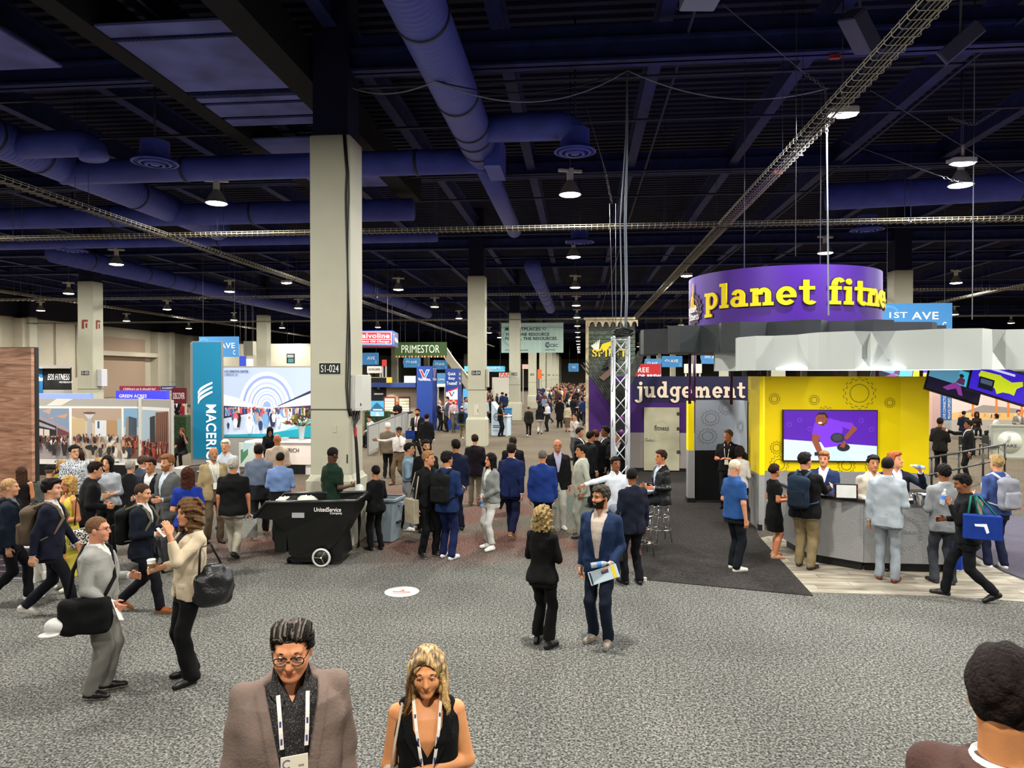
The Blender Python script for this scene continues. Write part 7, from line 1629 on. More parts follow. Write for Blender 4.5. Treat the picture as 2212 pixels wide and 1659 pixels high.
e, w_, h_ = hangsign('beach_billboard', 2052, 842, 2420, 908, 40, '#e0b8a8', 'large sunset pavilion picture behind the cafe tables', 'billboard', .15, False, .25)
a = Art(w_, h_); E = .35; a.rect(0, 0, 1, 1, '#d8b4ac', E); a.poly([(0, .2), (.1, .3), (.2, .5), (.34, .42), (.5, .3), (1, .3), (1, 0), (0, 0)], '#8a8078', E); a.rect(0, 0, 1, .24, '#c8a468', E); a.poly([(.1, .95), (.45, 1), (1, 1), (1, .6), (.5, .72)], '#d86a24', E)
for u in (.13, .27, .34, .42, .48): a.rect(u, .1, u + .014, .86 - .25 * u, '#e0702c', E)
a.folk(.02, .98, .02, .2, 30, .14, ['#d87a3a', '#e8c8b0', '#7a4a38', '#f0e0d0'], E, 15); a.build('picture', e, (-w_ / 2, -.004, 0)); MB().box(-w_ / 2, w_ / 2, .0, .15, -e.location.z, 0).build('base_wall', paint('#b4aca4'), e)
e, w_, h_ = hangsign('blue_column_banner', 2034, 838, 2056, 908, 38, '#1f5ea8', 'vertical blue banner beside the sunset picture', 'banner', .1, False); text('LIVE CONNECTION.', WHITE, e, (-w_ * .1, -.01, h_ * .05), w=h_ * .8, h=.13, rot=(pi / 2, -pi / 2, 0)); text('PRIVATE OPPORTUNITIES', WHITE, e, (w_ * .38, -.01, h_ * .05), w=h_ * .9, h=.13, rot=(pi / 2, -pi / 2, 0)); MB().box(-w_ / 2, w_ / 2, 0, .1, -e.location.z, 0).build('post', GREYP, e)
e, w_, h_ = hangsign('pink_wall', 2006, 838, 2034, 915, 39, '#c8a49a', 'pale pink booth wall right of the yellow wall', 'partition', .1, False); MB().box(-w_ / 2, w_ / 2, 0, .1, -e.location.z, 0).build('base_wall', paint('#c8a49a'), e)
# black pipe railing
RL = mat('rail_steel', '#3a3a38', .4, metal=.4); a0 = G(2012, 1078); b0 = G(2170, 1035); e = empty('pipe_railing', a0, math.atan2(b0.y - a0.y, b0.x - a0.x), 'dark pipe railing behind the counter at right', 'railing'); L = (b0 - a0).length
for z in (1.05, .62): MB().cyl((-.6, 0, z), (L, 0, z), .028, n=10).build('rail', RL, e)
for k in range(4): MB().cyl((k * L / 3, 0, 0), (k * L / 3, 0, 1.08), .028, n=10).build('post', RL, e); MB().sphere((k * L / 3, 0, .62), .05, 10, 8).build('joint', RL, e)
# cafe tables on the right, chairs
def cafe_table(pos, label, col='#3a302c', r=.38, h=.74):
 e = empty('cafe_table', pos, 0, label, 'table'); MB().cyl((0, 0, h - .03), (0, 0, h), r, n=24).build('table_top', paint(col), e); MB().cyl((0, 0, .02), (0, 0, h - .03), .03, n=10).build('stem', BLK, e); MB().lathe([(.24, 0), (.23, .02), (.03, .05)], 20).build('foot', BLK, e)
def cafe_chair(pos, rz, label, col='#141414'):
 e = empty('cafe_chair', pos, rz, label, 'chair'); m = paint(col); MB().cbox(-.21, .21, -.21, .21, .43, .46, .01).build('seat', m, e); MB().cbox(-.2, .2, .19, .22, .55, .86, .01).build('backrest', m, e)
 for x in (-.18, .18):
  for y in (-.18, .19): MB().cyl((x, y, 0), (x * .95, y * .95, .86 if y > 0 else .44), .012, n=6).build('leg', m, e)
for px, py, lab in ((2105, 985, 'dark cafe table behind the man gesturing'), (2165, 975, 'dark cafe table beside the woman in white')): cafe_table(G(px, py), lab)
for px, py, rz, lab in ((2085, 992, 2.6, 'black cafe chair left of the cafe tables'), (2128, 985, -2.0, 'black cafe chair between the two cafe tables'), (2140, 990, 1.6, 'black cafe chair beside the grey barrier'), (2190, 982, 1.2, 'black cafe chair behind the barrier')): cafe_chair(G(px, py), rz, lab)
# lounge seating on the left
for px, py, rz, lab, c in ((80, 1135, .2, 'grey armchair back between the seated pair at left', '#5c5850'), (272, 1125, -2.6, 'taupe armchair behind the woman with the book', '#4a423c'), (150, 1130, 2.2, 'taupe armchair near the woman in yellow', '#5a5048'), (445, 1080, 1.2, 'taupe lounge seat below the teal tower', '#6a6058')):
 e = empty('lounge_chair', G(px, py), rz, lab, 'chair'); m = cloth(c); MB().cbox(-.32, .32, -.3, .3, .2, .44, .03).build('seat', m, e); MB().cbox(-.32, .32, .24, .34, .3, .86, .04).build('backrest', m, e)
 for x in (-.27, .27):
  for y in (-.25, .28): MB().cyl((x, y, 0), (x, y, .22), .018, n=8).build('leg', BLK, e)
cafe_table(G(430, 1075), 'round pale table beside the teal tower plinth', '#b8b4ac', .3, .72)
# step block in front of the camera where the nearest man stands
MB().box(.2, 3.4, -1.0, 2.6, 0, .62).build('floor_landing', mat('landing', '#55524e', .7))['kind'] = 'structure'
# ================================================================== THE PEOPLE IN THE PHOTOGRAPH
LT, MD, TN, BR, DKS = '#c48c6a', '#b07650', '#a86a44', '#7c4c30', '#4c2e20'
BK, NVY = '#0b0c0f', '#10162a'
def atdep(px, py, dep): q = CAM + ray(px, py) * dep; return (q.x, q.y, 0), q.z
def speckle(name, base, dot, sc=220, thr=.62):
 m = bpy.data.materials.new(name); m.use_nodes = True; nt = m.node_tree; b = nt.nodes['Principled BSDF']; b.inputs['Roughness'].default_value = .8
 tc = nt.nodes.new('ShaderNodeTexCoord'); n = nt.nodes.new('ShaderNodeTexNoise'); n.inputs['Scale'].default_value = sc; nt.links.new(tc.outputs['Object'], n.inputs['Vector'])
 r = nt.nodes.new('ShaderNodeValToRGB'); r.color_ramp.elements[0].position = thr - .03; r.color_ramp.elements[1].position = thr + .03; r.color_ramp.elements[0].color = (*srgb(base), 1); r.color_ramp.elements[1].color = (*srgb(dot), 1)
 nt.links.new(n.outputs[0], r.inputs[0]); nt.links.new(r.outputs[0], b.inputs['Base Color']); return m
def streak_hair(name, a, c):
 m = bpy.data.materials.new(name); m.use_nodes = True; nt = m.node_tree; b = nt.nodes['Principled BSDF']; b.inputs['Roughness'].default_value = .5
 tc = nt.nodes.new('ShaderNodeTexCoord'); mp = nt.nodes.new('ShaderNodeMapping'); mp.inputs['Scale'].default_value = (1, .4, .08); nt.links.new(tc.outputs['Object'], mp.inputs[0]); n = nt.nodes.new('ShaderNodeTexNoise'); n.inputs['Scale'].default_value = 70; n.inputs['Detail'].default_value = 4; nt.links.new(mp.outputs[0], n.inputs[0])
 r = nt.nodes.new('ShaderNodeValToRGB'); r.color_ramp.elements[0].position = .38; r.color_ramp.elements[1].position = .62; r.color_ramp.elements[0].color = (*srgb(a), 1); r.color_ramp.elements[1].color = (*srgb(c), 1)
 nt.links.new(n.outputs[0], r.inputs[0]); nt.links.new(r.outputs[0], b.inputs['Base Color']); bp = nt.nodes.new('ShaderNodeBump'); bp.inputs['Strength'].default_value = .6; nt.links.new(n.outputs[0], bp.inputs['Height']); nt.links.new(bp.outputs[0], b.inputs['Normal']); return m
def P(key, label, sp, **k): return person(key, label, sp, **k)
def phone(i, hand, label, col='#101216'):
 c = i['hand'][hand]; slab(c + Vector((0, 0, .02)), (radians(50), 0, i['a']), (.075, .15, .009), paint(col), 'mobile_phone', label, 'phone')

# ---- foreground
lo, hh = atdep(628, 1332, 3.5)
F1 = P('F1', 'man in a taupe blazer and glasses looking down, close to the camera', dict(build=1.17, jacket='#8a766c', shirt='#1a1619', shirtmat=speckle('speckled_shirt', '#14110f', '#7a7478'), trousers='#17181a', hair='buzz', haircol='#1d1815', skin='#d48c62', near=1, hf=.05, hp=10, hy=-12, fat=1.2, lapel=.013, open=.03, vw=.085, btn=1.02, vneck=1.40, glasses=False, arms=('down', 'down')), loc=lo, h=hh + .03, a=4, cell=.0075)
lo, hh = atdep(922, 1392, 3.75)
F2 = P('F2', 'blonde woman in a black sleeveless vest looking down, close to the camera', dict(sex='f', build=1.02, shirt='#0b0b0d', sleeve='none', vneck=1.20, collar=False, trousers='#0c0c0e', tophem=.92, hair='long', hlen=.20, haircol='#8a6a44', skin='#d8925f', near=1, hf=.025, hp=7, hy=-6, arms=('down', ((.22, -.05, -1), (-.85, -.5, .10)))), loc=lo, h=hh, a=2, cell=.0075)
lo, hh = atdep(2178, 1412, 1.78)
F3 = P('F3', 'dark haired man seen from behind at the bottom right corner', dict(jacket='#5a403a', shirt='#efe8e2', trousers='#1a1a1c', hair='short', haircol='#170d0a', skin='#c08050', hp=14, hy=8, fat=1.05), loc=(lo[0], lo[1], .62), h=hh - .62, a=152, cell=.0085)
for ob in F2['obj'].children:
 if ob.name.startswith('hair'): ob.data.materials.clear(); ob.data.materials.append(streak_hair('blonde_streaks', '#4a3420', '#c8a468'))
for ob in F1['obj'].children:
 if ob.name.startswith('hair'): ob.data.materials.clear(); ob.data.materials.append(streak_hair('dark_grey_streaks', '#171210', '#5c5048'))
def near_face(i, glasses=False, lid='#9a6448'):
 """eyes, lids, brows on the closest faces"""
 s, sc, e = i['s'], i['sc'], i['obj']; H = s.H; T = lambda q: tuple(H(q) * sc)
 for k in (-1, 1):
  c = T((k * .032, -.0785, .009)); MB().sphere(c, .0125 * sc, 14, 10).build('eye', paint('#e6dfd6', .25), e)
  c2 = T((k * .032, -.0895, .006)); MB().sphere(c2, .0048 * sc, 10, 8).build('iris', paint('#2a1a12', .2), e)
  MB().tube([T((k * (.032 + .017 * cos(t)), -.083 - .008 * sin(t), .011 + .0045 * sin(t))) for t in np.linspace(.0, pi, 7)], .0036 * sc, 6).build('eyelid', skin(lid), e)
  MB().tube([T((k * .014, -.094, .029)), T((k * .030, -.092, .036)), T((k * .050, -.078, .031))], [.002 * sc, .003 * sc, .0015 * sc], 6).build('eyebrow', hairm('#2b1d14'), e)
 if glasses:
  gm = mat('glasses_frame', '#15130f', .3); g = empty('glasses'); g.parent = e; mb = MB(); GL = mat('lens_glass', (.9, .92, .95), .05, trans=.9, alpha=.25)
  for k in (-1, 1):
   pts = [(k * .034 + .029 * cos(t) * (abs(cos(t)) ** -.25 if abs(cos(t)) > .05 else 1), -.104 + .010 * abs(cos(t)), .002 + .019 * sin(t)) for t in np.linspace(0, 2 * pi, 21)[:-1]]
   mb.tube([T(q) for q in pts], .0028 * sc, 6, closed=True); mb.tube([T(q) for q in ((k * .066, -.092, .010), (k * .080, -.03, .012), (k * .082, .02, .004))], .0026 * sc, 6)
   MB().add([T((q[0], q[1] + .001, q[2])) for q in pts], [tuple(range(len(pts)))], False).build('lens', GL, g)
  mb.tube([T(q) for q in ((-.008, -.108, .006), (.008, -.108, .006))], .0028 * sc, 6); mb.build('frame', gm, g)
near_face(F1, True); near_face(F2, False, '#b06c48')
def strands(i, paths, mats, name='hair_strands'):
 s, sc, e = i['s'], i['sc'], i['obj']; mb = MB()
 for k, (pts, r) in enumerate(paths): mb.cur = k % len(mats); mb.tube([tuple(s.H(q) * sc) for q in pts], [r * sc * (.7 if j in (0, len(pts) - 1) else 1) for j in range(len(pts))], 6)
 mb.build(name, mats, e)
rs = random.Random(8); W2 = []
for k in range(110):          # centre parted hair falling to the shoulders
 sd = 1 if k % 2 else -1; y0 = rs.uniform(-.075, .09); o = rs.uniform(0, .012); f = (y0 + .075) / .165; wv = rs.uniform(0, 6)
 g = max(0, 1 - f * 2.2); pts = [(sd * .004, y0, .119 - .026 * g + o * .5), (sd * (.040 - .008 * g), y0, .107 + o * .6 - .024 * g), (sd * (.074 - .016 * g + o), y0 + .012 * g, .065 - .015 * g), (sd * (.088 - .012 * g + o), y0 * .9 + .018 * g, .0)]
 for z in (-.06, -.12, -.18, -.23 - .05 * f): pts.append((sd * (.092 + o + .008 * sin(z * 40 + wv) + (.015 if z < -.15 else 0)), y0 * .75 + .01 - .02 * (z < -.1) * (1 - f) * 2 + .006 * cos(z * 35 + wv), z))
 W2.append((pts, rs.uniform(.006, .009)))
strands(F2, W2, [hairm('#7a5a36'), hairm('#b8935c'), hairm('#4e3722'), hairm('#d0b27c')])
W1 = []
for k in range(150):          # thick hair swept back from the forehead
 x0 = rs.uniform(-.066, .066); o = rs.uniform(.0, .012); wv = rs.uniform(-.012, .012); zt = .082 - 5.5 * x0 * x0 + .007 * cos(x0 * 90)
 zt += rs.uniform(-.004, .012); pts = [(x0, -.072 + 6 * x0 * x0, zt), (x0 * 1.03 + wv, -.066, zt + .013 + o * .6), (x0 * 1.12 + wv, -.01, .116 + o - 4 * x0 * x0), (x0 * 1.15, .055, .110 + o - 4 * x0 * x0), (x0 * 1.15, .10, .07), (x0 * 1.1, .112, .0)]
 W1.append((pts, rs.uniform(.003, .0065)))
for k in range(24):
 sd = 1 if k % 2 else -1; z0 = rs.uniform(.0, .07); W1.append(([(sd * .074, -.035 + rs.uniform(-.02, .02), z0 + .01), (sd * .088, .01, z0), (sd * .086, .06, z0 - .02), (sd * .05, .105, z0 - .05)], .008))
strands(F1, W1, [hairm('#1d1815'), hairm('#2e2822'), hairm('#6a6058'), hairm('#17120f')])
s, sc = F1['s'], F1['sc']
for k in (-1, 1):             # open shirt collar
 mb = MB(); pts = [(k * .066, -.045, 1.535), (k * .074, .0, 1.545), (k * .098, -.088, 1.455), (k * .050, -.128, 1.395), (k * .034, -.112, 1.435)]
 mb.add([tuple(s.T(A3(q)) * sc) for q in pts] + [tuple(s.T(A3(q) + A3((0, -.007, .002))) * sc) for q in pts], [tuple(range(5)), tuple(range(9, 4, -1))] + [(j, j + 5, (j + 1) % 5 + 5, (j + 1) % 5) for j in range(5)], False); mb.build('collar', speckle('speckled_shirt', '#14110f', '#7a7478'), F1['obj'])
def ribbon(pts, wd, th, T, sc, m, parent, name, nrm=(0, -1, 0)):
 mb = MB(); n = len(pts); V = []
 for j, p in enumerate(pts):
  d = A3(pts[min(j + 1, n - 1)]) - A3(pts[max(j - 1, 0)]); u = np.cross(d, A3(nrm)); u = u / np.linalg.norm(u) * wd / 2; q = A3(p); V += [tuple(T(q - u) * sc), tuple(T(q + u) * sc), tuple(T(q + u + A3(nrm) * th) * sc), tuple(T(q - u + A3(nrm) * th) * sc)]
 F = []
 for j in range(n - 1):
  a = 4 * j; F += [(a + k, a + (k + 1) % 4, a + 4 + (k + 1) % 4, a + 4 + k) for k in range(4)]
 mb.add(V, F, False); return mb.build(name, m, parent)
def near_lanyard(i, ylist, badge=True, bz=1.02, dx=(.062, .05)):
 s, sc, e = i['s'], i['sc'], i['obj']; L = empty('lanyard'); L.parent = e; m = paint('#ece4da'); ends = []
 for k in (-1, 1):
  pts = ([(k * .07, .03, 1.53), (k * .074, -.06, 1.485)] if not badge else []) + [(k * (dx[0] + (dx[1] - dx[0]) * j / (len(ylist) - 1)), y, z) for j, (y, z) in enumerate(ylist)]
  ribbon(pts, .017, .002, s.T, sc, m, L, 'strap'); ends.append(pts[-1])
  for j in range(1, len(pts) - 1):
   p = A3(pts[j]) * .5 + A3(pts[j + 1]) * .5; o = MB().box(-.0045, .0045, -.0015, .0, -.014, .014).build('strap_print', paint('#4a4a80'), L, tuple(s.T(p + A3((0, -.004, 0))) * sc))
  MB().box(-.008, .008, -.006, .004, -.03, .0).build('clip', BLK, L, tuple(s.T(ends[-1]) * sc))
 if badge:
  y = ylist[-1][0] - .008; B = empty('badge', tuple(s.T((0, y, ylist[-1][1] - .03)) * sc)); B.parent = e; B.rotation_euler = (0, 0, 0)
  MB().cbox(-.062, .062, -.002, .002, -.20, 0, .002).build('card', paint('#e8dcc4'), B); D2 = paint('#5a4c44')
  text('2025', D2, B, (.018, -.0035, -.055), h=.009, ext=.0005); text('MATTHEW', D2, B, (0, -.0035, -.078), h=.011, center=True, ext=.0005); text('ADAM', D2, B, (0, -.0035, -.098), h=.009, center=True, ext=.0005); text('DALLAS, TX', D2, B, (0, -.0035, -.135), h=.006, center=True, ext=.0005)
  a = Art(.05, .05); a.ring(.5, .5, .42, .42, .12, '#6a6a9a', .8, 5.4); a.build('logo_print', B, (-.058, -.004, -.06))
near_lanyard(F1, [(-.118, 1.455), (-.152, 1.385), (-.170, 1.31), (-.176, 1.245)])
near_lanyard(F2, [(-.125, 1.36), (-.142, 1.26), (-.130, 1.14), (-.125, 1.02)], badge=False, dx=(.060, .012))
s, sc = F2['s'], F2['sc']; B = empty('badge_holder', tuple(F2['W']((0, -.135, .955))), 0, 'white badge hanging low on the blonde woman', 'badge'); MB().cbox(-.05, .05, -.002, .002, -.12, .06, .002).build('card', paint('#e8dcc4'), B)
for k in (-1, 1):       # lapels of the vest
 mb = MB(); pts = [(k * .085, -.095, 1.46), (k * .135, -.098, 1.40), (k * .125, -.118, 1.36), (k * .13, -.122, 1.33), (k * .03, -.142, 1.16), (k * .075, -.122, 1.32)]
 mb.add([tuple(s.T(A3(q)) * sc) for q in pts] + [tuple(s.T(A3(q) + A3((0, -.008, 0))) * sc) for q in pts], [tuple(range(6)), tuple(range(11, 5, -1))] + [(j, j + 6, (j + 1) % 6 + 6, (j + 1) % 6) for j in range(6)], False); mb.build('lapel', cloth('#0e0e10'), F2['obj'])
e = empty('shoulder_purse', tuple(F2['W']((-.20, -.02, 1.05))), .25, 'small cream shoulder purse under the blonde woman arm', 'bag'); V, Q = sdf([rbox((0, 0, 0), (.04, .12, .085), .035)], .008); link('purse_body', np_mesh('purse_body', V, Q, [cloth('#d8c4ae')]), e); MB().tube([(0, -.09, .07), (.02, -.09, .22), (.06, -.02, .40), (.055, .06, .38), (.0, .09, .08)], .007, 6).build('purse_strap', cloth('#d8c4ae'), e)

# ---- left group
i = P('L1', 'man in a pale grey suit with a black shoulder bag, facing right', dict(build=1.2, jacket='#a3a29d', shirt='#e8e6e0', trousers='#817e76', shoes='#0d0d0e', sole='#b8a890', hair='buzz', haircol='#6a4c34', skin='#c8886a', glasses=True, arms=('bentlow', 'bent'), fat=1.15, leg=1.1), top=(207, 1116), feet=(212, 1500), a=72)
e = local_thing(i, 'shoulder_bag', 'black shoulder bag with a white cap hanging from it', 'bag'); V, Q = sdf([rbox((-.27, .02, .88), (.09, .23, .17), .06)], .012, wr=.006, seed=8); link('bag_body', np_mesh('bag_body', V, Q, [cloth('#0b0b0d')], None, i['sc']), e)
T = i['s'].T; MB().tube([tuple(T(q) * i['sc']) for q in ((-.26, .18, 1.02), (-.20, .15, 1.30), (.02, .12, 1.50), (.10, .02, 1.515), (.08, -.10, 1.46), (-.10, -.19, 1.2), (-.27, -.12, 1.0))], .018, 6).build('strap', cloth('#0b0b0d'), e)
V, Q = sdf([ell((-.33, .26, .82), (.075, .09, .075)), ell((-.37, .30, .75), (.07, .09, .02))], .009); link('white_cap', np_mesh('white_cap', V, Q, [cloth('#dcdad6')], None, i['sc']), e)
slab(i['hand'][-1] + Vector((.0, 0, -.03)), (radians(65), radians(20), i['a']), (.15, .21, .006), paint('#e4e2dc'), 'folded_paper', 'folded white paper in the grey suited man hand', 'paper', ((-.35, .3, .1, .4, '#2a3038'),))
i = P('L2', 'curly haired woman in a cream blazer holding a coffee cup', dict(sex='f', build=1.12, jacket='#d2bfa2', shirt='#0b0b0c', trousers='#0b0b0c', cuff=.085, leg=1.05, hair='curly', hlen=.15, haircol='#5a4028', skin='#c48862', arms=('bent', 'up'), shoes='#0a0a0a', collar=False, sleeveup=.06, jhem=.84, nocuff=True, hy=5), top=(402, 1080), feet=(412, 1468), a=-68)
cup(i['hand'][-1] + Vector((0, 0, .04)), 'white takeaway coffee cup held by the curly haired woman')
e = local_thing(i, 'handbag', 'large black leather bag behind the cream blazer woman', 'bag'); V, Q = sdf([ell((.26, .12, .95), (.10, .20, .22))], .012, wr=.006, seed=3); link('bag_body', np_mesh('bag_body', V, Q, [mat('black_leather', '#08090c', .35, bump=(30, .3), spec=.6)], None, i['sc']), e); MB().tube([(.26, -.02, 1.12), (.20, .02, 1.38), (.22, .12, 1.40), (.26, .24, 1.12)], .012, 6).build('strap', BLK, e)
i = P('L3', 'young man in a navy suit with a brown backpack, walking right', dict(jacket='#14172a', shirt='#e8e4e4', trousers='#0d0f1a', hair='quiff', haircol='#120c0a', skin='#c89070', legs='walk', shoes='#b0aaa0', sole='#e8e4dc', arms=('swingb', 'swing')), top=(118, 1030), feet=(112, 1332), a=75)
backpack(i, 'worn brown canvas backpack on the navy suited young man', '#5e5040', '#6a5a48', '#7a6a54')
i = P('L4', 'man in dark blue at the left edge, cut by the frame', dict(jacket='#111a2c', shirt='#8a9098', trousers='#0c0e14', hair='buzz', haircol='#a08058', skin=LT, legs='walkr', stride=.8, shoes='#cfd0cc', sole='#f0f0ee', arms=('down', 'swing')), top=(-2, 1030), feet=(22, 1303), a=80)
backpack(i, 'black backpack on the man at the left edge', '#0c0d0e')
i = P('L5', 'man in a dark navy jacket with a black backpack, striding right', dict(jacket='#101624', shirt='#d8d8d8', trousers='#0c0e16', hair='buzz', haircol='#3a281c', skin=LT, legs='walk', shoes='#8a4a24', sole='#c8a070', arms=('bent', 'bent'), hp=12), top=(305, 1040), feet=(308, 1322), a=68)
backpack(i, 'black backpack with grey straps on the striding man', '#0e1012', None, '#6a6450'); phone(i, -1, 'white phone in the striding man hands', '#d8d8d4')
i = P('L6', 'woman in a yellow sleeveless dress turned to the left', dict(sex='f', dress='#d8c44a', sleeve='none', vneck=1, hem=.22, dflare=.05, hair='wavy', hlen=.16, haircol='#a8824a', skin='#b8744c', arms=('bent', 'bent'), shoes='#c8c4b8'), top=(158, 1028), feet=(150, 1272), a=-62)
e = local_thing(i, 'handbag', 'black and white patterned bag beside the yellow dress', 'bag'); V, Q = sdf([rbox((.24, .06, .82), (.08, .17, .15), .05)], .014); link('bag_body', np_mesh('bag_body', V, Q, [speckle('bag_pattern', '#d8d4c8', '#14140f', 40, .5)], None, i['sc']), e); MB().tube([(.24, -.05, .96), (.20, .0, 1.35), (.24, .15, .96)], .01, 6).build('strap', cloth('#22221c'), e)
i = P('L7', 'woman with long black hair in a grey blouse holding a book', dict(sex='f', shirt='#a8acb4', loose=.02, sleeve='threeq', collar=False, trousers='#0b0c0f', tophem=.9, hair='long', hlen=.22, haircol='#0c0a0a', skin='#c08a64', arms=('phone', 'bent'), lanyard='#c8d8c8'), top=(232, 985), h=1.72, a=-25)
slab(i['hand'][-1] + Vector((.02, -.05, .03)), (radians(40), radians(-15), radians(-30)), (.20, .26, .02), cloth('#171c38'), 'hardback_book', 'dark blue book held by the long haired woman', 'book', ((-.35, .35, .1, .16, '#b8c0d8'), (-.35, .2, -.05, 0, '#8a94b8')))
e = empty('gift_bag', i['W']((-.05, -.22, .98)), -.4, 'small white paper bag hanging on the grey blouse', 'bag'); MB().cbox(-.07, .07, -.03, .03, -.1, .1, .004).build('bag_body', paint('#dcd8c4'), e); MB().tube([(-.04, 0, .1), (-.03, 0, .17), (.03, 0, .17), (.04, 0, .1)], .004, 5).build('handle', paint('#c8c4a8'), e)
P('L8', 'woman in a bright blue top with long auburn hair, seen from behind', dict(sex='f', shirt='#18369a', sleeve='short', collar=False, trousers='#2a2c34', hair='long', hlen=.26, haircol='#3a1c12', skin=LT, arms=('bent', 'bent')), top=(405, 1010), h=1.70, a=172)
P('L9', 'bearded man in a grey suit talking, hands together', dict(jacket='#5f6060', shirt='#c8d4e4', trousers='#55565a', hair='quiff', haircol='#7a5234', beard='#8a5c3a', skin=LT, arms=('bent', 'bent')), top=(362, 983), h=1.83, a=-52)
P('L10', 'smiling man in a dark suit beside the bearded man', dict(jacket='#1c1c20', shirt='#e4e4e4', trousers='#17181c', hair='short', haircol='#241610', skin=MD, arms=('bent', 'down')), top=(325, 990), h=1.72, a=-28)
P('L11', 'grey haired man in a black short sleeved shirt and pale trousers, back turned', dict(build=1.22, shirt='#0c0c0e', sleeve='short', trousers='#bcb4a2', shoes='#121212', hair='short', haircol='#a09a90', skin='#c07c58', arms=('down', 'down'), legs='walkr', stride=.75, leg=1.15, tophem=.80, loose=.01), top=(500, 988), feet=(505, 1205), a=165)
tote(PEOPLE['L11']['hand'][-1], .3, 'white carrier bag in the black shirted man hand', '#cfccc4', .26, .34, .1, .06)
P('L12', 'bald man in a tan blazer looking towards the camera', dict(jacket='#b09a70', shirt='#dcd8cc', trousers='#6a5c48', hair='bald', beard='#8a7a6c', skin='#a86c48', arms=('down', 'down'), lanyard='#e0dcd0', shoes='#2a1c14', btn=1.0, open=.03), top=(463, 966), feet=(462, 1172), a=12)
P('L13', 'man in a blue grey shirt and dark trousers walking away', dict(build=1.08, shirt='#6f7a90', trousers='#22242a', tuck=True, hair='short', haircol='#120e0c', skin=MD, legs='walk', shoes='#b08468', sole='#e0d8cc', arms=('bent', 'bent')), top=(547, 957), feet=(560, 1160), a=170)
P('L14', 'man in a light blue shirt seen from behind at the tilt truck', dict(build=1.1, shirt='#7c98cc', trousers='#0f1014', tuck=True, hair='buzz', haircol='#14100e', skin=MD, arms=('bent', 'bent')), top=(604, 977), feet=(606, 1172), a=172)
P('L15', 'white haired man in a pale shirt facing the camera', dict(shirt='#cdd4e2', trousers='#3a3c44', hair='short', haircol='#dcd4c4', skin='#c88a68', arms=('down', 'down')), top=(487, 950), h=1.80, a=-15)
P('L16', 'bald man in a cream jacket standing at the reception desk, back turned', dict(jacket='#cdb8a4', shirt='#d8d0c8', trousers='#c0b4a4', hair='bald', skin='#a8643e', arms=('bent', 'bent')), top=(599, 938), h=1.80, a=178)
P('L17', 'dark haired woman in black behind the reception desk', dict(sex='f', jacket='#0c0c10', shirt='#101014', trousers='#101014', hair='long', hlen=.2, haircol='#0a0808', skin='#a8704c', arms=('desk', 'desk'), hp=30, lean=.25), top=(582, 920), loc=None, h=1.62, a=5)
P('L18', 'cleaner in a dark green polo beside the near column', dict(build=1.08, shirt='#0e2a1c', sleeve='short', trousers='#0b0c0c', hair='buzz', haircol='#140e0c', skin=DKS, arms=('bent', 'down'), hp=18, tophem=.84), top=(718, 967), h=1.84, a=125)
i = P('L19', 'cleaner woman all in black with tied hair', dict(sex='f', shirt='#08080a', sleeve='long', collar=False, trousers='#08080a', hair='bun', haircol='#0a0808', skin=MD, arms=('bent', 'bent'), tophem=.82, loose=.01, shoes='#0a0a0a'), top=(812, 1006), feet=(812, 1188), a=-150)
tag(MB().sphere((0, 0, 0), .17, 14, 10, (.7, .6, 1.1)).build('plastic_bag', mat('clear_bag', '#cfcfcb', .3), None, PEOPLE['L18']['hand'][-1] + Vector((.12, -.05, -.16))), 'crumpled white plastic bag held by the cleaner in green', 'bag')
# seated and standing people by the lounge
def seat(key, label, sp, px, py, a, h=None, sx=1.0):
 """seated: py = head top; sitting head height 1.28 m"""
 sp = dict(sp, legs='sit'); fem = sp.get('sex') == 'f'; H0 = (h or (1.66 if fem else 1.76)); top = (sp.get('seat', .47) + .10 + .85) * H0 / 1.78 - .0
 q = G(px, py, top); return person(key, label, sp, loc=(q.x, q.y, 0), h=H0, a=a)
seat('S1', 'seated woman with long brown hair and bare shoulders, back turned', dict(sex='f', shirt='#15110f', sleeve='none', hair='long', hlen=.3, haircol='#3a2416', skin='#c08058', arms=('bent', 'bent')), 46, 1008, 165)
seat('S2', 'seated man in a grey jacket and black cap, back turned', dict(jacket='#4f5450', shirt='#3a3c3c', trousers='#2a2c30', cap='#0e0e10', hair='buzz', haircol='#5a4a3c', skin=LT, arms=('bent', 'bent')), 108, 1004, 150)
seat('S3', 'seated woman in a mustard top facing the camera', dict(sex='f', shirt='#b09436', sleeve='long', collar=False, hair='bob', haircol='#a07c48', skin=LT, arms=('clasp', 'clasp')), 133, 995, -12)
P('L20', 'woman in black with brown hair standing before the poster wall', dict(sex='f', shirt='#0c0d12', sleeve='long', trousers='#101014', hair='bob', haircol='#2e1a10', skin=LT, arms=('bent', 'up')), top=(170, 972), h=1.66, a=160)
P('L21', 'man in glasses and a checked shirt in front of the posters', dict(shirtmat=speckle('check_shirt', '#d0d4d8', '#3a4654', 60, .5), shirt='#c0c8d0', trousers='#22242c', hair='short', haircol='#17100e', skin='#c89878', glasses=True, arms=('bent', 'bent')), top=(160, 962), h=1.78, a=25)
P('L22', 'man in a dark jacket leaning past the woman with the book', dict(jacket='#0e0e12', shirt='#202024', trousers='#101014', hair='short', haircol='#160e0c', skin=LT, arms=('bent', 'bent'), lean=.2), top=(182, 998), h=1.76, a=95)
seat('S4', 'seated grey haired man with a blue lanyard, back turned', dict(jacket='#14151a', shirt='#5aa0c8', hair='short', haircol='#8a8680', skin=LT, arms=('bent', 'bent')), 282, 995, 150)
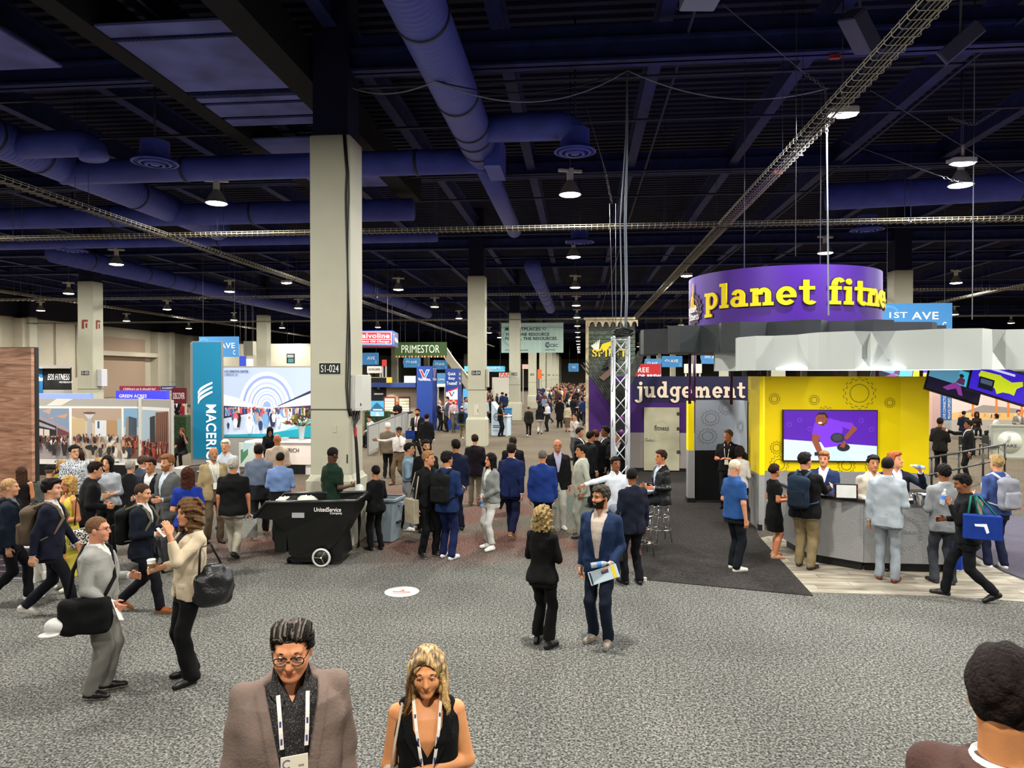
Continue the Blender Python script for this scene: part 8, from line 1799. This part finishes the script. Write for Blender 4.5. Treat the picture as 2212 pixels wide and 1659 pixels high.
seat('S5', 'seated man in a slate suit behind the grey haired man', dict(jacket='#4c5466', shirt='#c8ccd4', hair='short', haircol='#4a3a2c', skin=LT, arms=('bent', 'bent')), 308, 985, 120)
seat('S6', 'seated blonde woman behind the woman with the book', dict(sex='f', shirt='#5a4a3c', hair='long', hlen=.2, haircol='#a88450', skin=LT, arms=('bent', 'bent')), 213, 990, -40)
seat('S7', 'seated woman at the white cafe table left of the teal tower', dict(sex='f', shirt='#14100e', sleeve='short', hair='long', hlen=.2, haircol='#6a4428', skin='#c88a68', arms=('bent', 'up')), 393, 925, -20)
P('B1', 'man in a white shirt and black jacket in the maroon booth', dict(jacket='#101014', shirt='#e8e8ea', trousers='#14141a', hair='short', haircol='#0e0a08', skin=BR, arms=('bent', 'down')), top=(382, 858), h=1.8, a=-5)
P('B2', 'blonde woman in a red jacket in the maroon booth', dict(sex='f', jacket='#8a1c24', shirt='#a02830', trousers='#1a1418', hair='long', hlen=.2, haircol='#c8a060', skin=LT, arms=('bent', 'bent')), top=(397, 866), h=1.68, a=-150)

# ---- centre
P('C1', 'man in a light blue sweater and pale grey trousers with crossed arms', dict(shirt='#8aa4b8', trousers='#8c9298', tuck=True, hair='short', haircol='#17110d', skin=LT, arms=('cross', 'cross'), shoes='#dcdad6', sole='#f4f2ee', leg=1.08), top=(884, 957), feet=(884, 1145), a=78)
P('C2', 'bearded man in a dark suit facing the camera, behind the talkers', dict(jacket='#101014', shirt='#e4e6ea', trousers='#101014', hair='short', haircol='#14100c', beard='#1c1410', skin=LT, arms=('down', 'down')), top=(920, 951), h=1.82, a=20)
i = P('C3', 'fair haired man in black with a tote bag on his shoulder', dict(shirt='#0c0d10', sleeve='long', trousers='#0c0c10', hair='short', haircol='#8a6440', skin='#c88a68', arms=('down', 'down'), shoes='#1c1c1e', sole='#c8c4bc', hy=35), top=(934, 974), feet=(926, 1202), a=30)
e = local_thing(i, 'tote_bag', 'beige canvas tote bag on the fair haired man', 'bag'); MB().cbox(-.36, -.26, -.14, .20, .62, 1.02, .01).build('bag_body', cloth('#a89c84'), e); MB().tube([(-.30, -.08, 1.02), (-.20, -.02, 1.45), (-.22, .05, 1.46), (-.30, .14, 1.02)], .012, 6).build('strap', cloth('#b8ac94'), e)
i = P('C4', 'man in a royal blue suit with a black backpack and white trainers', dict(jacket='#162c58', shirt='#d8d8dc', trousers='#141e4a', hair='quiff', haircol='#14100e', skin=MD, arms=('bent', 'bent'), shoes='#d4d6dc', sole='#f0f0f0', hy=-20), top=(958, 976), feet=(966, 1207), a=150)
backpack(i, 'black backpack on the royal blue suit', '#0a0c0e')
P('C5', 'man in a navy suit and glasses standing behind the blue suited man', dict(jacket='#121a38', shirt='#b8c0d0', trousers='#0e1226', hair='short', haircol='#14100e', skin=MD, glasses=True, arms=('down', 'down')), top=(973, 950), feet=(985, 1145), a=-160)
P('C6', 'man in a dark plum jacket and khaki trousers, back turned', dict(build=1.08, jacket='#170e18', shirt='#c8c8cc', trousers='#6c6452', hair='short', haircol='#241410', skin=LT, arms=('bentlow', 'bentlow'), shoes='#6a4028', jhem=.76), top=(1022, 939), feet=(1026, 1092), a=178)
i = P('C7', 'long haired woman in a grey blazer and white trousers', dict(sex='f', jacket='#868a86', shirt='#d8d8d8', trousers='#d8d6d0', hair='long', hlen=.3, haircol='#0d0909', skin='#b87c58', arms=('clasp', 'clasp'), shoes='#e6e4de', sole='#ffffff', crop=True, collar=False), top=(1070, 979), feet=(1060, 1186), a=-55)
bottle(i['hand'][-1] + Vector((.0, -.03, -.05)), (.3, 0, 0), 'small dark bottle in the grey blazer woman hand')
i = P('C8', 'man in a blue suit walking away, folder in hand', dict(build=1.05, jacket='#142250', shirt='#dcdce0', trousers='#0f1638', hair='short', haircol='#1c1210', skin=LT, legs='walkr', stride=.9, shoes='#8a5230', sole='#e0d8cc', arms=('swingb', 'down')), top=(1098, 955), feet=(1105, 1160), a=165)
slab(i['hand'][1] + Vector((0, 0, -.08)), (radians(80), radians(25), 0), (.22, .30, .01), cloth('#0e1018'), 'document_folder', 'dark folder carried by the man in the blue suit', 'folder')
P('C9', 'man in a dark plum suit partly hidden behind the blue suit', dict(build=1.1, jacket='#160f1c', shirt='#c8c8cc', trousers='#14121a', hair='short', haircol='#2a1c14', skin=LT, shoes='#8a4a30'), top=(1104, 944), feet=(1108, 1108), a=175)
P('C10', 'broad man in a bright blue blazer, back turned', dict(build=1.14, jacket='#17337a', shirt='#dcdce4', trousers='#12131c', hair='buzz', haircol='#5a5450', skin=MD, legs='walk', stride=.5, arms=('down', 'down')), top=(1180, 970), feet=(1172, 1172), a=176)
P('C11', 'bald man with glasses and a dark jacket facing the camera', dict(build=1.08, jacket='#101114', shirt='#c4c0e0', trousers='#c8c4b8', hair='bald', beard='#9a6a50', skin='#c07a58', glasses=True, shoes='#dcdad4', sole='#ffffff'), top=(1198, 949), feet=(1204, 1142), a=8)
P('C12', 'man in a pale sage suit, hands in pockets, facing left', dict(jacket='#b2b4a4', shirt='#e8e6e0', trousers='#a6a898', hair='short', haircol='#14100e', skin=MD, arms=('pocket', 'pocket'), shoes='#3a342e'), top=(1266, 960), feet=(1256, 1160), a=-78)
for k, (lab, tp, a, jc, hc, sk) in enumerate((('young man in a dark suit at the left of the dark suited huddle', (1252, 924), 70, '#0f0f13', '#1a100c', LT), ('dark haired man in a charcoal suit with his back to the camera in the huddle', (1276, 932), 120, '#17181e', '#120c0a', MD), ('auburn haired man in a dark suit inside the huddle', (1287, 929), -170, '#141216', '#4a2214', LT), ('dark suited man facing left at the right of the huddle', (1308, 921), -75, '#0e0e12', '#0e0a08', BR), ('man in black behind the truss tower', (1334, 932), -20, '#0c0c0e', '#14100c', MD))):
 P('H%d' % k, lab, dict(jacket=jc, shirt='#dcdce0', trousers='#0e0e12', hair='short', haircol=hc, skin=sk, arms=(('bent', 'down'), ('down', 'down'), ('down', 'bent'), ('bent', 'bent'), ('cross', 'cross'))[k]), top=tp, h=(1.76, 1.78, 1.78, 1.84, 1.78)[k], a=a)
P('C14', 'woman with curly blonde hair all in black, back turned', dict(sex='f', build=1.02, shirt='#060607', sleeve='long', collar=False, trousers='#060607', tophem=.84, hair='curly', hlen=.17, haircol='#8a744c', skin='#b87850', arms=('cross', 'cross'), cuff=.078, crop=True, shoes='#0a0a0a', legs='stand'), top=(1172, 1094), feet=(1172, 1396), a=150)
i = P('C15', 'bearded man in a blue blazer and jeans with a brochure', dict(jacket='#1c2f52', shirt='#cdbdb0', trousers='#141f30', hair='quiff', haircol='#3c362e', beard='#241a14', skin='#bc7e58', arms=('down', 'bentlow'), shoes='#8c8074', sole='#d8d0c0', hy=-30, btn=.98, open=.02), top=(1300, 1050), feet=(1298, 1388), a=-22)
slab(i['hand'][1] + Vector((-.06, -.04, -.06)), (radians(70), radians(-22), radians(-10)), (.34, .15, .008), paint('#a8b8c0'), 'brochure', 'pale brochure with a yellow end held by the bearded man', 'brochure', ((.30, .42, -.45, .45, '#c8b020'), (-.46, -.40, -.45, .45, '#1c2430'), (-.05, .2, .05, .3, '#2a3a58')))
bottle(i['hand'][1] + Vector((-.10, -.02, .05)), (0, radians(80), 0), 'plastic water bottle with blue label in the bearded man hand')
i = P('C16', 'man with a fade haircut in a dark navy suit, back turned', dict(jacket='#0e1428', shirt='#dcdcdc', trousers='#0a0b14', hair='buzz', haircol='#120c0a', beard='#140c0a', skin=BR, arms=('down', 'down'), hy=-40, shoes='#0a0a0c'), top=(1345, 1011), feet=(1366, 1262), a=-150)
e = local_thing(i, 'briefcase', 'black leather briefcase beside the navy suit', 'bag'); MB().cbox(.26, .34, -.2, .2, .42, .76, .01).build('case_body', mat('black_leather', '#08090c', .35, bump=(30, .3), spec=.6), e); MB().tube([(.30, -.14, .76), (.24, -.06, 1.1), (.24, .06, 1.1), (.30, .14, .76)], .008, 6).build('strap', BLK, e); MB().box(.255, .26, -.2, .2, .70, .75).build('flap_trim', paint('#6a6460'), e)
q = ST1
i = person('S8', 'man in a black leather jacket sitting on a chrome stool', dict(legs='sit', seat=.72, footz=.34, jacket='#101214', jacketmat=mat('black_leather_jacket', '#0c0e10', .35, bump=(30, .3), spec=.6), shirt='#ccd4e4', trousers='#1c2226', hair='short', haircol='#2c1a12', skin='#b8724e', arms=('bent', 'bent'), shoes='#b8b4b0', sole='#d8d4d0', btn=1.0), loc=(q.x, q.y, 0), h=1.82, a=-62)
q = ST2 + Vector((-.45, .25, 0));
person('S9', 'man in a white shirt stretching an arm out, behind the navy suit', dict(legs='sit', seat=.72, footz=.34, shirt='#d4d8e0', trousers='#8c90a0', hair='short', haircol='#14100c', skin=BR, arms=((( .95, -.35, -.12), (.9, -.45, -.1)), 'bent'), shoes='#a86a34', sole='#d8d0c8'), loc=(q.x, q.y, 0), h=1.78, a=25)
stool(q, 'chrome bar stool under the white shirted man')
# ---- middle distance
P('M1', 'white haired man in a tan jacket walking away along the fence', dict(build=1.08, jacket='#6e6252', shirt='#c8c4bc', trousers='#121212', hair='short', haircol='#d0ccc4', skin='#c07c5c', arms=('bent', 'down')), top=(843, 913), feet=(838, 1033), a=170)
P('M2', 'man with a dark cap in a white patterned shirt, arms spread', dict(build=1.1, shirt='#c4bcb8', shirtmat=speckle('dotted_shirt', '#cfc6c0', '#6a6468', 120, .58), trousers='#6a563e', hair='buzz', haircol='#1a1410', cap='#1c1412', skin=BR, arms=('out', 'up'), tuck=True, legs='walk', stride=.7, shoes='#5c2c1c'), top=(866, 921), feet=(862, 1046), a=-38)
i = P('M3', 'man in a dark suit with a red tie and blue bag', dict(jacket='#15161a', shirt='#e0e0e0', tie='#6a1420', trousers='#22231f', hair='short', haircol='#0e0a08', beard='#120c0a', skin=MD, arms=('bent', 'down'), lanyard='#e4e4e4', legs='walk', stride=.5), top=(899, 882), feet=(902, 992), a=-20)
tote(i['hand'][-1], .4, 'blue tote bag carried by the man with the red tie', '#1c3a8c', .34, .3, .1, .1)
P('M4', 'man in a black suit walking away towards the navy tower', dict(jacket='#0c0d10', shirt='#d8d8dc', trousers='#0c0d10', hair='short', haircol='#0d0908', skin=MD, legs='walkr', stride=.6), top=(917, 893), feet=(922, 1003), a=168)
for key, lab, tp, ft, a, sp in (('M5', 'bald man in a black suit beside the navy tower', (952, 865), (950, 931), 60, dict(jacket='#0c0c0f', hair='fringe', haircol='#5a5048', arms=('bent', 'bent'))), ('M6', 'man in a grey suit talking beside the slogan tower', (964, 857), (966, 933), -60, dict(jacket='#4a5058', hair='short', haircol='#1a120e', arms=('bent', 'down'))), ('M7', 'man in a pink shirt and grey trousers with a lanyard', (981, 861), (980, 935), 15, dict(shirt='#c0a4ac', trousers='#5a564c', hair='fringe', haircol='#2a1e18', lanyard='#e4e4e4', tuck=True, legs='walk', stride=.6, beard='#2a1a12')), ('M8', 'man in a blue jacket with a black backpack and white cap', (1001, 877), (998, 950), 170, dict(shirt='#28486e', trousers='#7c7058', cap='#d8d4d0', hair='buzz', legs='walkr', stride=.5, shoes='#dcd8d0'))):
 i = P(key, lab, dict(sp, skin=LT), top=tp, feet=ft, a=a)
 if key == 'M8': backpack(i, 'black backpack on the man with the white cap', '#0b0c0e')
P('M9', 'staff man in a black T-shirt and jeans at the kiosk', dict(shirt='#0b0b0d', sleeve='short', trousers='#12141c', hair='short', haircol='#120c0a', skin=BR, arms=('bent', 'bent'), lanyard='#b8d0d8'), top=(1082, 868), feet=(1081, 943), a=70)
P('M10', 'man in a dark green suit walking down the aisle, seen from behind', dict(jacket='#24261e', shirt='#c8c8c0', trousers='#1a1b17', hair='buzz', haircol='#4a3828', skin=LT, legs='walk', stride=.9, shoes='#d8d4cc'), top=(1141, 877), feet=(1142, 944), a=178)
P('M11', 'man in a white shirt with dark bag strap in the aisle', dict(shirt='#c8ccd4', trousers='#14151c', tuck=True, hair='short', haircol='#1a120e', skin=LT, arms=('bent', 'bent')), top=(1180, 868), feet=(1183, 932), a=-60)
P('M12', 'woman in white trousers and a dark top in the aisle', dict(sex='f', shirt='#12131c', trousers='#c8c4bc', hair='long', haircol='#14100e', skin=LT, legs='walk', stride=.6), top=(1163, 872), feet=(1166, 938), a=175)
i = P('M13', 'woman in a cream jacket and brown skirt in the aisle', dict(sex='f', jacket='#b8ac90', shirt='#c8bca0', dress='#6a5444', sleeve='short', hem=.30, hair='bob', haircol='#17100c', skin=LT), top=(1226, 872), feet=(1226, 933), a=165)
tote(i['hand'][-1], 0, 'cream handbag carried by the woman in the cream jacket', '#c8bea4', .34, .28, .1, .12)
P('M14', 'person in a light vest with folded arms, hand at the chin', dict(shirt='#b8b4b0', trousers='#5c5a5c', hair='short', haircol='#2c1c12', skin=LT, arms=('cross', 'chin')), top=(1242, 893), h=1.72, a=-55)
P('M15', 'tall figure in a long black coat in the aisle', dict(jacket='#08080a', shirt='#0a0a0c', trousers='#08080a', hair='short', haircol='#0a0808', skin=LT, jhem=.45), top=(1209, 858), feet=(1209, 924), a=180)
seat('S10', 'man in a white shirt seated behind the low fence', dict(jacket='#a8acb4', shirt='#dcdce0', hair='short', haircol='#1c120e', skin=LT, arms=('bent', 'bent'), lean=.3), 806, 896, -50)
P('M16', 'bald barman in black behind the bar counter', dict(shirt='#14120f', sleeve='short', trousers='#14120f', hair='bald', skin='#b8744c', arms=('bent', 'bent')), top=(859, 864), h=1.8, a=20)
P('M17', 'person in black at the bar counter, back to the camera', dict(jacket='#0c0c0e', hair='short', haircol='#0e0a08', skin=LT, arms=('bent', 'bent')), top=(891, 860), h=1.75, a=-110)
P('M18', 'bald man standing at the dark oil poster', dict(shirt='#4a4644', trousers='#222', hair='bald', skin='#b8744c') if False else dict(shirt='#4a4644', trousers='#222224', hair='bald', skin='#b8744c'), top=(815, 858), h=1.78, a=0)

# ---- right
i = P('R1', 'man in a blue polo shirt and dark jeans holding a folder', dict(build=1.06, shirt='#28528f', sleeve='short', trousers='#12161e', hair='buzz', haircol='#c8b8a0', skin='#c48868', arms=('down', 'bent'), shoes='#dcd6c8', sole='#f4f0e8', hp=10), top=(1583, 993), feet=(1586, 1232), a=130)
slab(i['hand'][1] + Vector((.03, .0, -.08)), (radians(85), 0, radians(55)), (.24, .32, .012), BLK, 'ring_folder', 'black folder in the blue polo man hand', 'folder')
P('R2', 'man in a black T-shirt with folded arms and white lanyard', dict(build=1.1, shirt='#0a0a0b', sleeve='short', trousers='#101012', hair='short', haircol='#5a4a40', skin='#c07a58', arms=('cross', 'cross'), lanyard='#eeeeee', hy=-35), top=(1573, 929), h=1.84, a=-12)
P('R3', 'woman with dark hair in a white ruffled blouse, back turned', dict(sex='f', shirt='#cfc8bc', sleeve='long', collar=False, trousers='#101012', hair='bob', haircol='#1c1210', skin=LT, arms=('bent', 'bent')), top=(1598, 963), h=1.66, a=165)
P('R4', 'woman in a black knee length dress with pinned up hair', dict(sex='f', dress='#08080a', sleeve='short', hem=.52, hair='bun', haircol='#2a1610', skin='#b87450', arms=('bent', 'bent'), shoes='#b08468', hy=15), top=(1674, 1002), feet=(1672, 1205), a=115)
i = P('R5', 'man in a black blazer and khaki trousers with a navy backpack', dict(build=1.18, jacket='#0c0d10', shirt='#b8bcc8', trousers='#968460', hair='short', haircol='#171210', skin='#b87c5c', arms=('fwd', 'fwd'), shoes='#2c1c14', hy=-25, leg=1.1), top=(1746, 978), feet=(1738, 1228), a=158)
backpack(i, 'navy blue backpack on the black blazer', '#1a2c40', '#16222f', '#33536e')
P('R6', 'young salesman in a blue blazer behind the counter', dict(jacket='#182a52', shirt='#dcdce0', trousers='#101218', hair='quiff', haircol='#7a4c2c', skin='#c08060', arms=('desk', 'desk')), top=(1780, 976), h=1.80, a=-10)
i = P('R7', 'man in a pale blue grey suit with brown shoes at the counter', dict(jacket='#a9b2ba', shirt='#dcdce0', trousers='#98a0a8', hair='buzz', haircol='#120c0a', skin=MD, arms=('bent', 'down'), shoes='#5c2418'), top=(1898, 987), feet=(1916, 1256), a=172)
tote(i['hand'][-1] + Vector((-.10, .1, -.02)), .6, 'blue and lime bag in front of the pale suit', '#1c3a9c', .26, .34, .1, .08, '#8cc820')
P('R8', 'man in a cream jacket behind the counter, hidden by the pale suit', dict(jacket='#bcb4a4', shirt='#d8d4cc', trousers='#8a8474', hair='short', haircol='#0e0a08', skin=MD, arms=('bent', 'bent')), top=(1886, 984), h=1.82, a=20)
i = P('R9', 'red haired man in a navy suit drinking from a bottle', dict(jacket='#10182a', shirt='#c8c4dc', trousers='#10131c', hair='quiff', haircol='#8a4a28', skin='#c88868', arms=('bent', 'bottle'), hy=40, hp=-8), top=(1934, 977), h=1.84, a=25)
bottle(i['hand'][1] + Vector((-.03, -.02, .03)), (0, radians(-80), 0), 'clear bottle raised to the red haired man mouth')
i = P('R10', 'man in a striped grey blazer carrying a blue tote bag', dict(jacket='#8c8f92', shirt='#b8bcc4', trousers='#3c4048', hair='short', haircol='#0d0a09', skin=BR, arms=('down', 'bent'), shoes='#1c1c1e'), top=(2030, 1003), feet=(2038, 1262), a=-155)
tote(i['hand'][-1], .8, 'royal blue tote bag hanging at the striped blazer', '#173fae', .32, .34, .14, .20)
i = P('R11', 'man in black striding left with a blue bag over his shoulder', dict(build=1.05, shirt='#0b0c10', sleeve='long', trousers='#0b0d14', hair='short', haircol='#0c0908', skin=BR, legs='walk', arms=('bent', 'chin'), hp=12, lean=.08, shoes='#0a0a0a', tophem=.84), top=(2094, 1020), feet=(2090, 1295), a=-82)
e = local_thing(i, 'tote_bag', 'blue cooler bag with a white state print and green handles', 'bag'); sc = i['sc']
MB().cbox(.24, .36, -.10, .34, .92, 1.24, .012).build('bag_body', cloth('#173a96'), e); MB().prism([(.02, 1.12), (.16, 1.13), (.19, 1.02), (.16, 1.0), (.13, 1.09), (.03, 1.09)], .004, 'x', .361).build('state_print', paint('#dfe6f0'), e)
for y in (-.0, .20): MB().tube([(.30, y - .04, 1.23), (.22, y * .3 + .0, 1.47), (.18, y * .3 + .03, 1.48), (.30, y + .08, 1.23)], .014, 6).build('handle', cloth('#1c7a6c'), e)
bottle(i['hand'][1] + Vector((-.05, 0, .03)), (0, .2, 0), 'water bottle held by the man in black')
i = P('R12', 'fair haired man in a blue shirt with a grey backpack', dict(shirt='#3c4f86', sleeve='long', trousers='#161c38', hair='short', haircol='#a08458', skin=LT, arms=('bent', 'bent'), shoes='#d8d4d0', sole='#f0ece8'), top=(2122, 983), feet=(2152, 1228), a=-140)
backpack(i, 'pale grey backpack on the fair haired man', '#8a8c98', '#9a9ca8', '#b8bac4')
P('R13', 'man in a dark brown suit leaning on the pipe railing', dict(jacket='#1a1712', shirt='#b8b8b4', trousers='#14120f', hair='short', haircol='#14100c', skin=BR, arms=('bent', 'bent')), top=(2031, 903), h=1.82, a=165)
P('R14', 'man in a black suit gesturing near the cafe tables', dict(jacket='#0b0b0d', shirt='#c8c8c8', trousers='#0b0b0d', hair='short', haircol='#120e0a', skin=BR, arms=('point', 'down')), top=(2092, 908), h=1.80, a=-75)
seat('S11', 'seated man in a navy suit at the cafe tables, back turned', dict(jacket='#141a30', hair='short', haircol='#1c140f', skin=LT, arms=('bent', 'bent')), 2082, 888, 160)
seat('S12', 'seated woman with curly dark hair at the cafe table', dict(sex='f', shirt='#2a1a18', hair='curly', hlen=.14, haircol='#2a1610', skin=BR, arms=('bent', 'bent')), 2110, 890, 10)
seat('S13', 'seated woman in white with dark hair facing left', dict(sex='f', shirt='#d8d4cc', hair='bob', haircol='#14100e', skin=LT, arms=('bent', 'bent')), 2152, 894, -75)
seat('S14', 'seated man in a grey jacket at the right edge', dict(jacket='#8a847c', shirt='#d0ccc4', hair='short', haircol='#2c1e14', skin=LT, arms=('bent', 'bent')), 2200, 886, 30)

# ---- distant crowd: one mesh per figure, a few shared bodies
CROWD = []; rc = random.Random(21)
for k in range(26):
 fem = k % 3 == 0; sp = dict(sex='f' if fem else 'm', skin=rc.choice([LT, MD, BR, LT]), haircol=rc.choice(['#120d0b', '#2a1a12', '#5a4028', '#9a7a48', '#8a8680']), hair=rc.choice(['long', 'bob'] if fem else ['short', 'buzz', 'fringe']), trousers=rc.choice(['#0e0f14', '#14182a', '#2c2c30', '#a89c84', '#3a3a40']), legs=rc.choice(['stand', 'walk', 'walkr']), stride=.6, arms=rc.choice([('down', 'down'), ('bent', 'down'), ('bent', 'bent')]), seed=k)
 if rc.random() < .68: sp['jacket'] = rc.choice(['#0c0d10', '#121a34', '#24262c', '#4a4c50', '#8a8474', '#15151a', '#1c2c5c', '#6a5a48', '#c0b8a8'])
 sp['shirt'] = rc.choice(['#dcdcdc', '#8aa0bc', '#e4e0d8', '#4a2a34', '#101014', '#c86a5a', '#b8c8d8']); s, pts_ = build_parts(sp, .036, lod=1); mats, parts = [], []
 for nm, V, Q, mi, ms in pts_:
  base = len(mats); mats += ms; parts.append((V, Q, (np.zeros(len(Q), int) if mi is None else np.asarray(mi)) + base))
 V, Q, mi = merge(parts); CROWD.append(np_mesh('person', V, Q, mats, mi))
def crowd_at(p, a, label, group):
 m = rc.choice(CROWD); o = link('person', m, None, (p.x, p.y, 0), a); sc = rc.uniform(.93, 1.05); o.scale = (sc, sc, sc); tag(o, label, 'person', group)
used = []
def free(p, d):
 for q in used:
  if (q[0] - p[0]) ** 2 + (q[1] - p[1]) ** 2 < d * d: return False
 used.append((p[0], p[1])); return True
n = 0; tries = 0
while n < 175 and tries < 6000:       # dense crowd filling the far aisle between the column row and the shop facade
 tries += 1; Y = 44 + 96 * rc.random() ** 1.15; X = rc.uniform(-3.9 - .012 * (Y - 44) * 0, 1.6)
 if Y < 52 and X < -2.2: continue
 if not free((X, Y), .55): continue
 crowd_at(Vector((X, Y, 0)), rc.choice([0, 3.1, 3.1, 1.5, -1.5, .5]) + rc.uniform(-.5, .5), 'small distant attendee in the packed crowd far down the aisle', 'crowd far down the aisle'); n += 1
n = 0; tries = 0
while n < 40 and tries < 3000:       # groups left of the third column
 tries += 1; Y = rc.uniform(41, 66); X = rc.uniform(-9.5, -5.6)
 if abs(X + 4.57) < .7 or not free((X, Y), .6): continue
 crowd_at(Vector((X, Y, 0)), rc.uniform(-3, 3), 'small distant attendee left of the third column', 'attendees left of the third column'); n += 1
flush_texts()
